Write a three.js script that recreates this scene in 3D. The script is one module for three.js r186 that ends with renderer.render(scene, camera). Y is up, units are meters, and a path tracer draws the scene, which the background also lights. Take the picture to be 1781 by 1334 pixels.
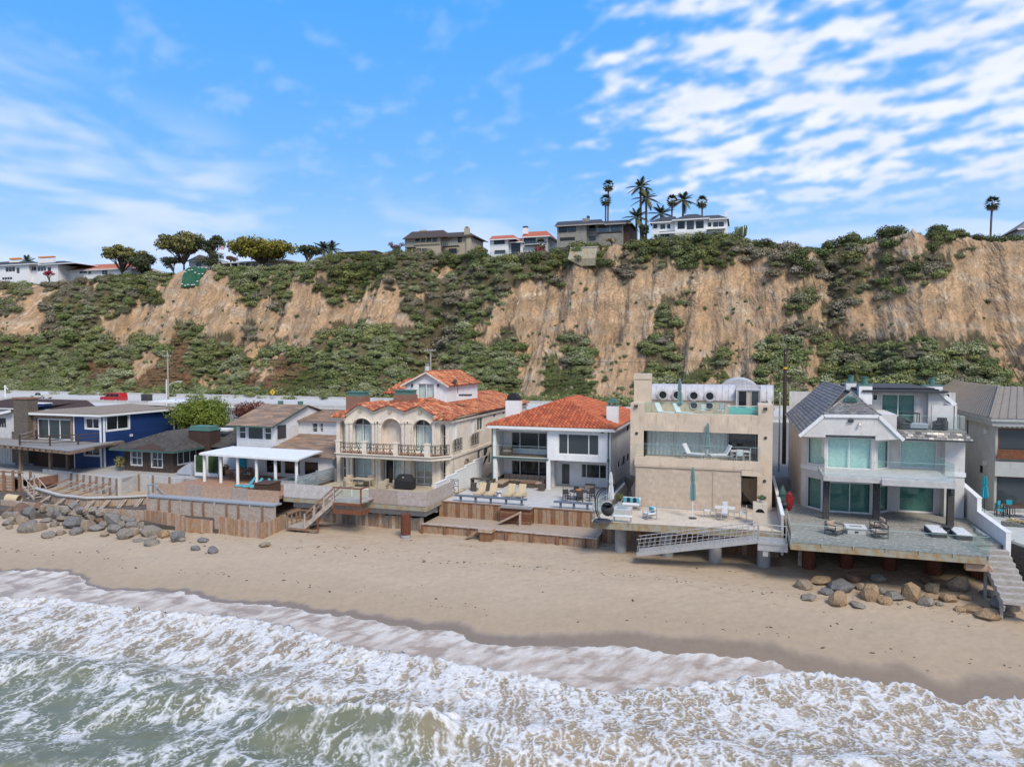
import * as THREE from 'three';
import { mergeGeometries, mergeVertices, toCreasedNormals } from 'three/addons/utils/BufferGeometryUtils.js';
import { RoundedBoxGeometry } from 'three/addons/geometries/RoundedBoxGeometry.js';
import { ConvexGeometry } from 'three/addons/geometries/ConvexGeometry.js';
import { createNoise2D, createNoise3D } from 'simplex-noise';

// ---------------------------------------------------------------- camera, sky, sun, exposure
const scene = new THREE.Scene();
const CAM = new THREE.Vector3(0, 15.2, 0), YAW = 18 * Math.PI / 180, FOC = 1239, CX = 890.5, CY = 667;
const PITCH = -Math.atan(47 / FOC);
const camera = new THREE.PerspectiveCamera(2 * Math.atan(667 / FOC) * 180 / Math.PI, 1024 / 766, 0.5, 6000);
camera.position.copy(CAM); camera.rotation.set(PITCH, YAW, 0, 'YXZ'); camera.updateMatrixWorld();
const renderer = new THREE.WebGLRenderer({ antialias: true });
renderer.setSize(1024, 766);
renderer.toneMapping = THREE.LinearToneMapping;
renderer.toneMappingExposure = 1.36;
renderer.shadowMap.enabled = true;

function rng(seed) { let s = seed >>> 0; return () => { s = (s + 0x6D2B79F5) | 0; let t = Math.imul(s ^ (s >>> 15), 1 | s); t = (t + Math.imul(t ^ (t >>> 7), 61 | t)) ^ t; return ((t ^ (t >>> 14)) >>> 0) / 4294967296; }; }
const n2 = createNoise2D(rng(11)), n2b = createNoise2D(rng(23)), n3 = createNoise3D(rng(37));
const clamp = (x, a = 0, b = 1) => Math.min(b, Math.max(a, x));
const sstep = (a, b, x) => { const t = clamp((x - a) / (b - a)); return t * t * (3 - 2 * t); };
const lerp = (a, b, t) => a + (b - a) * t;
function fbm(x, y, oct = 4, f = n2) { let s = 0, a = 0.5; for (let i = 0; i < oct; i++) { s += a * f(x, y); x = x * 2.03 + 17.1; y = y * 2.03 - 9.7; a *= 0.5; } return s; }
// piecewise linear table
function table(pts) { return (x) => { if (x <= pts[0][0]) return pts[0][1]; for (let i = 1; i < pts.length; i++) if (x <= pts[i][0]) { const t = (x - pts[i - 1][0]) / (pts[i][0] - pts[i - 1][0]); return lerp(pts[i - 1][1], pts[i][1], t); } return pts[pts.length - 1][1]; }; }

const SUN = new THREE.Vector3(0.46, 0.74, 0.50).normalize();
{ // sky: blue air with thin cirrus and broken rows of small clouds
  const W = 2048, H = 1024, d = new Float32Array(W * H * 4);
  for (let j = 0; j < H; j++) {
    const el = ((j + 0.5) / H - 0.5) * Math.PI;
    for (let i = 0; i < W; i++) {
      const k = (j * W + i) * 4, az = ((i + 0.5) / W - 0.5) * 2 * Math.PI;
      let r = 0.50, g = 0.66, b = 0.86;
      if (el > -0.02) {
        const y = Math.max(0, Math.sin(el)), cx = Math.cos(az) * Math.cos(el), cz = Math.sin(az) * Math.cos(el);
        const e = clamp(el / (Math.PI / 2)), t = 1 - Math.exp(-e * 7.6);
        r = lerp(0.58, 0.028, Math.pow(t, 0.72)); g = lerp(0.665, 0.262, t); b = lerp(0.82, 0.775, t);
        // angle to the right of the direction the houses face away from
        const a0 = Math.atan2(cx, -cz) + YAW;                 // 0 on the camera's axis, + to its right
        const px = cx / (y + 0.10), pz = cz / (y + 0.10);
        const ca = Math.cos(0.62), sa = Math.sin(0.62), u = px * ca + pz * sa, v = -px * sa + pz * ca;
        // rows of small clouds
        const wx = 0.35 * fbm(u * 0.8 + 3, v * 0.8, 3), wy = 0.35 * fbm(u * 0.8 - 7, v * 0.8 + 5, 3);
        const puff = fbm(u * 3.1 + wx, v * 4.6 + wy, 5) * 1.05 + 0.45 * fbm(u * 7.2, v * 9.5, 3, n2b);
        const side = sstep(0.0, 0.3, a0 - 0.25 * (0.45 - el)) + 0.9 * sstep(0.75, 1.5, -a0);
        const band = sstep(0.12, 0.24, el), hole = fbm(u * 0.35 + 9, v * 0.35, 2);
        let c = sstep(-0.22, 0.72, puff + 0.62 * side + 0.3 * hole - 0.28) * band * sstep(0.0, 0.3, side + 0.1);
        // thin streaks low down
        const st = fbm(a0 * 2.2 + 11, (el + 0.13 * a0) * 13 + 1.2 * fbm(a0 * 1.5, el * 4, 2), 5) + 0.35 * fbm(a0 * 7, el * 40, 3, n2b);
        const lowband = sstep(0.03, 0.1, el) * (1 - sstep(-0.06, 0.05, el - Math.max(0.19, 0.31 - 0.2 * (clamp(a0, -0.8, 1) + 0.62)) - 0.05 * fbm(a0 * 3, 5, 2)));
        c = Math.max(c, 0.68 * sstep(-0.5, 0.42, st) * lowband);
        c = Math.max(c, 0.45 * (1 - sstep(0.04, 0.26, el)));
        const core = sstep(0.25, 0.95, c), sh = 0.5 + 0.5 * fbm(u * 2.2 + 31, v * 3.6, 3);
        const cr = lerp(0.50, 0.71, core) - 0.14 * sh * core, cg = lerp(0.60, 0.735, core) - 0.115 * sh * core, cb = lerp(0.84, 0.83, core) - 0.05 * sh * core;
        r = lerp(r, cr, c); g = lerp(g, cg, c); b = lerp(b, cb, c);
      }
      d[k] = r; d[k + 1] = g; d[k + 2] = b; d[k + 3] = 1;
    }
  }
  const sky = new THREE.DataTexture(d, W, H, THREE.RGBAFormat, THREE.FloatType);
  sky.mapping = THREE.EquirectangularReflectionMapping; sky.magFilter = sky.minFilter = THREE.LinearFilter; sky.needsUpdate = true;
  scene.background = sky; scene.environment = sky;
}
const sun = new THREE.DirectionalLight(new THREE.Color(1.0, 0.92, 0.80), 2.6);
sun.position.copy(SUN).multiplyScalar(400).add(new THREE.Vector3(-40, 0, -90));
sun.target.position.set(-40, 0, -90); scene.add(sun, sun.target);
sun.castShadow = true; sun.shadow.radius = 38; sun.shadow.mapSize.set(4096, 4096);
Object.assign(sun.shadow.camera, { left: -220, right: 220, top: 160, bottom: -160, near: 10, far: 900 });

// ---------------------------------------------------------------- photo pixel -> place
function dirOf(px, py) { return new THREE.Vector3((px - CX) / FOC, -(py - CY) / FOC, -1).applyEuler(camera.rotation); }
const onZ = (px, py, z) => { const d = dirOf(px, py), t = (z - CAM.z) / d.z; return CAM.clone().addScaledVector(d, t); };
const onY = (px, py, y) => { const d = dirOf(px, py), t = (y - CAM.y) / d.y; return CAM.clone().addScaledVector(d, t); };
const onX = (px, py, x) => { const d = dirOf(px, py), t = (x - CAM.x) / d.x; return CAM.clone().addScaledVector(d, t); };
const V = (ox, oy, s) => (a, b) => [ox + a / s, oy + b / s];
const z1 = V(0, 640, 3.924), z2 = V(330, 640, 3.924), z3 = V(750, 640, 4.168), z4 = V(1010, 630, 3.605), z5 = V(1360, 630, 3.42), z6 = V(560, 660, 6.67);
const zX = (v, a, b, z) => onZ(...v(a, b), z).x, zY = (v, a, b, z) => onZ(...v(a, b), z).y;

// a vertical plane from (x0,z0) to (x1,z1), seen from its outside with s running left to right
function fr(x0, z0, x1, z1) {
  const len = Math.hypot(x1 - x0, z1 - z0), dx = (x1 - x0) / len, dz = (z1 - z0) / len;
  const F = { x0, z0, x1, z1, len, dx, dz, nx: -dz, nz: dx };
  F.m = new THREE.Matrix4().makeBasis(new THREE.Vector3(dx, 0, dz), new THREE.Vector3(0, 1, 0), new THREE.Vector3(F.nx, 0, F.nz)).setPosition(x0, 0, z0);
  F.hit = (px, py) => { const d = dirOf(px, py), t = (F.nx * (x0 - CAM.x) + F.nz * (z0 - CAM.z)) / (F.nx * d.x + F.nz * d.z); const p = CAM.clone().addScaledVector(d, t); return [(p.x - x0) * dx + (p.z - z0) * dz, p.y]; };
  // rectangle [s0, y0, s1, y1] from zoom coordinates left, top, right, bottom
  F.rect = (v, l, t, r, b) => { const my = (t + b) / 2, mx = (l + r) / 2; return [F.hit(...v(l, my))[0], F.hit(...v(mx, b))[1], F.hit(...v(r, my))[0], F.hit(...v(mx, t))[1]]; };
  F.pt = (s, y, w = 0) => new THREE.Vector3(x0 + dx * s + F.nx * w, y, z0 + dz * s + F.nz * w);
  return F;
}

// ---------------------------------------------------------------- textures and materials
function tex(size, fn, srgb = true) {
  const d = new Uint8Array(size * size * 4);
  for (let j = 0; j < size; j++) for (let i = 0; i < size; i++) { const c = fn(i / size, j / size), k = (j * size + i) * 4; if (typeof c === 'number') d[k] = d[k + 1] = d[k + 2] = clamp(c) * 255; else { d[k] = clamp(c[0]) * 255; d[k + 1] = clamp(c[1]) * 255; d[k + 2] = clamp(c[2]) * 255; } d[k + 3] = 255; }
  const t = new THREE.DataTexture(d, size, size); t.wrapS = t.wrapT = THREE.RepeatWrapping; t.magFilter = THREE.LinearFilter; t.minFilter = THREE.LinearMipmapLinearFilter; t.generateMipmaps = true; if (srgb) t.colorSpace = THREE.SRGBColorSpace; t.needsUpdate = true; return t;
}
// tiling noise: a torus walk in 3-D noise
function tile(u, v, f, sx = 1, sy = 1, seed = 0) {
  const fx = f * sx, fy = f * sy, bl = (a, b) => n3(a * fx + seed, b * fy - seed, seed * 1.7);
  const wu = u, wv = v; // blend the four wrapped copies
  return bl(u, v) * (1 - wu) * (1 - wv) + bl(u - 1, v) * wu * (1 - wv) + bl(u, v - 1) * (1 - wu) * wv + bl(u - 1, v - 1) * wu * wv;
}
const tfbm = (u, v, f, sx, sy, seed, oct = 4) => { let s = 0, a = 0.55; for (let i = 0; i < oct; i++) { s += a * tile(u, v, f, sx, sy, seed + i * 5.3); f *= 2.1; a *= 0.55; } return s; };
const T = {
  stucco: tex(256, (u, v) => 0.93 + 0.07 * tfbm(u, v, 4, 1, 1, 1) + 0.05 * tfbm(u, v, 40, 1, 1, 2, 2)),
  grime: tex(256, (u, v) => { const s = tfbm(u, v, 5, 3, 0.6, 3), p = tfbm(u, v, 4, 1, 1, 4); const k = 0.92 + 0.08 * p - 0.10 * sstep(0.1, 0.6, s) + 0.05 * tfbm(u, v, 50, 1, 1, 8, 2); return [k, k * (0.985 - 0.02 * sstep(0, 0.5, s)), k * (0.97 - 0.04 * sstep(0, 0.5, s))]; }),
  wood: tex(256, (u, v) => { const g = tfbm(u, v, 5, 1, 9, 5), p = tfbm(u, v, 3, 1, 1, 6), f = tfbm(u, v, 12, 1, 12, 7, 3); const k = 0.84 + 0.22 * g + 0.14 * p + 0.12 * f; return [k, k * (0.98 + 0.03 * p), k * (0.96 + 0.06 * p)]; }),
  rust: tex(256, (u, v) => { const a = tfbm(u, v, 6, 2, 0.7, 9), b = tfbm(u, v, 16, 1, 1, 10, 3); const k = 0.75 + 0.35 * b, m = sstep(-0.1, 0.5, a); return [k, k * lerp(1, 0.72, m), k * lerp(1, 0.5, m)]; }),
  bulk: tex(256, (u, v) => { const a = tfbm(u, v, 4, 1.4, 0.8, 12), b = tfbm(u, v, 9, 6, 0.8, 13), c = tfbm(u, v, 30, 2, 0.6, 14, 3); const k = 0.84 + 0.16 * b + 0.12 * c, m = sstep(-0.15, 0.5, a + 0.4 * b); return [k, k * lerp(1, 0.80, m), k * lerp(1, 0.6, m)]; }),
  ply: tex(256, (u, v) => { const a = tfbm(u, v, 8, 1, 1.6, 15), b = tfbm(u, v, 22, 1.4, 1, 16, 3), c = tfbm(u, v, 3, 1, 1, 17); const k = 0.88 + 0.10 * a + 0.10 * b + 0.08 * c; return [k, k * (0.97 + 0.05 * c), k * (0.95 + 0.12 * c)]; }),
  conc: tex(256, (u, v) => 0.88 + 0.10 * tfbm(u, v, 4, 1, 1, 18) + 0.07 * tfbm(u, v, 30, 1, 1, 19, 3)),
  sandg: tex(256, (u, v) => { const k = 0.95 + 0.05 * tfbm(u, v, 5, 1, 1, 20) + 0.045 * tfbm(u, v, 60, 1, 1, 21, 2); return [k, k * 0.995, k * 0.985]; }),
  gravel: tex(256, (u, v) => { const k = 0.72 + 0.30 * tfbm(u, v, 60, 1, 1, 22, 2) + 0.12 * tfbm(u, v, 6, 1, 1, 23); return [k, k * 0.98, k * 0.95]; }),
  rock: tex(256, (u, v) => { const a = tfbm(u, v, 4, 1, 1, 24), b = tfbm(u, v, 14, 1, 2, 25, 4), c = sstep(0.28, 0.5, tfbm(u, v, 7, 1, 3, 26)); const k = 0.80 + 0.26 * a + 0.22 * b + 0.25 * c; return [k, k * (0.98 - 0.03 * a), k * (0.96 - 0.06 * a)]; }),
  stone: tex(256, (u, v) => { const a = tfbm(u, v, 6, 1, 1.5, 27), b = tfbm(u, v, 18, 1, 1, 28, 3); const k = 0.78 + 0.3 * a + 0.25 * b; return [k, k * 0.97, k * 0.93]; }),
  cloth: tex(256, (u, v) => 0.9 + 0.1 * tfbm(u, v, 3, 1, 1, 29) + 0.05 * tfbm(u, v, 60, 1, 1, 30, 1)),
  leafy: tex(256, (u, v) => 0.8 + 0.4 * tfbm(u, v, 10, 1, 1, 31, 3)),
  bumpf: tex(256, (u, v) => 0.5 + 0.4 * tfbm(u, v, 24, 1, 1, 32, 4), false),
  bumpc: tex(256, (u, v) => 0.5 + 0.45 * tfbm(u, v, 6, 1, 1, 33, 5), false),
  bumpw: tex(256, (u, v) => 0.5 + 0.45 * tfbm(u, v, 5, 1, 10, 5, 4), false),
};
const lin = (r, g, b) => new THREE.Color().setRGB(r, g, b);
const sc = (r, g, b) => new THREE.Color().setRGB(r / 255, g / 255, b / 255, THREE.SRGBColorSpace);
const rep = new Map();
function R(t, m) { const k = t.uuid + m; if (!rep.has(k)) { const c = t.clone(); c.repeat.set(1 / m, 1 / m); c.needsUpdate = true; rep.set(k, c); } return rep.get(k); }
function mat(color, o = {}) {
  const { map, size = 2, bump, bs = 0.01, bsize = 1, phys, ...rest } = o;
  const m = new (phys ? THREE.MeshPhysicalMaterial : THREE.MeshStandardMaterial)({ color, roughness: 0.85, side: THREE.DoubleSide, ...rest });
  if (map) m.map = R(map, size);
  if (bump) { m.bumpMap = R(bump, bsize); m.bumpScale = bs; }
  return m;
}
const M = {
  white: mat(lin(0.84, 0.83, 0.81), { map: T.stucco, size: 3, bump: T.bumpf, bs: 0.004 }),
  trim: mat(lin(0.80, 0.80, 0.78), { map: T.stucco, size: 2, roughness: 0.6 }),
  siding: mat(lin(0.74, 0.74, 0.74), { map: T.stucco, size: 2, roughness: 0.7 }),
  cream: mat(lin(0.79, 0.71, 0.60), { map: T.grime, size: 4, bump: T.bumpf, bs: 0.004 }),
  creamTrim: mat(lin(0.80, 0.73, 0.62), { map: T.grime, size: 3, roughness: 0.75 }),
  beige: mat(lin(0.68, 0.565, 0.44), { map: T.grime, size: 5, bump: T.bumpf, bs: 0.004 }),
  shade: mat(lin(0.59, 0.47, 0.355), { map: T.cloth, size: 1.5, roughness: 0.95 }),
  grey: mat(lin(0.68, 0.675, 0.66), { map: T.grime, size: 4, bump: T.bumpf, bs: 0.004 }),
  sage: mat(lin(0.46, 0.48, 0.46), { map: T.grime, size: 4, bump: T.bumpf, bs: 0.003 }),
  blue: mat(lin(0.010, 0.044, 0.17), { map: T.grime, size: 3, roughness: 0.6 }),
  batten: mat(lin(0.62, 0.63, 0.64), { map: T.grime, size: 3, roughness: 0.7 }),
  brownwall: mat(lin(0.075, 0.040, 0.028), { map: T.wood, size: 1.5 }),
  shinglewall: mat(lin(0.085, 0.060, 0.046), { map: T.wood, size: 1.2, vertexColors: true }),
  darkroof: mat(lin(0.14, 0.13, 0.12), { vertexColors: true, map: T.gravel, size: 2, roughness: 0.95 }),
  tanroof: mat(lin(0.36, 0.265, 0.20), { vertexColors: true, map: T.grime, size: 2, roughness: 0.9 }),
  slate: mat(lin(0.30, 0.295, 0.285), { vertexColors: true, map: T.rock, size: 2, roughness: 0.85 }),
  brownroof: mat(lin(0.125, 0.072, 0.058), { vertexColors: true, map: T.gravel, size: 2, roughness: 0.95 }),
  terracotta: mat(lin(0.46, 0.14, 0.062), { vertexColors: true, map: T.grime, size: 2, roughness: 0.8 }),
  redtile: mat(lin(0.48, 0.125, 0.05), { vertexColors: true, map: T.grime, size: 2, roughness: 0.75 }),
  gravelroof: mat(lin(0.50, 0.40, 0.31), { map: T.gravel, size: 4, bump: T.bumpf, bs: 0.01 }),
  copper: mat(lin(0.27, 0.23, 0.18), { map: T.grime, size: 3, roughness: 0.6 }),
  zinc: mat(lin(0.56, 0.56, 0.58), { map: T.grime, size: 3, roughness: 0.5 }),
  verdigris: mat(lin(0.09, 0.21, 0.185), { map: T.grime, size: 1, roughness: 0.7 }),
  green: mat(lin(0.045, 0.095, 0.08), { roughness: 0.6 }),
  glass: mat(lin(0.012, 0.015, 0.017), { phys: true, roughness: 0.06, specularIntensity: 1 }),
  glassGrey: mat(lin(0.045, 0.055, 0.06), { phys: true, roughness: 0.08 }),
  pane: new THREE.MeshPhysicalMaterial({ color: lin(0.955, 0.985, 0.98), transmission: 1, thickness: 0, roughness: 0.02, ior: 1.45, side: THREE.DoubleSide }),
  paneTeal: new THREE.MeshPhysicalMaterial({ color: lin(0.88, 0.965, 0.945), transmission: 1, thickness: 0, roughness: 0.02, ior: 1.45, side: THREE.DoubleSide }),
  paneDeep: new THREE.MeshPhysicalMaterial({ color: lin(0.60, 0.74, 0.715), transmission: 1, thickness: 0, roughness: 0.02, ior: 1.45, side: THREE.DoubleSide }),
  edge: mat(lin(0.42, 0.60, 0.56), { roughness: 0.2 }),
  curtain: mat(lin(0.82, 0.84, 0.80), { map: T.cloth, size: 1, roughness: 0.95 }),
  curtainAqua: mat(lin(0.78, 0.85, 0.82), { map: T.cloth, size: 1, roughness: 0.95 }),
  inside: mat(lin(0.10, 0.10, 0.095), { map: T.conc, size: 2 }),
  conc: mat(lin(0.46, 0.44, 0.41), { map: T.conc, size: 3, bump: T.bumpf, bs: 0.006 }),
  concPale: mat(lin(0.60, 0.58, 0.55), { map: T.conc, size: 3, bump: T.bumpf, bs: 0.006 }),
  concStain: mat(lin(0.43, 0.41, 0.31), { map: T.bulk, size: 3, bump: T.bumpf, bs: 0.008 }),
  pile: mat(lin(0.40, 0.39, 0.38), { map: T.conc, size: 1.5, bump: T.bumpf, bs: 0.01 }),
  paver: mat(lin(0.43, 0.43, 0.405), { map: T.stone, size: 2.5, bump: T.bumpf, bs: 0.006 }),
  travertine: mat(lin(0.62, 0.55, 0.45), { map: T.grime, size: 3 }),
  terra: mat(lin(0.40, 0.235, 0.155), { map: T.grime, size: 2 }),
  greydeck: mat(lin(0.33, 0.32, 0.31), { map: T.wood, size: 1.5 }),
  wood: mat(lin(0.33, 0.235, 0.165), { map: T.wood, size: 1.2, bump: T.bumpw, bs: 0.006 }),
  woodPale: mat(lin(0.58, 0.50, 0.43), { map: T.wood, size: 1.2, bump: T.bumpw, bs: 0.006 }),
  woodGrey: mat(lin(0.48, 0.45, 0.41), { map: T.wood, size: 1.2, bump: T.bumpw, bs: 0.006 }),
  woodDark: mat(lin(0.085, 0.058, 0.042), { map: T.wood, size: 1.2 }),
  woodRed: mat(lin(0.30, 0.125, 0.06), { map: T.rust, size: 1.2, bump: T.bumpw, bs: 0.006 }),
  woodRail: mat(lin(0.36, 0.24, 0.17), { map: T.bulk, size: 1.3, bump: T.bumpw, bs: 0.006 }),
  plankA: mat(lin(0.46, 0.315, 0.21), { map: T.bulk, size: 2.2, bump: T.bumpw, bs: 0.01 }),
  plankB: mat(lin(0.56, 0.46, 0.37), { map: T.bulk, size: 2.6, bump: T.bumpw, bs: 0.01 }),
  plankC: mat(lin(0.29, 0.165, 0.095), { map: T.bulk, size: 1.9, bump: T.bumpw, bs: 0.01 }),
  plankD: mat(lin(0.30, 0.255, 0.215), { map: T.bulk, size: 2.4, bump: T.bumpw, bs: 0.01 }),
  plyA: mat(lin(0.52, 0.37, 0.27), { map: T.ply, size: 1.4 }),
  plyB: mat(lin(0.50, 0.46, 0.43), { map: T.ply, size: 1.6 }),
  plyC: mat(lin(0.44, 0.375, 0.33), { map: T.ply, size: 1.3 }),
  plyWhite: mat(lin(0.62, 0.61, 0.60), { map: T.ply, size: 1.8 }),
  rust: mat(lin(0.23, 0.075, 0.035), { map: T.rust, size: 1.2, bump: T.bumpc, bs: 0.03 }),
  steel: mat(lin(0.50, 0.51, 0.52), { map: T.grime, size: 1.5, roughness: 0.45, metalness: 0.3 }),
  steelBlue: mat(lin(0.34, 0.39, 0.45), { map: T.grime, size: 1.5, roughness: 0.6 }),
  black: mat(lin(0.012, 0.012, 0.013), { roughness: 0.6 }),
  blackCloth: mat(lin(0.014, 0.014, 0.015), { map: T.cloth, size: 0.8, roughness: 0.8 }),
  iron: mat(lin(0.015, 0.015, 0.016), { roughness: 0.55 }),
  charcoal: mat(lin(0.05, 0.051, 0.055), { map: T.cloth, size: 0.5, roughness: 0.8 }),
  greypost: mat(lin(0.095, 0.095, 0.10), { map: T.stone, size: 1.2 }),
  bench: mat(lin(0.10, 0.125, 0.16), { roughness: 0.6 }),
  wicker: mat(lin(0.17, 0.135, 0.105), { map: T.gravel, size: 0.5, bump: T.bumpf, bs: 0.01, bsize: 0.3 }),
  cushion: mat(lin(0.44, 0.335, 0.25), { map: T.cloth, size: 0.7, roughness: 0.95 }),
  sling: mat(lin(0.60, 0.47, 0.29), { map: T.cloth, size: 0.7, roughness: 0.95 }),
  rattan: mat(lin(0.30, 0.18, 0.10), { map: T.wood, size: 0.6 }),
  teak: mat(lin(0.32, 0.18, 0.09), { map: T.wood, size: 0.8 }),
  oat: mat(lin(0.50, 0.42, 0.30), { map: T.cloth, size: 0.7, roughness: 0.95 }),
  aqua: mat(lin(0.10, 0.42, 0.50), { map: T.cloth, size: 0.7, roughness: 0.95 }),
  turquoise: mat(lin(0.015, 0.36, 0.45), { map: T.cloth, size: 0.7, roughness: 0.9 }),
  umbrella: mat(lin(0.22, 0.35, 0.34), { map: T.cloth, size: 0.7, roughness: 0.95 }),
  whitecloth: mat(lin(0.74, 0.74, 0.73), { map: T.cloth, size: 0.7, roughness: 0.95 }),
  greycloth: mat(lin(0.40, 0.42, 0.46), { map: T.cloth, size: 0.7, roughness: 0.9 }),
  brown: mat(lin(0.10, 0.055, 0.038), { map: T.wood, size: 1 }),
  redPaint: mat(lin(0.42, 0.012, 0.014), { phys: true, roughness: 0.3, clearcoat: 0.8 }),
  silverPaint: mat(lin(0.50, 0.48, 0.44), { phys: true, roughness: 0.35, clearcoat: 0.8 }),
  tyre: mat(lin(0.02, 0.02, 0.02), {}),
  rim: mat(lin(0.5, 0.5, 0.5), { roughness: 0.35, metalness: 0.6 }),
  orange: mat(lin(0.62, 0.20, 0.03), { roughness: 0.6 }),
  yellow: mat(lin(0.62, 0.36, 0.02), { roughness: 0.6 }),
  redcloth: mat(lin(0.42, 0.02, 0.02), { map: T.cloth, size: 0.7 }),
  ceramic: mat(lin(0.55, 0.54, 0.52), { roughness: 0.5 }),
  brick: mat(lin(0.40, 0.22, 0.16), { map: T.stone, size: 1 }),
  stoneChim: mat(lin(0.20, 0.175, 0.15), { map: T.stone, size: 1.4, bump: T.bumpc, bs: 0.06, bsize: 1.2 }),
  leaf: mat(lin(1, 1, 1), { vertexColors: true, roughness: 0.9 }),
  bark: mat(lin(0.13, 0.095, 0.07), { map: T.wood, size: 1 }),
  palmbark: mat(lin(0.17, 0.13, 0.10), { map: T.wood, size: 0.8 }),
  tarp: mat(lin(0.012, 0.10, 0.045), { map: T.cloth, size: 2, roughness: 0.75 }),
  road: mat(lin(0.62, 0.61, 0.59), { map: T.conc, size: 6 }),
  sandTop: mat(lin(0.40, 0.31, 0.235), { map: T.sandg, size: 2, bump: T.bumpf, bs: 0.03 }),
  asphalt: mat(lin(0.34, 0.335, 0.325), { map: T.gravel, size: 3 }),
};

// ---------------------------------------------------------------- building helpers
const taken = new Map();
function numbered(n) { const k = taken.get(n) || 0; taken.set(n, k + 1); return k ? n + '_' + String(k).padStart(3, '0') : n; }
function shadow(o) { o.castShadow = o.receiveShadow = true; return o; }
function metric(g) { // uv in metres, by the way each face points
  g = g.index ? g.toNonIndexed() : g; const p = g.attributes.position, n = p.count, uv = new Float32Array(n * 2);
  const a = new THREE.Vector3(), b = new THREE.Vector3(), c = new THREE.Vector3();
  for (let i = 0; i < n; i += 3) {
    a.fromBufferAttribute(p, i); b.fromBufferAttribute(p, i + 1).sub(a); c.fromBufferAttribute(p, i + 2).sub(a); b.cross(c);
    const ax = Math.abs(b.x), ay = Math.abs(b.y), az = Math.abs(b.z);
    for (let k = 0; k < 3; k++) { const x = p.getX(i + k), y = p.getY(i + k), z = p.getZ(i + k); let u, v; if (ay >= ax && ay >= az) { u = x; v = z; } else if (ax >= az) { u = z; v = y; } else { u = x; v = y; } uv[(i + k) * 2] = u; uv[(i + k) * 2 + 1] = v; }
  }
  g.setAttribute('uv', new THREE.BufferAttribute(uv, 2)); return g;
}
function clean(g, colour) {
  g = metric(g); if (!g.attributes.normal) g.computeVertexNormals();
  for (const k of Object.keys(g.attributes)) if (!['position', 'normal', 'uv'].includes(k) && !(colour && k === 'color')) g.deleteAttribute(k);
  if (colour && !g.attributes.color) g.setAttribute('color', new THREE.BufferAttribute(new Float32Array(g.attributes.position.count * 3).fill(1), 3));
  g.morphAttributes = {}; return g;
}
const baseOf = (o) => { while (o && !o._b) o = o.parent; return o ? o._b : null; };
function obj(name, geos, m, parent) { // one named mesh; geometry is given in the thing's place and moved to the thing's own origin
  geos = (Array.isArray(geos) ? geos : [geos]).flat(9).filter(Boolean);
  let g = geos.length === 1 ? clean(geos[0], m.vertexColors) : mergeGeometries(geos.map((x) => clean(x, m.vertexColors)), false);
  const b = parent && baseOf(parent); if (b) { if (geos.length === 1) g = g.clone(); g.translate(-b.x, -b.y, -b.z); }
  const o = shadow(new THREE.Mesh(g, m)); o.name = parent ? name : numbered(name); (parent || scene).add(o); return o;
}
function thing(name, label, category, at = [0, 0, 0], group) {
  const o = new THREE.Group(); o.name = numbered(name); o.position.set(...at); o._b = new THREE.Vector3(...at); scene.add(o);
  o.userData = { label, category }; if (group) o.userData.group = group; return o;
}
function tag(o, label, category, group) { o.userData = { label, category }; if (group) o.userData.group = group; return o; }
function struct(o) { o.userData = { kind: 'structure' }; return o; }
function copy(src, at, turn, label, group) {
  const c = src.clone(); c.name = numbered(src.name.replace(/_\d{3}$/, '')); c.userData = { ...src.userData }; c.position.set(...at); c.rotation.y = turn || 0; if (label) c.userData.label = label; if (group) c.userData.group = group; scene.add(c); return c;
}
function move(o, at, turn = 0) { o.position.set(...at); o.rotation.y = turn; return o; }
// geometries
const bx = (x0, x1, y0, y1, z0, z1) => new THREE.BoxGeometry(Math.abs(x1 - x0), Math.abs(y1 - y0), Math.abs(z1 - z0)).translate((x0 + x1) / 2, (y0 + y1) / 2, (z0 + z1) / 2);
const rb = (x0, x1, y0, y1, z0, z1, r = 0.03) => new RoundedBoxGeometry(Math.abs(x1 - x0), Math.abs(y1 - y0), Math.abs(z1 - z0), 2, Math.min(r, Math.abs(x1 - x0) / 2.1, Math.abs(y1 - y0) / 2.1, Math.abs(z1 - z0) / 2.1)).translate((x0 + x1) / 2, (y0 + y1) / 2, (z0 + z1) / 2);
const v3 = (x, y, z) => new THREE.Vector3(x, y, z);
function bar(a, b, w, h = w) { // straight square bar between two points
  const d = b.clone().sub(a), L = d.length(); const g = new THREE.BoxGeometry(w, h, L);
  const q = new THREE.Object3D(); q.position.copy(a).addScaledVector(d, 0.5); q.lookAt(b); q.updateMatrix(); return g.applyMatrix4(q.matrix);
}
function rod(a, b, r0, r1 = r0, seg = 8) { const d = b.clone().sub(a), L = d.length(); const g = new THREE.CylinderGeometry(r1, r0, L, seg); g.applyQuaternion(new THREE.Quaternion().setFromUnitVectors(v3(0, 1, 0), d.normalize())); return g.translate((a.x + b.x) / 2, (a.y + b.y) / 2, (a.z + b.z) / 2); }
const tube = (pts, r, seg = 12, rs = 6) => new THREE.TubeGeometry(new THREE.CatmullRomCurve3(pts), seg, r, rs);
function lathe(profile, x, z, seg = 14) { return new THREE.LatheGeometry(profile.map((p) => new THREE.Vector2(p[0], p[1])), seg).translate(x, 0, z); }
function polyG(pts) { // flat convex polygon sheet
  const g = new THREE.BufferGeometry(), a = []; for (let i = 1; i + 1 < pts.length; i++) for (const p of [pts[0], pts[i], pts[i + 1]]) a.push(p.x, p.y, p.z);
  g.setAttribute('position', new THREE.Float32BufferAttribute(a, 3)); g.computeVertexNormals(); return g;
}
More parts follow.
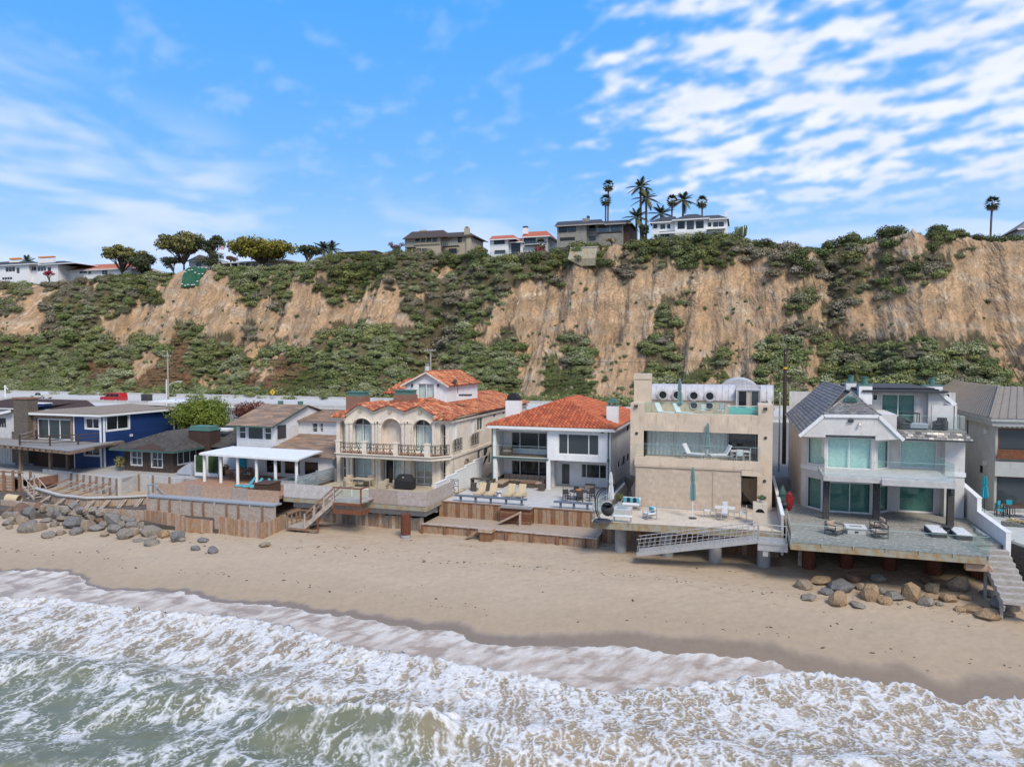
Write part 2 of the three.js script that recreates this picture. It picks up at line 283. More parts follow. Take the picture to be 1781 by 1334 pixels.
function slab(pts, y0, y1) { // [x,z] outline between two heights
  const s = new THREE.Shape(pts.map((p) => new THREE.Vector2(p[0], -p[1]))); return new THREE.ExtrudeGeometry(s, { depth: y1 - y0, bevelEnabled: false }).rotateX(-Math.PI / 2).translate(0, y0, 0);
}
// wall on a plane, with rectangular (or shaped) holes
function wallG(F, y0, y1, holes = [], thick = 0.2, outline) {
  const s = new THREE.Shape(outline ? outline.map((p) => new THREE.Vector2(...p)) : [[0, y0], [F.len, y0], [F.len, y1], [0, y1]].map((p) => new THREE.Vector2(...p)));
  for (const h of holes) s.holes.push(Array.isArray(h) ? new THREE.Path([[h[0], h[1]], [h[0], h[3]], [h[2], h[3]], [h[2], h[1]]].map((p) => new THREE.Vector2(...p))) : h);
  return new THREE.ExtrudeGeometry(s, { depth: thick, bevelEnabled: false, curveSegments: 10 }).translate(0, 0, -thick).applyMatrix4(F.m);
}
const onF = (F, g) => g.applyMatrix4(F.m);
const fb = (F, s0, s1, y0, y1, w0, w1) => onF(F, bx(s0, s1, y0, y1, w0, w1));
// window: frame mesh with one pane mesh for each light
function win(parent, F, r, o = {}) {
  const { cols = 1, rows = 1, frame = M.trim, glass = M.glass, fw = 0.07, recess = 0.08, name = 'window', curtain, trim = 0, widths, heights } = o;
  const [s0, y0, s1, y1] = r, bars = [], t = 0.06, cs = [s0], rs = [y0];
  for (let i = 0; i < cols; i++) cs.push(widths ? s0 + (s1 - s0) * widths[i] : s0 + (s1 - s0) * (i + 1) / cols);
  for (let i = 0; i < rows; i++) rs.push(heights ? y0 + (y1 - y0) * heights[i] : y0 + (y1 - y0) * (i + 1) / rows);
  bars.push(fb(F, s0, s0 + fw, y0, y1, -recess - t, -recess + 0.02), fb(F, s1 - fw, s1, y0, y1, -recess - t, -recess + 0.02));
  bars.push(fb(F, s0 + fw, s1 - fw, y0, y0 + fw, -recess - t, -recess + 0.02), fb(F, s0 + fw, s1 - fw, y1 - fw, y1, -recess - t, -recess + 0.02));
  for (let i = 1; i < cols; i++) bars.push(fb(F, cs[i] - fw / 2, cs[i] + fw / 2, y0 + fw, y1 - fw, -recess - t, -recess + 0.012));
  for (let i = 1; i < rows; i++) bars.push(fb(F, s0 + fw, s1 - fw, rs[i] - fw / 2, rs[i] + fw / 2, -recess - t, -recess + 0.008));
  if (trim) bars.push(fb(F, s0 - trim, s0 + 0.01, y0 - trim, y1 + trim, -0.02, 0.035), fb(F, s1 - 0.01, s1 + trim, y0 - trim, y1 + trim, -0.02, 0.035), fb(F, s0 + 0.01, s1 - 0.01, y0 - trim, y0 + 0.01, -0.02, 0.033), fb(F, s0 + 0.01, s1 - 0.01, y1 - 0.01, y1 + trim, -0.02, 0.033));
  const f = obj(name, bars, frame, parent);
  for (let i = 0; i < cols; i++) for (let k = 0; k < rows; k++) { const G = Array.isArray(glass) ? glass[i % glass.length] : glass; obj('pane', fb(F, cs[i] + 0.01, cs[i + 1] - 0.01, rs[k] + 0.01, rs[k + 1] - 0.01, -recess - 0.04, -recess - 0.028), G, f); }
  if (curtain) {
    if (curtain.back !== false) obj('room', [fb(F, s0 - 0.1, s1 + 0.1, y0 - 0.05, y1 + 0.1, -1.6, -1.55), fb(F, s0 - 0.1, s0 - 0.06, y0, y1 + 0.1, -1.6, -0.22), fb(F, s1 + 0.06, s1 + 0.1, y0, y1 + 0.1, -1.6, -0.22), fb(F, s0, s1, y1 + 0.05, y1 + 0.1, -1.6, -0.22), fb(F, s0, s1, y0 - 0.05, y0 - 0.01, -1.6, -0.22)], M.inside, f);
    for (const [a, b, c = 0] of curtain.spans || [[0, 1]]) obj('curtain', drape(F, lerp(s0, s1, a) + 0.03, lerp(s0, s1, b) - 0.03, y0 + (y1 - y0) * c + 0.02, y1 - 0.02, -recess - 0.2, curtain.pleat ?? 0.16, curtain.amp ?? 0.03), curtain.mat || M.curtain, f);
  }
  return f;
}
function drape(F, s0, s1, y0, y1, w, pitch, amp) {
  const n = Math.max(2, Math.round((s1 - s0) / pitch * 4)), g = new THREE.PlaneGeometry(s1 - s0, y1 - y0, n, 1).translate((s0 + s1) / 2, (y0 + y1) / 2, w); const p = g.attributes.position;
  for (let i = 0; i < p.count; i++) p.setZ(i, w + amp * Math.sin((p.getX(i) - s0) / pitch * 2 * Math.PI)); g.computeVertexNormals(); return g.applyMatrix4(F.m);
}
// roof plane covered with tiles: pts[0] -> pts[1] is the eave, the rest go round
function tiles(pts, o = {}) {
  const { w = 0.3, h = 0.4, barrel = 0, thick = 0.03, seed = 1, vary = 0.25, hues = [[1, 1, 1]], stagger = 0.5 } = o, R0 = rng(seed * 7919);
  const u = pts[1].clone().sub(pts[0]), U = u.length(); u.normalize(); const nrm = u.clone().cross(pts[2].clone().sub(pts[0])).normalize(); if (nrm.y < 0) nrm.negate(); const vv = nrm.clone().cross(u); if (vv.dot(pts[pts.length - 1].clone().sub(pts[0])) < 0) vv.negate();
  const P = pts.map((p) => { const q = p.clone().sub(pts[0]); return [q.dot(u), q.dot(vv)]; }); const vmax = Math.max(...P.map((p) => p[1]));
  const span = (v) => { let a = Infinity, b = -Infinity; for (let i = 0; i < P.length; i++) { const p = P[i], q = P[(i + 1) % P.length]; if ((p[1] <= v && q[1] >= v) || (q[1] <= v && p[1] >= v)) { const t = Math.abs(q[1] - p[1]) < 1e-6 ? 0 : (v - p[1]) / (q[1] - p[1]); for (const x of Math.abs(q[1] - p[1]) < 1e-6 ? [p[0], q[0]] : [p[0] + (q[0] - p[0]) * t]) { a = Math.min(a, x); b = Math.max(b, x); } } } return [a, b]; };
  const pos = [], col = []; const at = (s, t, n) => pts[0].clone().addScaledVector(u, s).addScaledVector(vv, t).addScaledVector(nrm, n);
  const quad = (A, B, C, D, c) => { for (const p of [A, B, C, A, C, D]) { pos.push(p.x, p.y, p.z); col.push(c[0], c[1], c[2]); } };
  const rows = Math.ceil(vmax / h);
  for (let r = 0; r < rows; r++) {
    const v0 = r * h, v1 = Math.min(vmax, v0 + h * 1.12), [a, b] = span(Math.min(vmax - 1e-3, v0 + h * 0.5)); if (!(b > a)) continue;
    const off = barrel ? 0 : stagger * (r % 2) * w;
    for (let s = Math.floor((a - off) / w) * w + off; s < b; s += w) {
      let p = Math.max(a, s), q = Math.min(b, s + w); if (q - p < w * 0.18) continue;
      const hue = hues[Math.floor(R0() * hues.length)], k = 1 - vary / 2 + vary * R0(), c = [hue[0] * k, hue[1] * k, hue[2] * k], lift = thick * (1 + 0.3 * R0());
      if (barrel) { // round pan and cover tiles
        const N = 6, rad = (q - p) * 0.5, m = (p + q) / 2; let prev;
        for (let i = 0; i <= N; i++) { const t = i / N, x = m + (t - 0.5) * (q - p), hh = barrel * (0.5 + 0.5 * Math.cos((t - 0.5) * 2 * Math.PI)); const lo = at(x, v0, hh + lift), hi = at(x, v1, hh * 0.9), fl = at(x, v0, -0.01); if (prev) { quad(prev[0], lo, hi, prev[1], c); quad(prev[2], fl, lo, prev[0], c); } prev = [lo, hi, fl]; }
      } else {
        const g = 0.012, A = at(p + g, v0, lift), B = at(q - g, v0, lift), C = at(q - g, v1, 0.004), D = at(p + g, v1, 0.004); quad(A, B, C, D, c);
        quad(at(p + g, v0, -0.02), at(q - g, v0, -0.02), B, A, c); quad(at(p + g, v0, -0.02), A, D, at(p + g, v1, -0.02), c); quad(B, at(q - g, v0, -0.02), at(q - g, v1, -0.02), C, c);
      }
    }
  }
  const g = new THREE.BufferGeometry(); g.setAttribute('position', new THREE.Float32BufferAttribute(pos, 3)); g.setAttribute('color', new THREE.Float32BufferAttribute(col, 3)); g.computeVertexNormals(); return g;
}
function tint(g, c) { g = g.index ? g.toNonIndexed() : g; const n = g.attributes.position.count, a = new Float32Array(n * 3); for (let i = 0; i < n; i++) a.set(c, i * 3); g.setAttribute('color', new THREE.BufferAttribute(a, 3)); return g; }
function ridgeCaps(a, b, r = 0.13, len = 0.4, seed = 1) { const R0 = rng(seed), L = a.distanceTo(b), n = Math.max(1, Math.round(L / len)), out = []; for (let i = 0; i < n; i++) { const p = a.clone().lerp(b, i / n), q = a.clone().lerp(b, Math.min(1, (i + 1.15) / n)), k = 0.8 + 0.45 * R0(); out.push(tint(rod(p, q, r * 1.08, r * 0.9, 8), [k, k * 1.02, k * 1.05])); } return out; }
function roof(parent, name, pts, m, o = {}) { const under = pts.map((p) => p.clone().add(v3(0, -0.015, 0))); const t = obj(name, [tiles(pts, o), tint(polyG(under), [1, 1, 1])], m, parent); t.userData = { kind: 'stuff' }; return t; }
// ---------------------------------------------------------------- beach and sea
const pxLine = (pts, y) => table(pts.map(([a, b]) => { const p = onY(a, b, y); return [p.x, p.z]; }).sort((a, b) => a[0] - b[0]));
const EDGE2 = [[0, 1053], [100, 1053], [202, 1066], [303, 1079], [430, 1086], [505, 1102], [586, 1127], [621, 1142], [707, 1152], [808, 1167], [900, 1176], [1006, 1193], [1082, 1200], [1194, 1188], [1310, 1178], [1391, 1174], [1477, 1185], [1537, 1195], [1573, 1193], [1608, 1203], [1639, 1218], [1680, 1227], [1704, 1217], [1781, 1221]];
const edge1 = pxLine([[0, 993], [60, 994], [120, 999], [150, 1012], [170, 1024], [240, 1026], [320, 1031], [390, 1047], [480, 1052], [545, 1064], [620, 1073], [700, 1088], [790, 1098], [830, 1113], [900, 1120], [1000, 1122], [1100, 1126], [1180, 1138], [1260, 1143], [1330, 1152], [1420, 1172], [1477, 1184], ...EDGE2.slice(17)], 0.4);
const edge2 = pxLine(EDGE2, 0.35);
const e1 = (x) => edge1(x) + 0.22 * n2(x * 0.7, 3.3) + 0.07 * n2(x * 3.1, 8.8), e2 = (x) => edge2(x) + 0.18 * n2(x * 0.9, 13.3) + 0.09 * n2(x * 3.7, 5.1) + 0.05 * n2(x * 9, 1.1);
function sandY(x, z) { const t = -35.6 - z; let y = t < 0 ? 0.4 + t * 0.11 : 0.4 + 1.75 * (1 - Math.exp(-t / 8.0)) * 1.18; return y + 0.05 * n2(x * 0.16, z * 0.3) * sstep(0, 4, t) + 0.015 * n2(x * 1.1, z * 1.4) * sstep(0, 3, t) + 0.02 * n2b(x * 2.2, z * 2.6) * sstep(2, 5, t); }
function onSand(px, py) { const d = dirOf(px, py); let t = 20; for (let i = 0; i < 1600; i++) { const x = CAM.x + d.x * t, y = CAM.y + d.y * t, z = CAM.z + d.z * t; if (y < sandY(x, z)) break; t += 0.05; } return CAM.clone().addScaledVector(d, t); }
function grid(xs, zs, fy, fc) {
  const nx = xs.length, nz = zs.length, pos = new Float32Array(nx * nz * 3), uv = new Float32Array(nx * nz * 2), col = fc ? new Float32Array(nx * nz * 3) : null, idx = [];
  for (let j = 0; j < nz; j++) for (let i = 0; i < nx; i++) { const k = j * nx + i, x = xs[i], z = zs[j]; pos.set([x, fy(x, z), z], k * 3); uv.set([x, z], k * 2); if (col) col.set(fc(x, z), k * 3); if (i && j) { const a = k - nx - 1, b = k - nx, c = k - 1; idx.push(a, c, b, b, c, k); } }
  const g = new THREE.BufferGeometry(); g.setAttribute('position', new THREE.BufferAttribute(pos, 3)); g.setAttribute('uv', new THREE.BufferAttribute(uv, 2)); if (col) g.setAttribute('color', new THREE.BufferAttribute(col, 3)); g.setIndex(idx); g.computeVertexNormals(); return g;
}
const range = (a, b, s) => { const o = []; for (let x = a; x < b - 1e-6; x += s) o.push(x); o.push(b); return o; };
function sheet(name, g, m) { const o = shadow(new THREE.Mesh(g, m)); o.name = name; scene.add(o); return struct(o); }
{
  const wetW = table([[-75, 0.35], [-40, 0.6], [-22, 1.3], [-10, 2.6], [0, 3.2], [15, 4.4], [40, 4.6]]);
  const dry = [0.425, 0.332, 0.235], damp = [0.345, 0.262, 0.175], wet = [0.235, 0.172, 0.112];
  const colour = (x, z) => {
    const d = e1(x) - z, w = wetW(x), n = 0.35 * fbm(x * 0.25, z * 0.6, 4), dark = sstep(w * 0.55, w * 0.28, d + n * 0.5), dm = sstep(w + 4.2, w * 0.5, d + n * 1.6);
    const stain = sstep(0.22, 0.42, fbm(x * 0.3 + 50, z * 0.9, 4)) * 0.5 * sstep(-44.5, -46.5, z), line = sstep(0.035, 0.0, Math.abs(fbm(x * 0.22 + 4, z * 0.7 + 90, 4) - 0.03)) * sstep(-40, -44, z) * 0.8;
    const k = 1 + 0.07 * fbm(x * 0.9, z * 1.6, 4) + 0.03 * n2b(x * 5, z * 7), q = Math.min(1, stain + line);
    return [0, 1, 2].map((i) => lerp(lerp(lerp(dry[i], damp[i], dm * 0.8), wet[i], dark), damp[i] * [0.95, 0.85, 0.75][i], q) * k);
  };
  const g = grid([-400, -250, -150, -110, ...range(-80, 42, 0.2), 60, 100, 200], [...range(-58, -50, 1), ...range(-49.8, -33, 0.16), -31, -28, -20], sandY, colour);
  const m = mat(lin(1, 1, 1), { vertexColors: true, map: T.sandg, size: 2.3, bump: T.bumpf, bs: 0.006, bsize: 1.7, roughness: 0.9 });
  sheet('beach', g, m);
  const q = range(-80, 42, 0.2), ts = range(0, 1, 0.08), ws = grid(q, ts, () => 0, null), wp = ws.attributes.position, wc = new Float32Array(wp.count * 3); for (let i = 0; i < wp.count; i++) { const x = wp.getX(i), z = e1(x) + 0.5 - wp.getZ(i) * (0.5 + wetW(x) * 0.5); wp.setXYZ(i, x, sandY(x, z) + 0.005, z); ws.attributes.uv.setXY(i, x, z); wc.set(colour(x, z), i * 3); } ws.setAttribute('color', new THREE.BufferAttribute(wc, 3)); ws.computeVertexNormals();
  sheet('wet_sand', ws, mat(lin(1, 1, 1), { vertexColors: true, map: T.sandg, size: 2.3, roughness: 0.38 }));
}
{ // kelp scraps and pebbles along the old tide lines
  const r0 = rng(123), n = 420, im = shadow(new THREE.InstancedMesh(new THREE.IcosahedronGeometry(0.09, 0), mat(lin(0.07, 0.05, 0.035), {}), n)), m4 = new THREE.Matrix4(), q = new THREE.Quaternion();
  for (let i = 0; i < n; i++) { const x = -62 + 78 * r0(), k = r0(), z = k < 0.45 ? -43.2 - 0.9 * n2(x * 0.08, 4) + 0.5 * (r0() - 0.5) : k < 0.75 ? e1(x) - 2.2 - 0.7 * r0() : -38 - 9 * r0(), s = 0.35 + 0.9 * r0() * r0(); m4.compose(new THREE.Vector3(x, sandY(x, z) + 0.01, z), q.setFromEuler(new THREE.Euler(0, 6.28 * r0(), 0)), new THREE.Vector3(s * (1 + r0()), s * 0.4, s * 0.7)); im.setMatrixAt(i, m4); }
  im.name = 'beach_debris'; im.userData = { kind: 'stuff', label: 'small dark kelp scraps and pebbles strewn along the sand', category: 'debris' }; scene.add(im);
}
// water height: thin run-up sheet over the sand, bore front, chop and swell behind it
const crestA = onY(480, 1222, 0.9), crestB = onY(800, 1252, 0.7);
function segDist(x, z, a, b) { const dx = b.x - a.x, dz = b.z - a.z, t = ((x - a.x) * dx + (z - a.z) * dz) / (dx * dx + dz * dz); return [((z - a.z) * dx - (x - a.x) * dz) / Math.hypot(dx, dz), t]; }
const rightness = (x) => sstep(-14, -4, x); // thin lapping edge at this end, tumbling foam at the other
const FAR = table([[0, 0.94], [0.5, 0.84], [2.2, 0.60], [5, 0.38], [9, 0.25], [16, 0.18], [30, 0.12]]), NEAR = table([[0, 1], [0.22, 0.9], [0.45, 0.54], [3, 0.48], [8, 0.38], [14, 0.28], [30, 0.2]]);
function foamAt(x, z) { // [foam, dense]
  const d1 = z - e1(x), d2 = z - e2(x), R_ = rightness(x);
  if (d1 < 0) return [0, 0];
  const s1 = 0.9 * fbm(x * 0.5, z * 0.22, 4);
  if (d2 < 0) { // run-up film
    const k = clamp(-d2 / Math.max(0.3, e2(x) - e1(x))), st = fbm(x * 0.8 + z * 0.5, z * 0.4 - x * 0.15, 5), fine = fbm(x * 5 + z * 2, z * 3, 3);
    let f = 0.46 + 0.6 * st + 0.13 * fine + 0.25 * sstep(0.55, 0.98, k) * sstep(-0.25, 0.2, st); if (d1 < 0.1) f = Math.max(f, 0.6);
    const clear = sstep(0.08, 0.42, fbm(x * 0.28 + 70, z * 0.6, 3)); f -= 0.38 * clear;
    return [clamp(f, 0.03, 0.86), 0];
  }
  // lace
  const wx = 0.55 * fbm(x * 0.9, z * 0.6, 3), wz = 0.8 * fbm(x * 0.9 + 40, z * 0.6, 3), sx = lerp(1.25, 1.75, R_), sz = lerp(0.52, 1.15, R_);
  const cell = (u, v) => { const iu = Math.floor(u), iv = Math.floor(v); let a = 9, b = 9; for (let p = -1; p <= 1; p++) for (let q = -1; q <= 1; q++) { const h = Math.sin((iu + p) * 127.1 + (iv + q) * 311.7) * 43758.5453, h2 = Math.sin((iu + p) * 269.5 + (iv + q) * 183.3) * 43758.5453; const X = iu + p + (h - Math.floor(h)) - u, Y = iv + q + (h2 - Math.floor(h2)) - v, D = Math.sqrt(X * X + Y * Y); if (D < a) { b = a; a = D; } else if (D < b) b = D; } return b - a; };
  const L1 = cell((x + wx) * sx * 0.8, (z + wz) * sz * 0.8), L2 = cell((x + wx * 1.3) * sx * 2.1 + 31, (z + wz * 1.3) * sz * 2.1);
  const patch = fbm(x * 0.22 + 5, z * 0.3, 4), far = FAR(d2), near = NEAR(d2);
  let cov = lerp(far, near, R_) + 0.42 * patch;
  const cr = segDist(x, z, crestA, crestB), on = sstep(-0.06, 0.08, cr[1]) * sstep(1.04, 0.92, cr[1]), w = cr[0] + 0.25 * n2(x * 1.2, z); // + is seaward
  cov += on * (0.75 * sstep(0.75, 0.3, Math.abs(w - 0.1)) - 0.12 * sstep(0.4, 1.0, w) * sstep(4.2, 2.2, w));
  const th = clamp(cov) * 0.54, fine = 0.09 * fbm(x * 6, z * 5, 3);
  let f = Math.max(0.94 * sstep(th + 0.17, th - 0.13, L1 + fine + 0.05), 0.8 * sstep(th * 0.55 + 0.1, th * 0.55 - 0.08, L2 + fine));
  f *= sstep(0.0, 0.2, cov); f = Math.max(f, sstep(0.82, 1.05, cov + fine * 2)); f *= 1 - 0.75 * sstep(0.40, 0.62, cell((x + wx) * 3.6 + 7, (z + wz) * 2.6)) * sstep(0.2, 1.2, d2);
  if (d2 < 0.12 + 0.2 * R_ * (0.6 + n2(x * 2, 7))) f = Math.max(f, 0.96);
  return [clamp(f), sstep(0.55, 0.95, cov)];
}
function seaY(x, z) {
  const d1 = z - e1(x), d2 = z - e2(x), s = sandY(x, z), R_ = rightness(x);
  if (d2 < 0) return s + 0.02 * sstep(0, 0.2, d1) - 0.25 * sstep(0, -0.5, d1) + 0.004;
  const lvl = Math.max(s + 0.04, 0.12), bore = lerp(0.8, 0.2, R_) * sstep(0, 0.35, d2) * Math.exp(-d2 / lerp(5, 3, R_));
  let y = lvl + bore; const far = sstep(0.5, 6, d2);
  y += far * (0.24 * Math.sin((z + 0.12 * x) * 1.05 + 1.6 * n2(x * 0.09, z * 0.14)) + 0.10 * n2(x * 0.35, z * 0.5));
  const [w, t] = segDist(x, z, crestA, crestB), on = sstep(-0.35, 0.2, t) * sstep(1.12, 0.8, t); y += on * 1.1 * Math.exp(-Math.pow((w - 0.5) / (w < 0.5 ? 0.55 : 1.8), 2));
  const [f, dn] = foamAt(x, z); return y + f * (0.03 + 0.05 * dn) + dn * (0.13 * n2(x * 2.3, z * 2.6) + 0.09 * n2b(x * 5.2, z * 5.6)) + 0.02 * n2b(x * 1.7, z * 2.2);
}
{
  const X0 = -76, X1 = 40, Z0 = -39, Z1 = -7, W = 2048, H = 1024, col = new Uint8Array(W * H * 4), rgh = new Uint8Array(W * H * 4), bmp = new Uint8Array(W * H * 4);
  const to = (c) => 255 * (c <= 0.0031308 ? c * 12.92 : 1.055 * Math.pow(c, 1 / 2.4) - 0.055);
  for (let j = 0; j < H; j++) for (let i = 0; i < W; i++) {
    const x = X0 + (X1 - X0) * (i + 0.5) / W, z = Z0 + (Z1 - Z0) * (j + 0.5) / H, k = (j * W + i) * 4, [f, dn] = foamAt(x, z), d2 = z - e2(x);
    const gr = sstep(1.5, 8.5, d2 - 2.6 * fbm(x * 0.16 + 8, z * 0.2, 3) - 3.5 * rightness(x)), m = 0.5 + 0.5 * fbm(x * 0.5, z * 0.5, 3);
    let c = d2 < 0 ? [0.30, 0.225, 0.165] : [lerp(0.28, 0.145, gr), lerp(0.21, 0.15, gr), lerp(0.13, 0.092, gr)];
    c = c.map((v) => v * (0.88 + 0.24 * m)); const tone = 0.56 + 0.13 * fbm(x * 3, z * 3, 4) + 0.07 * n2b(x * 11, z * 12), w = d2 < 0 ? [0.56, 0.53, 0.49] : [tone, tone * 0.995, tone * 0.97];
    for (let q = 0; q < 3; q++) col[k + q] = to(lerp(c[q], w[q], f)); col[k + 3] = 255;
    rgh[k] = rgh[k + 1] = rgh[k + 2] = 255 * lerp(0.3, 0.95, sstep(0.1, 0.6, f)); rgh[k + 3] = 255; const b = clamp(0.25 + 0.45 * f + 0.2 * fbm(x * 4, z * 4, 3) * f); bmp[k] = bmp[k + 1] = bmp[k + 2] = 255 * b; bmp[k + 3] = 255;
  }
  const mk = (d, s) => { const t = new THREE.DataTexture(d, W, H); t.wrapS = t.wrapT = THREE.MirroredRepeatWrapping; t.magFilter = THREE.LinearFilter; t.minFilter = THREE.LinearMipmapLinearFilter; t.generateMipmaps = true; if (s) t.colorSpace = THREE.SRGBColorSpace; t.needsUpdate = true; return t; };
  const g = grid([-900, -400, -200, -120, ...range(-80, 44, 0.17), 70, 140, 400, 900], [...range(-39, -17, 0.13), ...range(-16.7, -6, 0.5), 0, 20, 60, 200, 900], (x, z) => (x < -79 || x > 43 || z > -5 ? (z < e1(x) ? sandY(x, z) - 0.2 : Math.max(0.1, sandY(x, z) - 0.05) * (z > -5 ? 0 : 1) + 0.1) : seaY(x, z)));
  const uv = g.attributes.uv; for (let i = 0; i < uv.count; i++) uv.setXY(i, (uv.getX(i) - X0) / (X1 - X0), (uv.getY(i) - Z0) / (Z1 - Z0));
  const m = new THREE.MeshPhysicalMaterial({ color: lin(1, 1, 1), map: mk(col, true), roughnessMap: mk(rgh), roughness: 1, specularIntensity: 0.55, bumpMap: mk(bmp), bumpScale: 0.12, side: THREE.DoubleSide });
  sheet('sea', g, m);
}
// ---------------------------------------------------------------- ground behind the houses, road, bluff
const CRESTPX = [[0, 488], [50, 491], [110, 487], [170, 478], [230, 476], [300, 470], [330, 463], [420, 462], [470, 462], [520, 459], [560, 448], [600, 441], [700, 437], [760, 438], [830, 441], [880, 447], [930, 441], [960, 435], [1000, 431], [1040, 423], [1100, 420], [1150, 414], [1210, 410], [1270, 408], [1310, 415], [1350, 421], [1400, 427], [1430, 425], [1470, 414], [1500, 407], [1560, 401], [1620, 401], [1680, 402], [1710, 406], [1740, 413], [1781, 410]];
const ZC = -165;
const crestY = table(CRESTPX.map(([a, b]) => { const p = onZ(a, b, ZC); return [p.x, p.y - 1.25]; }));
const cliffness = table([[-260, 0.25], [-150, 0.4], [-120, 0.75], [-98, 0.55], [-72, 0.15], [-60, 0.5], [-52, 0.95], [12, 0.9], [17, 0.4], [24, 0.95], [90, 0.9]]);
const GUL = [[-66, 5.5, 9], [16, 3.2, 6.5], [-122, 3.6, 7], [-160, 5, 5], [-190, 6, 4], [-14, 3.0, 1.8], [-44, 2.2, 2.2], [-92, 3, 3], [44, 3, 2]];
const toeZ = (x) => -130 + 2.0 * n2(x * 0.03, 1.5), crestZ = (x) => -164 + 2.5 * n2(x * 0.045, 9.1) + 1.2 * n2(x * 0.16, 4.4);
const prof1 = table([[0, 0], [0.5, 0.46], [0.85, 0.86], [1, 1]]), prof2 = table([[0, 0], [0.25, 0.14], [0.5, 0.34], [0.62, 0.5], [0.82, 0.92], [0.9, 0.985], [1, 1]]);
function bluff(x, u) { // u: 0 toe, 1 crest -> [y, z]
  const zt = toeZ(x), zc = crestZ(x), z = zt + (zc - zt) * u, c = cliffness(x), uu = clamp(u), b = Math.pow(Math.sin(Math.PI * clamp(u * 0.97)), 0.8);
  let p = lerp(prof1(uu), prof2(uu), c), y = 6.1 + (crestY(x) - 6.1) * p;
  for (const [gx, gw, gd] of GUL) { const q = (x - gx - 2 * n2(gx, u * 3) - (u - 0.5) * 2) / gw; y -= gd * Math.exp(-q * q) * b; }
  const rg = 1 - Math.abs(n2(x * 0.085, u * 0.7 + 3)), r2 = 1 - Math.abs(n2b(x * 0.34 + u, u * 2.2));
  y += b * (5.0 * (rg - 0.62) + 1.5 * (r2 - 0.6) + 0.5 * (0.5 - Math.abs(n2(x * 0.95 + 0.6 * n2b(x * 0.2, u * 6), u * 2.6 + 50))) * (0.4 + c) + 0.4 * fbm(x * 0.9, u * 30, 3)) + c * b * 0.5 * Math.sin(y * 1.35 + 2 * n2(x * 0.05, 2)) + 0.6 * c * b * fbm(x * 0.5, y * 1.1, 4);
  if (u > 1) y = crestY(x) + 0.25 * n2(x * 0.2, z * 0.2) + 0.02 * (u - 1); if (u < 0) y = 5.9;
  return [y, z];
}
const COVER = { // ground cover seen on the bluff: b bare, s bare with small plants, g sage green, d dry grey-brown, o olive, G grass, r russet
  rows: [
    'ddddddddddggbbbgggggggdooooodddoooogggggoobbooogooodsosssssgsbsbboobbbbbosbss',
    'ddddddddddggbbbgggggggdooooodddoooogddogoobbooogoooddsdsosgdsobssbsdbbbbbbsds',
    'ddddddddddggbbbgggggggdoooodddoooogggdogbobddbgogoobbbdbsddosodbddbbbbbbbbbbb',
    'ddddddddddggbbbgggggggboooGddgsgddgggddsbssdbbbbbbbbbbbdddddggsddgsbbbbssssss',
    'dgbdddsggodbbbbbggsgbboooGsdgdgddgddbbbbsbbbbbbbbbbbbbbbbsddsdgbbbbbbbbbbbbbb',
    'sdbsdddggdobbbbbsgdgbbsggsbsdsddbggbbbbbbbbbbbbgbbbsssbddsdgbbbbbbbbbbbbbbbbb',
    'dbbdgoggdbbsbbbbsbsdbbbbbbbbddodggsbbbsbbbbbbsgbbssbbbbgsddbbsbbbbbbbbbbbbbbb',
    'sbbdggdsbbsbbsbbssbbbbbbbbbbbgodggbbsbbbbbbbbsgsbbbbsbbdsddbbsbbbbbbbbbbbbbbb',
    'sbbdgggbbsbsggbbbdsbbbbgggggggddgbsgsbbbbbbbbsdbbbbbbbbddsssbbbbbbbbbbbbbbbbb',
    'ggggggggsggbrgggbsbgsbggbgggggddgbggsbsggbbbsggbsbssbbggsggdgggsggsggsbbbbbbb',
    'ggggggggdgbgrggggbgbgggggggggddgggggsbsdgbbbsggsbsgssgggsggddggdgggggsbbbbbbb',
    'ggggggrrgbbrrggggbsrrGggggggggsdggggssGsgbssbggssGsssgggbggGggggggggggsbbbbbb',
    'ggggggrgrbrrrggsgrbrGGGggggggggdggggbsGGGbbbsggGGsGsbsgdbgGGGggggddgggsbbbbbb',
    'gggggggggrrgggsgggrGGGgggggggggggggGssGGGbbsgsGsGssGsbggbsggggggggggdggssssss',
    'gggggggggggggggggggGGgggggggggggggggssGGssbbssssssssggggssggggggggggggggggggg'],
};
const camInv = new THREE.Matrix4().copy(camera.matrixWorld).invert(), tmpV = new THREE.Vector3();
function coverAt(x, y, z) {
  const j = 1.5 + 0.0 * x; tmpV.set(x + j * n2(x * 0.22, y * 0.25) + 0.8 * n2b(x * 0.8, y * 0.8), y + j * n2(x * 0.22 + 40, y * 0.25) + 0.8 * n2b(x * 0.8 + 9, y * 0.8), z).applyMatrix4(camInv);
  const px = CX - tmpV.x / tmpV.z * FOC, py = CY + tmpV.y / tmpV.z * FOC, c = clamp(Math.floor(px / 25), 0, 71), r = clamp(Math.floor((py - 400) / 20), 0, 14); return COVER.rows[r][c];
}
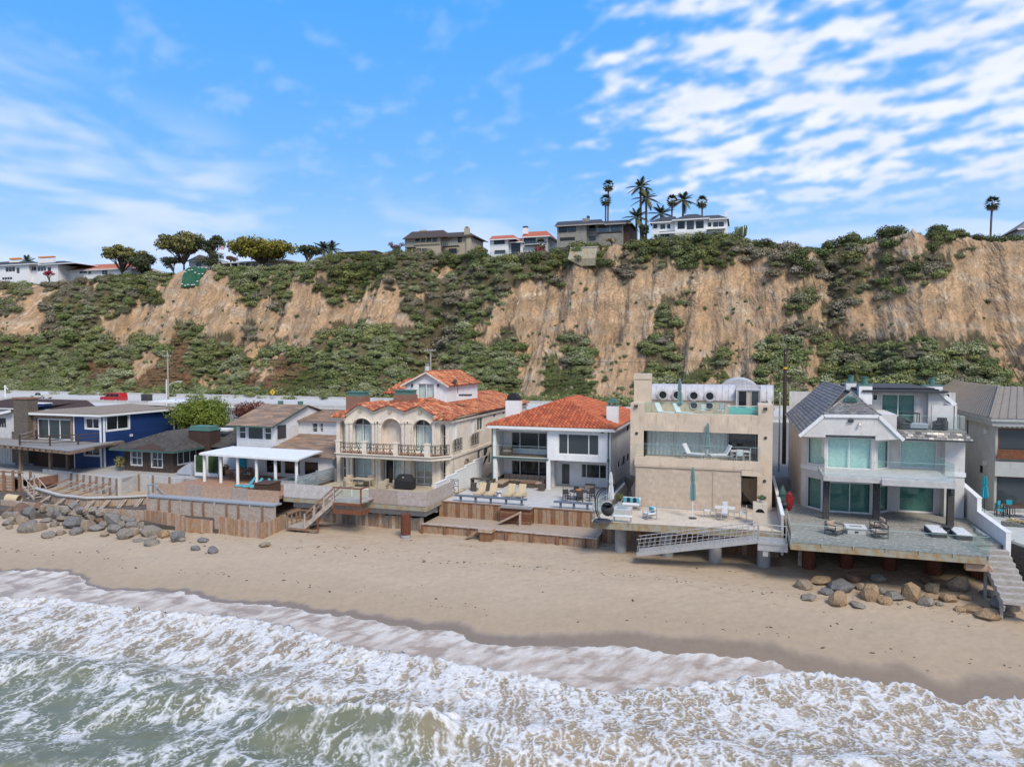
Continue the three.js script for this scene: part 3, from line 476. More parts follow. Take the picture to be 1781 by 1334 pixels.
{
  const g = grid([-600, -400, ...range(-300, 120, 6), 250, 500], [...range(-134, -58, 4)], (x, z) => table([[-134, 5.95], [-100, 6.0], [-82, 5.0], [-66, 3.8], [-58, 2.0]])(z));
  sheet('ground', g, M.asphalt);
  const roadY = 6.15, r = grid([-600, ...range(-300, 120, 10), 500], range(-128, -106, 2), () => roadY); sheet('road', r, M.road);
  for (const [z, w, m] of [[-117, 0.2, M.yellow], [-111.5, 0.12, M.trim], [-122.5, 0.12, M.trim]]) sheet('road_marking', grid([-600, 500], [z - w, z + w], () => roadY + 0.006), m).name = numbered('road_marking');
  for (const [z, lab] of [[-105.4, 'white concrete barrier wall along the beach side of the coast road'], [-128.6, 'white concrete barrier wall along the foot of the bluff']]) {
    const pr = [[-0.3, 0], [0.3, 0], [0.3, 0.12], [0.14, 0.35], [0.1, 0.85], [-0.1, 0.85], [-0.14, 0.35], [-0.3, 0.12]];
    const t = thing('barrier_wall', lab, 'barrier', [-90, 6.0, z]); const s = new THREE.Shape(pr.map((p) => new THREE.Vector2(...p))), G = new THREE.ExtrudeGeometry(s, { depth: 5.96, bevelEnabled: false }).rotateY(Math.PI / 2);
    for (let x = -300; x < 110; x += 6) { const c = obj('barrier_segment', G.clone().translate(x, 6.0, z), M.concPale, t); }
  }
}
const BX = range(-262, 92, 0.36), BU = [...range(-0.06, 1.06, 0.0082)];
{
  const us = [...BU, 1.15, 1.3, 1.6, 2.2, 3.5, 6], nx = BX.length + 4, xs = [-700, -400, ...BX, 160, 420], nz = us.length, pos = new Float32Array(nx * nz * 3), col = new Float32Array(nx * nz * 3), uv = new Float32Array(nx * nz * 2), idx = [];
  for (let j = 0; j < nz; j++) for (let i = 0; i < nx; i++) {
    const x = xs[i], u = us[j], [y, z] = bluff(x, u), k = j * nx + i; pos.set([x, y, z], k * 3); uv.set([x, y * 0.8 + z * 0.5], k * 2);
    const t = coverAt(x, y, z), st = fbm(x * 0.05, y * 0.9, 4), bl = fbm(x * 0.12, y * 0.14, 4), fine = n2b(x * 1.7, y * 2.3);
    let c = [0.54, 0.375, 0.228], k2 = 1 + 0.16 * st + 0.22 * bl + 0.07 * fine; const pale = sstep(0.08, 0.4, fbm(x * 0.1 + 60, y * 0.3, 4)), och = sstep(0.05, 0.4, fbm(x * 0.07 - 20, y * 0.07, 3));
    c = [lerp(c[0], 0.60, pale), lerp(c[1], 0.48, pale), lerp(c[2], 0.345, pale)]; c = [lerp(c[0], 0.52, och * 0.4), lerp(c[1], 0.33, och * 0.4), lerp(c[2], 0.16, och * 0.4)];
    if ('gdo'.includes(t)) c = [0.15, 0.125, 0.065]; if (t === 'G') c = [0.10, 0.115, 0.035]; if (t === 'r') c = [0.21, 0.115, 0.06]; if (u > 1.02) c = [0.17, 0.13, 0.075];
    col.set(c.map((v) => v * k2), k * 3); if (i && j) { const a = k - nx - 1, b = k - nx, c_ = k - 1; idx.push(a, b, c_, b, k, c_); }
  }
  const g = new THREE.BufferGeometry(); g.setAttribute('position', new THREE.BufferAttribute(pos, 3)); g.setAttribute('color', new THREE.BufferAttribute(col, 3)); g.setAttribute('uv', new THREE.BufferAttribute(uv, 2)); g.setIndex(idx); g.computeVertexNormals();
  sheet('bluff', g, mat(lin(1, 1, 1), { vertexColors: true, map: T.rock, size: 9, bump: T.bumpc, bs: 0.5, bsize: 5, roughness: 0.95 }));
}
// where a sight line meets the bluff
function onBluff(px, py) { const d = dirOf(px, py); for (let t = 100; t < 330; t += 0.25) { const x = CAM.x + d.x * t, y = CAM.y + d.y * t, z = CAM.z + d.z * t, zt = toeZ(x), zc = crestZ(x), u = (z - zt) / (zc - zt); if (u > 0 && y < bluff(x, u)[0]) return v3(x, bluff(x, u)[0], z); } return onTop(px, 0); }
function topY(x, z) { const zt = toeZ(x), zc = crestZ(x); return bluff(x, (z - zt) / (zc - zt))[0]; }
// a point on the level top of the bluff, some metres behind its edge
function onTop(px, back) { const a = (px - CX) / FOC; let z = ZC - back; const p = onZ(px, 440, z); return v3(p.x, topY(p.x, z), z); }

// ---------------------------------------------------------------- plants
function leafBall(R0, n, size, rx, ry, rz, opts = {}) { // leaf faces spread through a crown, with tone of their own
  const { hollow = 0.55, lump = 0.25, seed = 1, flat = 0, tones = [[0.06, 0.09, 0.03]], vary = 0.5 } = opts, pos = [], col = [], a = v3(0, 0, 0), t = v3(0, 0, 0), b = v3(0, 0, 0);
  for (let i = 0; i < n; i++) {
    const th = R0() * 6.2832, cz = 2 * R0() - 1, sr = Math.sqrt(1 - cz * cz), l = 1 + lump * n3(Math.cos(th) * sr * 2.1 + seed, cz * 2.1, Math.sin(th) * sr * 2.1), r = Math.cbrt(lerp(hollow ** 3, 1, R0())) * l;
    const c = v3(Math.cos(th) * sr * rx * r, cz * ry * r, Math.sin(th) * sr * rz * r); if (flat && c.y < -ry * flat) c.y = -ry * flat * R0();
    a.set(R0() - 0.5, R0() - 0.3, R0() - 0.5).add(v3(Math.cos(th) * sr, cz, Math.sin(th) * sr).multiplyScalar(0.6)).normalize(); t.set(R0() - 0.5, R0() - 0.5, R0() - 0.5).cross(a).normalize(); b.crossVectors(a, t);
    const s = size * (0.6 + 0.8 * R0()), k = 1 - vary / 2 + vary * R0(), tn = tones[Math.floor(R0() * tones.length)];
    const P = [c.clone().addScaledVector(t, -s * 0.5), c.clone().addScaledVector(b, s * 0.34), c.clone().addScaledVector(t, s * 0.55), c.clone().addScaledVector(b, -s * 0.34)];
    for (const p of [P[0], P[1], P[2], P[0], P[2], P[3]]) { pos.push(p.x, p.y, p.z); col.push(tn[0] * k, tn[1] * k, tn[2] * k); }
  }
  const g = new THREE.BufferGeometry(); g.setAttribute('position', new THREE.Float32BufferAttribute(pos, 3)); g.setAttribute('color', new THREE.Float32BufferAttribute(col, 3)); g.computeVertexNormals(); return g;
}
function shrubGeo(seed, n = 1050, size = 0.19) {
  const R0 = rng(seed), out = []; const lobes = 3 + Math.floor(R0() * 3);
  for (let i = 0; i < lobes; i++) { const r = 0.55 + 0.3 * R0(), g = leafBall(R0, Math.round(n / lobes), size, r, r * 0.85, r, { hollow: 0.45, seed: seed + i, tones: [[1, 1, 1]], vary: 0.7, flat: 0.6 }); g.translate((R0() - 0.5) * 1.1, 0.28 + 0.25 * R0(), (R0() - 0.5) * 1.1); out.push(g); }
  return mergeGeometries(out.map((g) => clean(g, true)));
}
const scrubGeos = [1, 2, 3].map((s) => shrubGeo(s * 71));
const grassGeo = (() => { const R0 = rng(5), pos = [], col = []; for (let i = 0; i < 60; i++) { const a = R0() * 6.28, r = 0.7 * Math.sqrt(R0()), x = Math.cos(a) * r, z = Math.sin(a) * r, h = 0.2 + 0.3 * R0(), w = 0.09, k = 0.75 + 0.5 * R0(), dx = (R0() - 0.5) * 0.3, dz = (R0() - 0.5) * 0.3; for (const p of [[x - w, 0, z], [x + w, 0, z + w * (R0() - 0.5)], [x + dx, h, z + dz]]) { pos.push(...p); col.push(k, k, k); } } const g = new THREE.BufferGeometry(); g.setAttribute('position', new THREE.Float32BufferAttribute(pos, 3)); g.setAttribute('color', new THREE.Float32BufferAttribute(col, 3)); g.computeVertexNormals(); return clean(g, true); })();
{
  const R0 = rng(99), sets = {}; const mat4 = new THREE.Matrix4(), q = new THREE.Quaternion(), up = v3(0, 1, 0), colour = new THREE.Color();
  const TONE = { g: [[0.19, 0.215, 0.08], [0.255, 0.27, 0.14], [0.14, 0.17, 0.055], [0.215, 0.225, 0.08]], d: [[0.19, 0.17, 0.105], [0.235, 0.205, 0.14], [0.165, 0.175, 0.075], [0.25, 0.22, 0.155]], o: [[0.12, 0.135, 0.04], [0.155, 0.16, 0.045], [0.095, 0.125, 0.04]], s: [[0.14, 0.17, 0.06], [0.19, 0.205, 0.10]], G: [[0.10, 0.135, 0.035], [0.125, 0.14, 0.045]], r: [[0.21, 0.125, 0.06], [0.22, 0.15, 0.07], [0.17, 0.14, 0.06]], b: [[0.09, 0.115, 0.045]] };
  const DENS = { g: 0.62, d: 0.55, o: 0.5, s: 0.16, G: 1.3, r: 0.9, b: 0.012 };
  const put = (key, p, sx, sy, tone) => { (sets[key] ||= []).push([p, sx, sy, R0() * 6.28, tone, 0.8 + 0.4 * R0()]); };
  for (let n = 0; n < 21000; n++) {
    const x = -245 + 320 * R0(), u = -0.01 + 1.09 * R0(), [y, z] = bluff(x, u); tmpV.set(x, y, z).applyMatrix4(camInv); const px = CX - tmpV.x / tmpV.z * FOC; if (px < -120 || px > 1900) continue; if (px > 306 && px < 368 && u > 0.72) continue;
    const t = u < 0.04 ? 'g' : coverAt(x, y + 1.5, z); if (R0() > DENS[t] * 1.25) continue; const tones = TONE[t], tone = tones[Math.floor((0.5 + 0.5 * clamp(n2(x * 0.13, y * 0.2) * 1.2 + (R0() - 0.5) * 0.9, -0.99, 0.99)) * tones.length)];
    const big = 0.5 + 1.15 * R0() * R0(), p = v3(x, y - 0.1, z);
    if (t === 'G' || t === 'r') { put('grass', p, 0.9 + 0.8 * R0(), 0.6 + 0.6 * R0(), tone); if (R0() < 0.25) put('scrub' + Math.floor(R0() * 3), p, 0.5 + 0.3 * R0(), 0.45, tone); }
    else if (t === 's' || t === 'b') put('scrub' + Math.floor(R0() * 3), p, 0.3 + 0.5 * R0() * R0(), 0.35 + 0.3 * R0(), tone);
    else put('scrub' + Math.floor(R0() * 3), p, big * (1.1 + 0.55 * R0()), big * (0.85 + 0.45 * R0()), tone);
  }
  for (let n = 0; n < 650; n++) { const x = -240 + 310 * R0(), u = 1.0 + 0.05 * R0(), [y, z] = bluff(x, u); tmpV.set(x, y, z).applyMatrix4(camInv); const px = CX - tmpV.x / tmpV.z * FOC; if ((px > 302 && px < 372) || n2(x * 0.12, 3) < (x > 22 ? 0.35 : -0.1)) continue; put('scrub' + Math.floor(R0() * 3), v3(x, y - 0.2, z), 0.6 + 0.4 * R0(), 0.45 + 0.35 * R0(), TONE.o[Math.floor(R0() * 3)]); }
  for (const [key, list] of Object.entries(sets)) {
    const im = new THREE.InstancedMesh(key === 'grass' ? grassGeo : scrubGeos[+key[5]], M.leaf, list.length); shadow(im);
    list.forEach(([p, sx, sy, r, tone, k], i) => { mat4.compose(p, q.setFromAxisAngle(up, r), v3(sx, sy, sx)); im.setMatrixAt(i, mat4); im.setColorAt(i, colour.setRGB(tone[0] * k, tone[1] * k, tone[2] * k)); });
    im.name = numbered(key === 'grass' ? 'wild_grass' : 'coastal_scrub'); im.userData = { kind: 'stuff', label: key === 'grass' ? 'low green and russet grass growing in patches on the bluff' : ['grey green coastal scrub covering the slopes of the bluff', 'rounded sage bushes massed on the bluff above the road', 'dense mixed brush on the bluff face and its edge'][+key[5]], category: key === 'grass' ? 'grass' : 'scrub' }; scene.add(im);
  }
}
// ---------------------------------------------------------------- furniture makers (built at the origin, facing the sea, then placed)
const at0 = (name, label, cat, group) => thing(name, label, cat, [0, 0, 0], group);
function makeLounger(label, cm, fm, back = 35, group, low = 0.3) {
  const t = at0('sun_lounger', label, 'sun lounger', group), a = back * Math.PI / 180, h = low;
  obj('frame', [bx(-0.33, -0.29, h - 0.06, h, -0.62, 1.0), bx(0.29, 0.33, h - 0.06, h, -0.62, 1.0), bx(-0.29, 0.29, h - 0.06, h, 0.94, 1.0), bx(-0.29, 0.29, h - 0.06, h, -0.64, -0.58)], fm, t);
  for (const [x, z] of [[-0.3, -0.5], [0.3, -0.5], [-0.3, 0.85], [0.3, 0.85]]) obj('leg', bx(x - 0.025, x + 0.025, 0, h - 0.05, z - 0.025, z + 0.025), fm, t);
  obj('seat_pad', rb(-0.3, 0.3, h, h + 0.09, -0.2, 1.0, 0.03), cm, t);
  obj('back_pad', rb(-0.3, 0.3, 0, 0.09, -0.78, 0, 0.03).rotateX(a).translate(0, h + 0.005, -0.18), cm, t);
  return t;
}
function makeArmchair(label, cat, cm, fm, group, w = 0.72, open = true) {
  const t = at0('armchair', label, cat, group), x = w / 2;
  if (open) { const bars = []; for (const s of [-1, 1]) { bars.push(bx(s * x - 0.02, s * x + 0.02, 0, 0.62, 0.3, 0.34), bx(s * x - 0.02, s * x + 0.02, 0, 0.8, -0.38, -0.34), bx(s * x - 0.025, s * x + 0.025, 0.6, 0.64, -0.34, 0.34), bx(s * x - 0.02, s * x + 0.02, 0.06, 0.1, -0.34, 0.3), bx(s * x - 0.015, s * x + 0.015, 0.33, 0.36, -0.34, 0.3)); } bars.push(bx(-x, x, 0.77, 0.81, -0.385, -0.345), bx(-x, x, 0.55, 0.58, -0.38, -0.35), bx(-x, x, 0.26, 0.3, 0.3, 0.34), bx(-x, x, 0.24, 0.28, -0.34, 0.3), bx(-x, x, 0.06, 0.1, 0.3, 0.34)); obj('frame', bars, fm, t); }
  else { obj('arm', rb(-x - 0.09, -x, 0, 0.6, -0.4, 0.36, 0.04), fm, t); obj('arm', rb(x, x + 0.09, 0, 0.6, -0.4, 0.36, 0.04), fm, t); obj('frame', [rb(-x, x, 0.05, 0.3, -0.36, 0.36, 0.03), rb(-x, x, 0.3, 0.82, -0.44, -0.34, 0.04)], fm, t); }
  obj('seat_cushion', rb(-x + 0.03, x - 0.03, 0.3, 0.44, -0.3, 0.36, 0.05), cm, t); obj('back_cushion', rb(-x + 0.03, x - 0.03, 0.4, 0.8, -0.34, -0.2, 0.05), cm, t); return t;
}
function makeDiningChair(label, sm, fm, group, hb = 0.92) {
  const t = at0('dining_chair', label, 'chair', group); for (const [x, z] of [[-0.21, -0.21], [0.21, -0.21], [-0.21, 0.21], [0.21, 0.21]]) obj('leg', bx(x - 0.02, x + 0.02, 0, z < 0 ? hb : 0.62, z - 0.02, z + 0.02), fm, t);
  obj('seat', rb(-0.23, 0.23, 0.42, 0.48, -0.19, 0.24, 0.02), sm, t); obj('backrest', rb(-0.19, 0.19, 0.52, hb, -0.235, -0.2, 0.015), sm, t); for (const s of [-1, 1]) obj('arm', bx(s * 0.22 - 0.025, s * 0.22 + 0.025, 0.62, 0.65, -0.2, 0.24), fm, t); return t;
}
function makeTable(label, r, top, leg, group, round = true, w = 1.6, d = 0.9, h = 0.74) {
  const t = at0('dining_table', label, 'table', group); obj('tabletop', round ? new THREE.CylinderGeometry(r, r, 0.05, 28).translate(0, h - 0.025, 0) : rb(-w / 2, w / 2, h - 0.05, h, -d / 2, d / 2, 0.015), top, t);
  if (round) { obj('pedestal', new THREE.CylinderGeometry(0.12, 0.28, h - 0.05, 16).translate(0, (h - 0.05) / 2, 0), leg, t); } else for (const [x, z] of [[-1, -1], [1, -1], [-1, 1], [1, 1]]) obj('leg', bx(x * (w / 2 - 0.06) - 0.03, x * (w / 2 - 0.06) + 0.03, 0, h - 0.05, z * (d / 2 - 0.06) - 0.03, z * (d / 2 - 0.06) + 0.03), leg, t); return t;
}
function makeUmbrella(label, m, h = 2.7, group, pole = M.steel, from = 1.0) {
  const t = at0('closed_umbrella', label, 'umbrella', group); obj('base', lathe([[0, 0], [0.26, 0], [0.26, 0.05], [0.05, 0.09], [0, 0.09]], 0, 0, 20), M.greypost, t); obj('pole', rod(v3(0, 0.06, 0), v3(0, h, 0), 0.025), pole, t);
  const n = 48, rows = [[from, 0.17], [from + 0.12, 0.2], [from + 0.45 * (h - from), 0.15], [from + 0.55 * (h - from), 0.105], [from + 0.62 * (h - from), 0.15], [h - 0.18, 0.09], [h, 0.02]], pos = [];
  const P = (i, k) => { const a = i / n * 6.2832, r = rows[k][1] * (0.78 + 0.3 * Math.cos(a * 8) + 0.08 * Math.sin(a * 3 + k)); return [Math.cos(a) * r, rows[k][0] + (k === 0 ? 0.05 * Math.cos(a * 8) : 0), Math.sin(a) * r]; };
  for (let k = 0; k + 1 < rows.length; k++) for (let i = 0; i < n; i++) { const A = P(i, k), B = P(i + 1, k), C = P(i + 1, k + 1), D = P(i, k + 1); pos.push(...A, ...B, ...C, ...A, ...C, ...D); }
  const g = new THREE.BufferGeometry(); g.setAttribute('position', new THREE.Float32BufferAttribute(pos, 3)); g.computeVertexNormals(); obj('folded_canopy', g, m, t); obj('strap', new THREE.CylinderGeometry(0.12, 0.12, 0.04, 14, 1, true).translate(0, from + 0.55 * (h - from), 0), m, t); return t;
}
function glassRail(name, label, pts, y0, h, m = M.pane, cat = 'railing', posts = true) { // frameless panes from point to point
  const t = thing(name, label, cat, [pts[0][0], y0, pts[0][1]]);
  for (let i = 0; i + 1 < pts.length; i++) { const F = fr(pts[i][0], pts[i][1], pts[i + 1][0], pts[i + 1][1]), n = Math.max(1, Math.round(F.len / 1.6)); for (let k = 0; k < n; k++) { const a = F.len * k / n + 0.012, b = F.len * (k + 1) / n - 0.012; const p = obj('pane', fb(F, a, b, y0, y0 + h, -0.006, 0.006), m, t); obj('top_edge', fb(F, a, b, y0 + h, y0 + h + 0.014, -0.008, 0.008), M.edge, p); } if (posts) for (let k = 0; k <= n; k++) obj('clamp', fb(F, F.len * k / n - 0.02, F.len * k / n + 0.02, y0 - 0.12, y0 + 0.06, -0.03, 0.03), M.steel, t); }
  return t;
}
function wallLight(parent, F, s, y) { return obj('wall_lamp', [fb(F, s - 0.12, s + 0.12, y - 0.06, y + 0.06, 0.002, 0.14)], M.charcoal, parent); }
const P2 = (v, a, b, y) => onY(...v(a, b), y);

// ================================================================ grey stucco house with slate roof
{
  const FY = 4.5, H = thing('slate_roof_house', 'grey stucco beach house with slate roof, aqua shaded windows and a top terrace', 'house', [8.6, FY, -56]);
  const X = (a, b, z) => zX(z5, a, b, z), Y = (a, b, z) => zY(z5, a, b, z), zb = -53.0, zr = -54.6, zp = -53.7, zbk = -70;
  const xs = { l: X(118, 700, zr), b0: X(252, 700, zb), b1: X(552, 700, zb), r0: X(652, 700, zr), p0: X(948, 750, zr), p1: X(1090, 700, zp) }, F2 = Y(410, 636, zb), eave = Y(300, 438, zb) + 0.25;
  const plan = [[xs.l, zr], [xs.b0, zb], [xs.b1, zb], [xs.r0, zr], [xs.p0, zr]];
  const upper = [[150, 450, 237, 610], [272, 440, 537, 634], [574, 468, 644, 635], [705, 468, 925, 630]], lower = [[147, 685, 233, 877], [283, 718, 531, 900], [588, 735, 642, 893], [698, 742, 912, 898]], walls = [];
  for (let i = 0; i < 4; i++) {
    const F = fr(...plan[i], ...plan[i + 1]), u = F.rect(z5, ...upper[i]), l = F.rect(z5, ...lower[i]); l[1] = Math.max(l[1], FY + 0.05); u[0] = Math.max(u[0], 0.12); l[0] = Math.max(l[0], 0.12); u[2] = Math.min(u[2], F.len - 0.12); l[2] = Math.min(l[2], F.len - 0.12);
    walls.push(wallG(F, FY - 0.3, eave + 0.05, [u, l]));
    win(H, F, u, { cols: i === 1 ? 2 : 1, glass: M.paneTeal, curtain: { mat: M.curtainAqua, pleat: 0.7, amp: 0.012 }, fw: 0.06 }); win(H, F, l, { cols: i === 1 ? 2 : 1, glass: M.paneDeep, curtain: { mat: M.curtainAqua, pleat: 0.7, amp: 0.012 }, fw: 0.06, name: 'glass_door' });
  }
  const FP = fr(xs.p0, zp, xs.p1, zp); walls.push(wallG(FP, FY - 0.3, Y(1020, 470, zp)), wallG(fr(xs.p0, zr, xs.p0, zp - 0.203), FY - 0.3, eave), wallG(fr(xs.p1, zp - 0.203, xs.p1, zbk), FY - 0.3, eave), wallG(fr(xs.l, zbk, xs.l, zr), FY - 0.3, eave), wallG(fr(xs.p1, zbk, xs.l, zbk), FY - 0.3, 12));
  obj('wall', walls, M.grey, H);
  obj('floor_band', fb(FP, -0.02, FP.len + 0.06, F2 - 0.3, F2 - 0.02, 0.003, 0.06), M.trim, H); { const G = fr(...plan[0], ...plan[1]); obj('floor_band', fb(G, -0.05, G.len - 0.1, F2 - 0.3, F2 - 0.05, 0.003, 0.06), M.trim, H); }
  // clipped gable
  const zg = -52.4, A = [X(105, 440, zg), Y(105, 440, zg)], B = [X(250, 318, zg), Y(250, 318, zg)], C = [X(580, 322, zg), Y(580, 322, zg)], D = [X(727, 464, zg), Y(727, 464, zg)];
  const gf = fr(0, zg, 1, zg), gy = Y(400, 436, zg), inx = X(262, 432, zg), inx2 = X(560, 440, zg), ly = A[1] - 0.02;
  obj('gable_wall', wallG(gf, 0, 0, [], 0.3, [[A[0] + 0.15, ly], [inx, ly], [inx, gy], [inx2, gy + 0.02], [inx2, ly - 0.1], [D[0] - 0.2, D[1] + 0.05], [C[0], C[1] - 0.05], [B[0], B[1] - 0.05]]), M.grey, H);
  obj('soffit', bx(A[0] + 0.1, D[0] - 0.2, ly - 0.06, ly - 0.01, zr - 0.1, zg - 0.31), M.grey, H);
  const fas = (p, q) => bar(v3(p[0], p[1], zg + 0.06), v3(q[0], q[1], zg + 0.06), 0.1, 0.22);
  obj('fascia', [fas(A, B), fas(B, C), fas(C, D)], M.trim, H);
  const rp = onZ(...z5(415, 178), -55.6), ry = rp.y, rx = rp.x, hues = [[1, 1, 1], [1.15, 1.15, 1.2], [0.8, 0.82, 0.86], [1.05, 1, 0.98]];
  const p3 = (p, z, dy = 0.12) => v3(p[0], p[1] + dy, z), rid = v3(rx, ry, -55.6), ridb = v3(rx, ry, zbk);
  const tl = { w: 0.34, h: 0.26, thick: 0.035, vary: 0.4, hues };
  roof(H, 'roof_tiles', [p3(B, zg + 0.1), p3(C, zg + 0.1), rid], M.slate, { ...tl, seed: 2 });
  roof(H, 'roof_tiles', [p3(A, zbk), p3(A, zg + 0.1), p3(B, zg + 0.1), rid, ridb], M.slate, { ...tl, seed: 3 });
  roof(H, 'roof_tiles', [p3(D, zg + 0.1), p3(D, -56.2), v3(lerp(rx, D[0], 0.55), lerp(ry, D[1], 0.55), -57.5), v3(rx, ry, -57.5), rid, p3(C, zg + 0.1)], M.slate, { ...tl, seed: 4 });
  obj('ridge_cap', [...ridgeCaps(rid, ridb, 0.09), ...ridgeCaps(p3(B, zg + 0.1), rid, 0.07), ...ridgeCaps(p3(C, zg + 0.1), rid, 0.07)], M.slate, H);
  { const p = onZ(...z5(410, 218), -54.2); const s = new THREE.Shape(); s.absarc(0, 0, 0.42, 0, Math.PI); const v = obj('roof_vent', new THREE.ExtrudeGeometry(s, { depth: 0.5, bevelEnabled: false }).translate(p.x, p.y - 0.22, p.z - 0.15), M.verdigris, H); obj('louvre', [0, 1, 2].map((k) => bx(p.x - 0.36 + k * 0.06, p.x + 0.36 - k * 0.06, p.y - 0.18 + k * 0.11, p.y - 0.13 + k * 0.11, p.z + 0.35, p.z + 0.38)), M.green, v); }
  { const p = onZ(...z5(412, 348), zg); obj('flood_lamp', [rb(p.x - 0.17, p.x + 0.17, p.y - 0.1, p.y + 0.1, zg + 0.02, zg + 0.16)], M.charcoal, H); const q = onZ(...z5(463, 370), zg); obj('security_camera', [rod(v3(q.x, q.y + 0.12, zg), v3(q.x, q.y + 0.12, zg + 0.18), 0.03), new THREE.SphereGeometry(0.09, 12, 8).translate(q.x, q.y - 0.02, zg + 0.18)], M.trim, H); }
  // top terrace and third storey
  const TY = Y(690, 404, zp + 0.3), zt = -58.2, F3 = fr(X(478, 250, zt), zt, X(1035, 250, zt), zt), top = Y(700, 178, zt);
  obj('terrace_floor', bx(D[0] - 1.5, xs.p1, TY - 0.2, TY, zt, zp + 0.25), M.paver, H);
  const gl = F3.rect(z5, 594, 190, 797, 306), sm = F3.rect(z5, 538, 188, 574, 230); gl[1] = TY + 0.05;
  obj('upper_wall', [wallG(F3, TY - 0.5, top, [gl]), wallG(fr(F3.x1 - 0.4, zt, F3.x1 - 0.4, zbk), TY - 0.5, top - 0.1), wallG(fr(F3.x0, zbk, F3.x0, zt), TY, top)], M.grey, H);
  win(H, F3, gl, { cols: 2, glass: M.paneDeep, curtain: { spans: [[0, 1]], mat: M.curtainAqua, pleat: 0.6, amp: 0.01 }, name: 'glass_door' }); win(H, fr(F3.x0, zt + 0.1, F3.x1, zt + 0.1), sm, { recess: 0.02 });
  obj('flat_roof', [bx(F3.x0 - 0.1, X(945, 170, zt) + 0.3, top, top + 0.16, zbk, zt + 0.9), bx(F3.x0 + 0.3, X(925, 170, zt), top + 0.22, top + 0.3, zbk + 2, zt - 0.6)], M.charcoal, H);
  { const a = onZ(...z5(935, 172), zt + 0.5), b = onZ(...z5(1037, 256), zt + 0.5); obj('side_fascia', bar(a, b, 0.12, 0.26), M.trim, H); roof(H, 'roof_tiles', [v3(b.x, b.y + 0.1, zt + 0.55), v3(b.x, b.y + 0.1, zbk), v3(a.x, a.y + 0.1, zbk), v3(a.x, a.y + 0.1, zt + 0.55)], M.slate, { ...tl, seed: 6 }); obj('gable_wall', wallG(fr(0, zt + 0.4, 1, zt + 0.4), 0, 0, [], 0.2, [[a.x - 0.6, TY], [b.x - 0.2, TY], [b.x - 0.2, b.y - 0.1], [a.x, a.y - 0.1], [a.x - 0.6, a.y - 0.1]]), M.grey, H); }
  obj('terrace_wall', [bx(X(893, 300, -55.5), xs.p1 - 0.25, TY, Y(960, 258, -55.5), -55.6, -55.4), bx(xs.p1 - 0.3, xs.p1 - 0.1, TY, Y(960, 258, -55.5), -58.2, -55.4)], M.grey, H); obj('terrace_parapet', [bx(X(592, 340, zp), X(683, 340, zp), TY - 0.4, Y(640, 310, zp), -58, zp + 0.2)], M.grey, H);
  // skirt roof below the terrace
  { const e0 = onZ(...z5(705, 455), zp + 0.9), e1_ = onZ(...z5(1148, 463), zp + 0.9); roof(H, 'roof_tiles', [v3(e0.x, e0.y, zp + 0.9), v3(e1_.x, e0.y - 0.05, zp + 0.9), v3(xs.p1, TY - 0.1, zp + 0.2), v3(e0.x - 0.3, TY - 0.1, zp + 0.2)], M.slate, { ...tl, seed: 7, vary: 1.5, hues: [[1, 1, 1], [1.4, 1.38, 1.3], [2.6, 2.4, 2.1], [0.9, 0.9, 0.9], [1.9, 1.8, 1.6]] }); roof(H, 'roof_tiles', [v3(e1_.x, e0.y - 0.05, zp + 0.9), v3(e1_.x, e0.y - 0.05, -57), v3(xs.p1, TY - 0.1, -57), v3(xs.p1, TY - 0.1, zp + 0.2)], M.slate, { ...tl, seed: 8 }); obj('soffit', bx(X(730, 465, zp), e1_.x - 0.1, e0.y - 0.09, e0.y - 0.03, zr, zp + 0.85), M.grey, H); obj('gutter', bx(e0.x, e1_.x, e0.y - 0.1, e0.y, zp + 0.9, zp + 1.0), M.charcoal, H); }
  const chim = (a, b, c, d, z, dp, cap) => { const p = onZ(...z5(a, d), z), q = onZ(...z5(b, c), z), m = obj('chimney', bx(p.x, q.x, p.y - 0.4, q.y, z - dp, z), M.white, H); const k = onZ(...z5((a + b) / 2, cap), z), mx = (p.x + q.x) / 2, mz = z - dp / 2; obj('chimney_cap', [new THREE.CylinderGeometry(0.22, 0.22, k.y - q.y - 0.12, 16).translate(mx, (k.y + q.y) / 2, mz), bx(p.x - 0.04, q.x + 0.04, q.y, q.y + 0.08, z - dp - 0.04, z + 0.04), new THREE.CylinderGeometry(0.27, 0.27, 0.05, 16).translate(mx, k.y, mz)], M.verdigris, m); };
  chim(460, 541, 140, 217, -57.4, 0.9, 90); chim(385, 447, 122, 150, -63, 0.9, 80); chim(845, 960, 142, 165, -66, 0.9, 95);
  // balcony, posts
  const zf = -49.6, b0 = X(250, 690, zf), b1 = X(1035, 720, zf), st = X(597, 700, zf);
  obj('balcony', [bx(b0, st, F2 - 0.34, F2 - 0.04, zr, zf), bx(st, b1, F2 - 0.42, F2 - 0.04, zr, zf + 0.15), bx(b0, b1, F2 - 0.04, F2 - 0.01, zr, zf - 0.05)], M.concPale, H);
  for (const [a, b] of [[265, 935], [565, 942], [1007, 978]]) { const p = P2(z5, a, b, FY), post = obj('post', rb(p.x - 0.19, p.x + 0.19, FY, F2 - 0.43, p.z - 0.38, p.z, 0.02), M.greypost, H); obj('lantern', [bx(p.x - 0.08, p.x + 0.08, FY + 2.05, FY + 2.65, p.z + 0.002, p.z + 0.12)], M.iron, post); obj('lantern_glass', bx(p.x - 0.055, p.x + 0.055, FY + 2.12, FY + 2.55, p.z + 0.121, p.z + 0.13), M.glassGrey, post); }
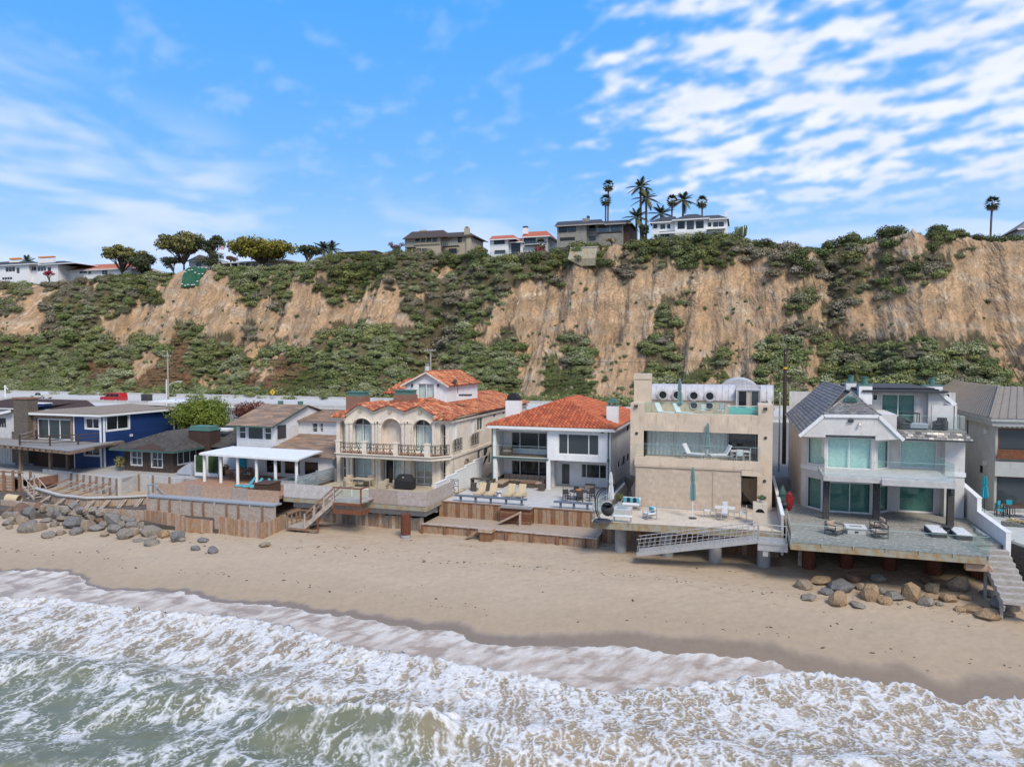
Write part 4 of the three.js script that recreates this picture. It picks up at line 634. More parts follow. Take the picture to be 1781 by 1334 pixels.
  glassRail('balcony_railing', 'clear glass railing along the balcony of the slate roof house', [[b0 + 0.06, zr + 0.9], [b0 + 0.06, zf - 0.06], [st, zf - 0.06], [b1 - 0.06, zf + 0.05], [b1 - 0.06, zp + 0.05]], F2, 1.05);
  const tr1 = xs.p1 - 0.1; glassRail('terrace_railing', 'glass railing round the roof terrace of the slate roof house', [[X(683, 360, zp + 0.15), zp + 0.15], [tr1, zp + 0.15], [tr1, -55.3]], TY, 1.0);
  // sea deck on rusted piles
  const dl = P2(z5, 55, 1078, FY).x, dr = P2(z5, 1250, 1168, FY).x, zd = -43.8, K = thing('sea_deck', 'wide grey paved deck on rusted steel piles below the slate roof house', 'deck', [dl, 2.0, zd]);
  obj('paving', slab([[dl, zd], [dr, zd], [dr, -46.4], [14.2, -46.8], [14.2, -60], [dl, -60]], FY - 0.06, FY), M.paver, K);
  obj('edge_beam', [bx(dl, dr, FY - 0.46, FY - 0.065, zd - 0.35, zd - 0.01), bx(dl, dl + 0.3, FY - 0.46, FY - 0.065, -52, zd - 0.36), bx(dr - 0.3, dr, FY - 0.46, FY - 0.065, -46.3, zd - 0.36)], M.concStain, K);
  obj('deck_slab', slab([[dl + 0.31, zd - 0.36], [dr - 0.31, zd - 0.36], [dr - 0.31, -46.4], [14.1, -46.8], [14.1, -52], [dl + 0.31, -52]], FY - 0.4, FY - 0.07), M.conc, K);
  const hook = onZ(...z5(1215, 1195), zd - 0.2); obj('broken_ledger', [rb(hook.x - 0.9, hook.x + 0.25, 3.55, 3.95, zd - 0.7, zd - 0.3, 0.06), bar(v3(hook.x + 0.15, 3.9, zd - 0.4), v3(hook.x + 0.75, 2.95, zd - 0.2), 0.22, 0.2)], M.plyA, K);
  for (const [a, b] of [[165, 1235], [390, 1232], [650, 1245], [915, 1275], [1180, 1292]]) { const p = onSand(...z5(a, b)), r = a > 900 ? 0.44 : 0.4; obj('pile', [new THREE.CylinderGeometry(r, r * 1.02, FY - 0.4 - p.y + 0.5, 20, 6).translate(p.x, (FY - 0.4 + p.y - 0.5) / 2, p.z - r), new THREE.CylinderGeometry(r * 1.06, r * 1.06, 0.12, 20).translate(p.x, p.y + 0.35, p.z - r)], M.rust, K); }
  { const p = onSand(...z5(110, 1210)); obj('timber_post', [bx(p.x - 0.12, p.x + 0.12, 1.7, FY - 0.46, p.z - 0.3, p.z), bx(p.x + 0.2, p.x + 0.32, 1.9, FY - 0.5, p.z - 0.3, p.z - 0.1)], M.woodPale, K); }
  glassRail('deck_railing', 'clear glass panels along the sea edge of the wide paved deck', [[dl + 0.02, -48], [dl + 0.02, zd + 0.03], [dr - 0.02, zd + 0.03]], FY - 0.02, 1.05);
  glassRail('side_gate_glass', 'teal glass panel at the stair end of the wide paved deck', [[dr + 0.02, zd + 0.05], [dr - 0.1, -46.3]], FY, 1.05, M.paneTeal);
  // furniture
  const gB = 'dark framed armchairs round the fire table'; const ac = makeArmchair('dark metal armchair with pale cushions beside the white fire table', 'armchair', M.cushion, M.charcoal, gB, 0.78);
  const pa = P2(z5, 318, 1035, FY), pb = P2(z5, 577, 1010, FY), pc = P2(z5, 588, 1052, FY); move(ac, [pa.x, FY, pa.z - 0.4], 0.9); copy(ac, [pb.x, FY, pb.z - 0.3], -1.4); copy(ac, [pc.x, FY, pc.z - 0.4], -1.4);
  const pf = P2(z5, 447, 1028, FY), ft = thing('fire_table', 'square white fire table between dark armchairs on paved deck', 'fire table', [pf.x, FY, pf.z - 0.5]); obj('body', rb(pf.x - 0.5, pf.x + 0.5, FY, FY + 0.34, pf.z - 1.0, pf.z - 0.05, 0.02), M.concPale, ft); obj('top', [bx(pf.x - 0.58, pf.x + 0.58, FY + 0.342, FY + 0.42, pf.z - 0.35, pf.z), bx(pf.x - 0.58, pf.x + 0.58, FY + 0.342, FY + 0.42, pf.z - 1.1, pf.z - 0.75), bx(pf.x - 0.58, pf.x - 0.34, FY + 0.342, FY + 0.42, pf.z - 0.749, pf.z - 0.351), bx(pf.x + 0.34, pf.x + 0.58, FY + 0.342, FY + 0.42, pf.z - 0.749, pf.z - 0.351)], M.ceramic, ft); obj('burner', bx(pf.x - 0.34, pf.x + 0.34, FY + 0.343, FY + 0.38, pf.z - 0.749, pf.z - 0.351), M.glassGrey, ft); obj('vent', bx(pf.x - 0.1, pf.x + 0.1, FY + 0.1, FY + 0.2, pf.z - 0.05, pf.z - 0.04), M.iron, ft);
  for (const [a, b, w, lab] of [[940, 1045, 'row', 'charcoal wicker daybed with white pad, left of the wicker side table'], [1090, 1060, 'row', 'charcoal wicker daybed with white pad beside the stair panel']]) { const p = P2(z5, a, b, FY), d = thing('daybed', lab.replace('left of the wicker side table', 'nearer the fire table'), 'daybed', [p.x, FY, p.z], 'pair of wicker daybeds'); obj('base', rb(p.x - 0.42, p.x + 0.42, FY, FY + 0.27, p.z - 1.9, p.z, 0.03), M.charcoal, d); obj('pad', rb(p.x - 0.4, p.x + 0.4, FY + 0.272, FY + 0.36, p.z - 1.88, p.z - 0.02, 0.03), M.whitecloth, d); for (let k = 0; k < 6; k++) obj('stripe', bx(p.x - 0.33 + k * 0.13, p.x - 0.315 + k * 0.13, FY + 0.36, FY + 0.364, p.z - 1.8, p.z - 0.06), M.greycloth, d); }
  { const p = P2(z5, 995, 1030, FY), d = thing('side_table', 'small dark wicker side table between the white padded daybeds', 'side table', [p.x, FY, p.z - 0.4]); obj('base', new THREE.CylinderGeometry(0.2, 0.3, 0.4, 16).translate(p.x, FY + 0.2, p.z - 0.4), M.charcoal, d); obj('top', new THREE.CylinderGeometry(0.32, 0.3, 0.06, 20).translate(p.x, FY + 0.43, p.z - 0.4), M.charcoal, d); }
  // terrace furniture
  const tA = P2(z5, 728, 385, TY), bt = makeTable('dark high bar table on the roof terrace beside the glass door', 0, M.iron, M.iron, null, false, 1.2, 0.8, 1.05); move(bt, [tA.x + 0.2, TY, -55.3]);
  const tc = makeArmchair('charcoal wicker armchair standing against the side wall of the roof terrace', 'armchair', M.charcoal, M.charcoal, null, 0.6, false); move(tc, [X(945, 350, -54.4), TY, -54.4], -0.5);
  const tc2 = copy(tc, [X(728, 350, -54.2), TY, -54.3], 0.3, 'charcoal wicker armchair below the high table on the roof terrace');
  const ot = thing('ottoman', 'long grey upholstered ottoman on the roof terrace', 'ottoman', [X(812, 365, -54.4), TY, -54.4]); { const p = ot.position; obj('seat', rb(p.x - 0.55, p.x + 0.55, TY + 0.08, TY + 0.42, p.z - 0.35, p.z + 0.35, 0.05), M.greycloth, ot); for (const s of [-1, 1]) obj('foot', bx(p.x + s * 0.45 - 0.05, p.x + s * 0.45 + 0.05, TY, TY + 0.08, p.z - 0.3, p.z + 0.3), M.charcoal, ot); }
}
// alley wall and beach stair at its end
{
  const w = thing('garden_wall', 'white stepped garden wall beside the wooden beach stair', 'wall', [14.35, 4.5, -50]); const F = fr(14.45, -46.4, 14.45, -60);
  obj('wall', wallG(F, 2.4, 6, [], 0.25, [[0, 2.4], [13.6, 2.4], [13.6, 6.9], [8.5, 6.5], [5.3, 6.2], [5.25, 5.35], [0, 5.25]]), M.white, w); obj('coping', [bar(v3(14.33, 5.29, -46.4), v3(14.33, 5.4, -51.6), 0.32, 0.06), bar(v3(14.33, 6.24, -51.7), v3(14.33, 6.95, -60), 0.32, 0.06)], M.trim, w);
  const s = thing('beach_stair', 'weathered grey wooden stair from the paved deck down to sand', 'stair', [13.3, 2.2, -43]); const n = 9;
  for (let k = 0; k < n; k++) { const y = 4.4 - k * 0.2, z = -46.1 + k * 0.48; obj('tread', [rb(12.72, 14.15, y - 0.2, y, z, z + 0.5, 0.012)], M.woodGrey, s); }
  obj('stringer', bar(v3(12.8, 4.2, -46.1), v3(12.8, 2.35, -41.8), 0.08, 0.28), M.woodGrey, s); obj('stringer', bar(v3(14.06, 4.2, -46.1), v3(14.06, 2.35, -41.8), 0.08, 0.28), M.woodGrey, s); for (const z of [-45, -42.4]) for (const x of [12.85, 14.0]) obj('post', bx(x - 0.07, x + 0.07, sandY(x, z) - 0.2, z < -44 ? 3.75 : 2.55, z - 0.07, z + 0.07), M.woodGrey, s);
}
// ================================================================ sage house with metal roof at the end of the row
{
  const v = V(1640, 650, 3.705), FY = 4.4, zf = -57.6, X = (a, b, z = zf) => zX(v, a, b, z), Y = (a, b, z = zf) => zY(v, a, b, z), xl = X(340, 500), xr = 30, top = Y(400, 330);
  const H = thing('metal_roof_house', 'sage grey house with brown window frames and a weathered standing seam roof', 'house', [22, FY, zf]); const F = fr(xl, zf, xr, zf), S = fr(xl, -75, xl, zf - 0.203);
  const u = F.rect(v, 352, 352, 700, 545), l = F.rect(v, 345, 668, 700, 850), sw = S.rect(v, 157, 275, 168, 362), s2 = S.rect(v, 238, 590, 262, 640); u[0] = 0.15; l[0] = 0.15; u[2] = l[2] = 8; sw[3] = Math.min(sw[3], top - 0.25); sw[1] = Math.min(sw[1], sw[3] - 1.1);
  obj('wall', [wallG(F, 2, top, [u, l]), wallG(S, 2, top, [sw, s2])], M.sage, H); win(H, F, u, { cols: 3, frame: M.woodRed, glass: M.glassGrey, fw: 0.1 }); win(H, F, l, { cols: 3, frame: M.brown, glass: M.glassGrey, fw: 0.1, name: 'glass_door' }); win(H, S, sw, { frame: M.iron }); win(H, S, s2, { frame: M.iron });
  obj('window_guard', [fb(F, 0.05, 8, u[1] - 0.05, u[1] + 0.05, 0.02, 0.35), fb(F, 0.05, 8, u[1] + 0.5, u[1] + 0.6, 0.28, 0.35), fb(F, 0.05, 0.13, u[1] + 0.05, u[1] + 0.5, 0.28, 0.35), fb(F, 0.15, 8, u[1] + 0.06, u[1] + 0.49, 0.3, 0.33)], M.woodRed, H);
  obj('floor_band', fb(F, -0.06, xr - xl, Y(420, 660), Y(420, 565), 0.003, 0.3), M.sage, H);
  obj('cornice', [bx(xl - 0.35, xr, top - 0.05, top + 0.28, -75, zf + 0.55), bx(xl - 0.5, xr, top + 0.281, top + 0.5, -75, zf + 0.7), ...Array.from({ length: 30 }, (_, k) => bx(xl + k * 0.3, xl + k * 0.3 + 0.14, top - 0.14, top - 0.051, zf + 0.3, zf + 0.5))], M.sage, H);
  const e = top + 0.505, c = onZ(...v(340, 78), -66), rx = c.x, ry = c.y, A = v3(xl - 0.55, e, -78), B = v3(xl - 0.55, e, zf + 0.75), D = v3(xr, e, zf + 0.75), P = v3(rx, ry, -65), Q = v3(rx, ry, -78), P2_ = v3(xr, ry, -65);
  const seams = (a, b, p, q, n) => Array.from({ length: n }, (_, i) => bar(a.clone().lerp(b, i / n).add(v3(0, 0.03, 0)), q.clone().lerp(p, i / n).add(v3(0, 0.03, 0)), 0.035, 0.06));
  obj('metal_roof', [polyG([A, B, P, Q]), polyG([B, D, P2_, P])], M.copper, H); obj('roof_seam', seams(A, B, P, Q, 38), M.copper, H); obj('roof_seam', seams(B, D, P2_, P, 26), M.copper, H); obj('roof_hip', bar(B.clone().add(v3(0, 0.04, 0)), P.clone().add(v3(0, 0.06, 0)), 0.14, 0.08), M.copper, H);
  obj('vent_pipe', [0, 0.35].map((k) => rod(onZ(...v(312 + k * 50, 170), -67), onZ(...v(312 + k * 50, 152), -67), 0.06)), M.rust, H);
  for (const [a, b] of [[290, 375], [285, 578]]) { const [s, y] = S.hit(...v(a, b)); obj('wall_lamp', fb(S, s - 0.15, s + 0.15, y - 0.12, y + 0.2, 0.003, 0.2), M.ceramic, H); }
  const K = thing('stone_patio', 'raised stone patio with dark block wall beside the beach stair', 'patio', [20, 2, -50]); obj('paving', slab([[14.6, -57.5], [14.6, -50], [16.2, -45.6], [30, -45.6], [30, -57.5]], FY - 0.16, FY - 0.02), M.concPale, K); obj('block_wall', [bx(16.2, 30, 1.8, FY - 0.17, -45.9, -45.65), bx(14.7, 16.3, 1.8, FY - 0.17, -50.2, -50), bar(v3(14.75, 3.1, -50), v3(16.25, 3.1, -45.8), 0.2, 2.3)], M.greypost, K);
  glassRail('patio_railing', 'clear glass panels round the stone patio of the sage house', [[14.7, -56.5], [14.75, -50], [16.3, -45.7], [29, -45.7]], FY, 1.05, M.pane);
  const um = makeUmbrella('bright turquoise closed umbrella standing beside the sage house', M.turquoise, 2.9, null, M.iron, 1.35); const pu = onZ(...v(272, 860), -54.8); move(um, [pu.x, FY - 0.02, -54.8]);
  const pt = P2(v, 470, 930, FY), tb = makeTable('dark wicker dining table with turquoise chairs on stone patio', 0, M.brown, M.iron, null, false, 1.8, 1.0); move(tb, [pt.x + 0.4, FY, pt.z - 0.3], 0.1);
  const ch = makeDiningChair('turquoise patio chair at the dark wicker table of the sage house', M.turquoise, M.iron, 'turquoise patio chairs'); move(ch, [pt.x + 0.1, FY, pt.z - 1.3], 0); copy(ch, [pt.x - 0.9, FY, pt.z - 0.1], 1.5); copy(ch, [pt.x - 0.5, FY, pt.z - 0.9], 0.8); copy(ch, [pt.x + 0.8, FY, pt.z + 0.6], 3.0); copy(ch, [pt.x + 0.2, FY, pt.z + 1.9], 2.9);
  const pl = P2(v, 470, 985, FY), pn = thing('flower_planter', 'low planter of yellow succulents on the stone patio', 'planter', [pl.x, FY, pl.z]); obj('trough', rb(pl.x - 0.7, pl.x + 0.7, FY, FY + 0.25, pl.z - 0.3, pl.z + 0.1, 0.02), M.greypost, pn); obj('flowers', leafBall(rng(8), 260, 0.1, 0.65, 0.16, 0.22, { tones: [[0.5, 0.3, 0.06], [0.55, 0.42, 0.12], [0.15, 0.2, 0.05], [0.45, 0.2, 0.08]] }).translate(pl.x, FY + 0.3, pl.z - 0.1), M.leaf, pn);
}
// ================================================================ beige house with barrel roof
{
  const FY = 4.4, zb = -52.4, X = (a, b, z = zb) => zX(z4, a, b, z), Y = (a, b, z = zb) => zY(z4, a, b, z), zbk = -70;
  const H = thing('barrel_roof_house', 'tan stucco modern house with porthole barrel roof, curtained balcony and rolled down sun shade', 'house', [-3, FY, -58]);
  const xl = X(312, 500), xr = X(1205, 500), xi = X(397, 500), xo = X(1112, 500), par = Y(750, 326), wt = Y(750, 440), bf = Y(740, 612, -51.5), pierL = Y(350, 256), pierR = Y(1160, 268), zw = -53.5;
  obj('wall', [bx(xl, xi, FY - 0.6, pierL, -54.8, zb), bx(xo, xr, FY - 0.6, pierR, -54.8, zb), bx(xi + 0.003, xo - 0.003, wt, par, -53.0, zb + 0.004), bx(xl, xl + 0.2, FY - 0.6, pierL, zbk, -54.81), bx(xr - 0.2, xr, FY - 0.6, pierR, zbk, -54.81), bx(xl, xr, 3, 10, zbk - 0.2, zbk), bx(xi, xo, wt + 0.3, wt + 0.5, zbk, -53.01)], M.beige, H);
  // balcony with ledge
  const zl = -51.2, lx0 = X(338, 620, zl), lx1 = X(1134, 660, zl), lb = Y(740, 662, zl), lt = Y(740, 610, zl);
  obj('balcony', [bx(lx0, lx1, lb, lt, zl - 0.25, zl), bx(lx0, lx0 + 0.2, lb, lt, zb, zl - 0.251), bx(lx1 - 0.2, lx1, lb, lt, zb, zl - 0.251), bx(lx0 + 0.2, lx1 - 0.2, lb, bf - 0.1, zw, zl - 0.251), bx(X(1010, 690, zl), lx1 + 0.003, Y(1060, 715, zl), lb - 0.002, zl - 0.6, zl - 0.02)], M.beige, H);
  const FW = fr(xi, zw, xo, zw), gw = FW.rect(z4, 402, 440, 1108, 615); gw[0] = 0.08; gw[2] = FW.len - 0.08; gw[1] = bf - 0.06; gw[3] = wt + 0.1;
  win(H, FW, gw, { cols: 4, glass: [M.pane], fw: 0.05, recess: 0.02, frame: M.steel, name: 'glass_wall', curtain: { spans: [[0, 0.745]], pleat: 0.3, amp: 0.07 } });
  obj('balcony_side_wall', [bx(xi - 0.01, xi, bf - 0.1, wt, zw, zb), bx(xo, xo + 0.01, bf - 0.1, wt, zw, zb)], M.beige, H);
  // ground floor: glazed recess behind the sun shade, door at the right
  const FG = fr(xi, -54.3, xo, -54.3), dr = FG.rect(z4, 1012, 728, 1108, 905); obj('recess_wall', [wallG(FG, FY - 0.3, lb, [[0.6, FY, dr[0] - 1.2, FY + 2.5], [dr[0], FY, dr[2], dr[3]]])], M.beige, H); win(H, FG, [0.6, FY, dr[0] - 1.2, FY + 2.5], { cols: 4, name: 'glass_door', frame: M.steel }); win(H, FG, [dr[0], FY, dr[2], dr[3]], { cols: 2, frame: M.iron, name: 'glass_door' });
  { const F = fr(X(344, 790, zl - 0.1), zl - 0.12, X(1008, 790, zl - 0.1), zl - 0.12), n = 40, g = new THREE.PlaneGeometry(F.len, lb - FY - 0.03, n, 28), p = g.attributes.position; for (let i = 0; i < p.count; i++) p.setZ(i, 0.012 * n2(p.getX(i) * 0.6, p.getY(i) * 3) + 0.02 * n2(p.getX(i) * 0.35 + p.getY(i) * 0.3, 2)); g.computeVertexNormals(); obj('sun_shade', onF(F, g.translate(F.len / 2, (lb + FY + 0.03) / 2, 0)), M.shade, H); obj('shade_seam', onF(F, bx(F.len * 0.74, F.len * 0.745, FY + 0.05, lb, 0.03, 0.04)), M.shade, H); obj('shade_bar', onF(F, bx(0, F.len, FY + 0.01, FY + 0.07, -0.03, 0.04)), M.steel, H); obj('shade_box', onF(F, bx(-0.05, F.len + 0.05, lb - 0.1, lb - 0.004, -0.06, 0.1)), M.beige, H); }
  // roof terrace, tower, barrel roof with portholes
  const RT = par - 0.55, zc = -58.6; obj('roof_terrace', bx(xl + 0.2, xr - 0.2, RT - 0.2, RT, zbk, zb - 0.61), M.travertine, H);
  { const a = onZ(...z4(335, 250), -54.4), b = onZ(...z4(436, 72), -54.4), s = onZ(...z4(380, 112), -54.4); obj('chimney', [bx(a.x, b.x, RT, s.y, -55.6, -54.4), bx(a.x - 0.02, b.x + 0.02, s.y + 0.06, b.y, -55.62, -54.38), bx(a.x + 0.1, b.x - 0.1, s.y, s.y + 0.06, -55.5, -54.5)], M.beige, H); }
  const bl = X(437, 200, zc), br = X(1213, 200, zc), y0 = RT, y1 = Y(800, 240, zc), y2 = Y(800, 143, zc), Rr = y2 - y1, arc = [];
  for (let i = 0; i <= 12; i++) { const a = i / 12 * Math.PI / 2; arc.push([-(1 - Math.cos(a)) * Rr * 1.2, y1 + Math.sin(a) * Rr]); }
  const stripG = (x0, x1) => { const g = []; for (let i = 0; i < 12; i++) g.push(polyG([v3(x0, arc[i][1], zc + 0.15 + arc[i][0]), v3(x1, arc[i][1], zc + 0.15 + arc[i][0]), v3(x1, arc[i + 1][1], zc + 0.15 + arc[i + 1][0]), v3(x0, arc[i + 1][1], zc + 0.15 + arc[i + 1][0])])); return g; };
  const dx0 = X(985, 220, zc), dx1 = X(1123, 220, zc), n = 20, bw = (br - bl) / n; obj('barrel_wall', [wallG(fr(bl, zc, br, zc), y0, y1, [[dx0 - bl, y0 + 0.02, dx1 - bl, y1 - 0.02]])], M.beige, H);
  for (let k = 0; k < n; k++) { const a = bl + k * bw, b = a + bw - 0.03; if (b < dx0 || a > dx1) { const p = obj('roof_panel', stripG(a, b), M.zinc, H); obj('roof_rib', arc.slice(0, 12).map((q, i) => bar(v3(b + 0.015, q[1], zc + 0.17 + q[0]), v3(b + 0.015, arc[i + 1][1], zc + 0.17 + arc[i + 1][0]), 0.035, 0.06)), M.zinc, p); } }
  obj('roof_end', [wallG(fr(0, zc - Rr * 1.2, 1, zc - Rr * 1.2), 0, 0, [], 0.1, [[bl, y0], [br, y0], [br, y2], [bl, y2]]), ...[bl, br - 0.06].map((x) => { const s = new THREE.Shape([[0, y0], ...arc.map((q) => [q[0] + 0.15, q[1]]), [-Rr * 1.2, y0]].map((q) => new THREE.Vector2(...q))); return new THREE.ExtrudeGeometry(s, { depth: 0.06, bevelEnabled: false }).rotateY(-Math.PI / 2).translate(x + 0.06, 0, zc); })], M.zinc, H);
  { const s = new THREE.Shape(); s.absarc(0, 0, 2.1, 0.45, Math.PI - 0.45); const p = onZ(...z4(990, 145), -62); obj('cross_vault', new THREE.ExtrudeGeometry(s, { depth: 6, bevelEnabled: false }).translate(p.x, onZ(...z4(990, 106), -62).y - 2.1, -68), M.zinc, H); }
  for (const [a, b, r] of [[517, 205, 0.31], [607, 206, 0.31], [711, 210, 0.31], [811, 213, 0.31]]) { const p = onZ(...z4(a, b), zc + 0.12), f = obj('porthole', [new THREE.CylinderGeometry(r + 0.1, r + 0.1, 1.2, 24, 1, true).rotateX(Math.PI / 2).translate(p.x, p.y, zc - 0.35), new THREE.RingGeometry(r, r + 0.13, 28).translate(p.x, p.y, zc + 0.26), new THREE.TorusGeometry(r + 0.02, 0.04, 8, 28).translate(p.x, p.y, zc + 0.26)], M.zinc, H); obj('pane', new THREE.CircleGeometry(r, 24).translate(p.x, p.y, zc + 0.2), M.glass, f); }
  for (const [a, b] of [[711, 271], [808, 273]]) { const p = onZ(...z4(a, b), zc), f = obj('porthole', [new THREE.TorusGeometry(0.3, 0.045, 8, 28).translate(p.x, p.y, zc + 0.03)], M.zinc, H); obj('pane', new THREE.CircleGeometry(0.28, 24).translate(p.x, p.y, zc + 0.02), M.glassGrey, f); }
  { const dt = Y(1050, 178, zc + 0.5), F = fr(dx0, zc + 0.5, dx1, zc + 0.5); obj('door_box', [bx(dx0 - 0.12, dx0, y0, dt + 0.1, zc - 1.8, zc + 0.5), bx(dx1, dx1 + 0.12, y0, dt + 0.1, zc - 1.8, zc + 0.5), bx(dx0, dx1, dt, dt + 0.1, zc - 1.8, zc + 0.5), bx(dx0, dx1, y0, dt, zc - 1.9, zc - 1.8)], M.zinc, H); win(H, F, [0.02, y0, F.len - 0.02, dt], { cols: 3, frame: M.steel, name: 'glass_door', widths: [0.42, 0.62, 1], glass: [M.glass, M.shade, M.glassGrey] }); }
  for (const [a, b] of [[349, 276], [1161, 293]]) { const F = fr(xl, zb, xr, zb), [s, y] = F.hit(...z4(a, b)); obj('flood_lamp', [fb(F, s - 0.12, s + 0.12, y - 0.08, y + 0.1, 0.003, 0.16)], M.charcoal, H); }
  for (const [a, b] of [[352, 446], [1161, 475], [1155, 745]]) { const F = fr(xl, zb, xr, zb), [s, y] = F.hit(...z4(a, b)); obj('speaker', onF(F, new THREE.CylinderGeometry(0.11, 0.11, 0.05, 18).rotateX(Math.PI / 2).translate(s, y, 0.028)), M.greypost, H); }
  // terrace pool wall and rails
  { const a = onZ(...z4(922, 300), zb - 0.9), b = onZ(...z4(1115, 300), zb - 0.9), t = Y(1020, 280, zb - 0.9), p = thing('plunge_pool', 'small raised plunge pool with aqua glass front on the roof terrace', 'pool', [(a.x + b.x) / 2, RT, zb - 1.8]); obj('glass_front', bx(a.x, b.x, RT, t, zb - 0.95, zb - 0.9), M.paneTeal, p); obj('shell', [bx(a.x, b.x, RT, t - 0.05, zb - 3.0, zb - 2.9), bx(a.x, a.x + 0.1, RT, t, zb - 2.9, zb - 0.96), bx(b.x - 0.1, b.x, RT, t, zb - 2.9, zb - 0.96)], M.beige, p); obj('water', bx(a.x + 0.1, b.x - 0.1, RT + 0.01, t - 0.08, zb - 2.89, zb - 0.96), mat(lin(0.25, 0.55, 0.50), { roughness: 0.08 }), p); }
  glassRail('roof_railing', 'glass railing on the parapet of the porthole roof terrace', [[X(397, 290, zb - 0.3), zb - 0.3], [X(922, 290, zb - 0.3), zb - 0.3]], par, Y(640, 252, zb - 0.3) - par, M.paneTeal);
  glassRail('ledge_railing', 'frameless glass railing on the balcony ledge of the tan house', [[lx0 + 0.05, zb - 0.1], [lx0 + 0.05, zl - 0.12], [lx1 - 0.05, zl - 0.12], [lx1 - 0.05, zb - 0.1]], lt, 0.95);
  const lw = M.whitecloth, st = M.steel, gR = 'white loungers on the roof terrace', gL = 'white loungers on the curtained balcony';
  const lo = makeLounger('white sling lounger on the porthole roof terrace', lw, st, 62, gR, 0.4); move(lo, [X(510, 300, zb - 2.6), RT, zb - 2.6], 1.0); copy(lo, [X(625, 300, zb - 2.6), RT, zb - 2.6], 1.0);
  copy(lo, [X(690, 590, zb + 0.2), bf - 0.1, zb + 0.2], 1.2, 'white sling lounger on the curtained balcony of the tan house', gL); copy(lo, [X(895, 590, zb + 0.2), bf - 0.1, zb + 0.2], -1.2, 'white sling lounger on the curtained balcony of the tan house', gL);
  const um = makeUmbrella('tall pale teal closed umbrella in the middle of the travertine deck', M.umbrella, 3.5, null, M.trim, 1.25), pu = P2(z4, 703, 980, FY); move(um, [pu.x, FY, pu.z]);
  const u2 = makeUmbrella('pale teal closed umbrella on the porthole roof terrace', M.umbrella, 3.0, null, M.trim, 0.95); move(u2, [X(622, 250, zb - 3), RT, zb - 3]); const u3 = copy(u2, [X(797, 560, zb + 0.2), bf - 0.1, zb + 0.2], 0.4, 'pale teal closed umbrella on the curtained balcony of the tan house'); u3.scale.setScalar(0.9);
  const bt = makeTable('white dining table on the curtained balcony of the tan house', 0, M.ceramic, M.steel, null, false, 1.3, 0.8); move(bt, [X(1005, 600, zb), bf - 0.1, zb]);
  const bc = makeDiningChair('white balcony chair at the balcony dining table', lw, st, 'white balcony chairs'); for (const [a, t] of [[960, 1.5], [1045, -1.5], [1000, 3.1]]) { const p = [X(a, 600, zb), bf - 0.1, zb + (a === 1000 ? 0.6 : 0)]; if (a === 960) move(bc, p, t); else copy(bc, p, t); }
  const rc = makeDiningChair('small white chair against the barrel wall of the roof terrace', lw, st, 'chairs by the barrel wall'); move(rc, [X(770, 290, zc + 0.9), RT, zc + 0.9]); copy(rc, [X(880, 290, zc + 0.9), RT, zc + 0.9], -0.5);
  // deck
  const dp = [[-9.4, -45.9], [1.1, -46.6], [2.35, -46.6], [2.35, -54], [-8.2, -54], [-8.8, -51.5]]; const K = thing('travertine_deck', 'pale travertine deck on round concrete piles below the tan house', 'deck', [-3.5, 2, -46.5]);
  obj('paving', slab(dp, FY - 0.05, FY), M.travertine, K); const ins = [[-9.38, -45.92], [1.1, -46.62], [2.33, -46.62], [2.33, -53.9], [-8.2, -53.9], [-8.75, -51.5]]; obj('edge_beam', slab(ins, FY - 0.52, FY - 0.052), M.concStain, K);
  for (const [a, b] of [[246, 1195], [540, 1225], [842, 1262], [1150, 1292]]) { const p = onSand(...z4(a, b)), r = 0.4; obj('pile', new THREE.CylinderGeometry(r, r, FY - 0.5 - p.y + 0.6, 24).translate(p.x, (FY - 0.5 + p.y - 0.6) / 2, p.z - r), M.pile, K); }
  glassRail('deck_glass', 'clear glass windbreak at the corner of the travertine deck', [[-8.9, -50.5], [-9.36, -45.95], [-7.2, -46.05]], FY, 1.1);
  // furniture on the deck
  const gq = P2(z4, 258, 965, FY), ft = thing('fire_table', 'low white fire table among white benches on the travertine deck', 'fire table', [gq.x, FY, gq.z]); obj('body', rb(gq.x - 0.6, gq.x + 0.6, FY, FY + 0.5, gq.z - 0.9, gq.z + 0.3, 0.02), M.concPale, ft); obj('burner', bx(gq.x - 0.35, gq.x + 0.35, FY + 0.501, FY + 0.52, gq.z - 0.6, gq.z), M.steelBlue, ft);
  const sofa = makeArmchair('white deck sofa with striped aqua pillows behind the fire table', 'sofa', lw, st, null, 1.3), ps = P2(z4, 316, 925, FY); move(sofa, [ps.x, FY, ps.z - 0.2], 0); for (let k = 0; k < 5; k++) obj('striped_pillow', rb(-0.55 + k * 0.22, -0.36 + k * 0.22, 0.46, 0.8, -0.2, -0.08, 0.04), k % 2 ? M.black : M.aqua, sofa);
  const bench = at0('deck_bench', 'low white cushioned bench seaward of the fire table', 'bench'); obj('cushion', rb(-0.62, 0.62, 0.36, 0.44, -0.22, 0.22, 0.03), lw, bench); for (const s of [-1, 1]) obj('leg', [bx(s * 0.55 - 0.03, s * 0.55 + 0.03, 0, 0.36, -0.2, -0.15), bx(s * 0.55 - 0.03, s * 0.55 + 0.03, 0, 0.36, 0.15, 0.2)], st, bench); const pb = P2(z4, 262, 1003, FY); move(bench, [pb.x, FY, pb.z]);
  const wc = makeArmchair('white deck armchair with a teal pillow near the fire table', 'armchair', lw, st, null, 0.6), pw = P2(z4, 432, 985, FY); move(wc, [pw.x, FY, pw.z - 0.1], -0.9); obj('pillow', rb(-0.22, 0.22, 0.46, 0.8, -0.2, -0.08, 0.05), M.aqua, wc);
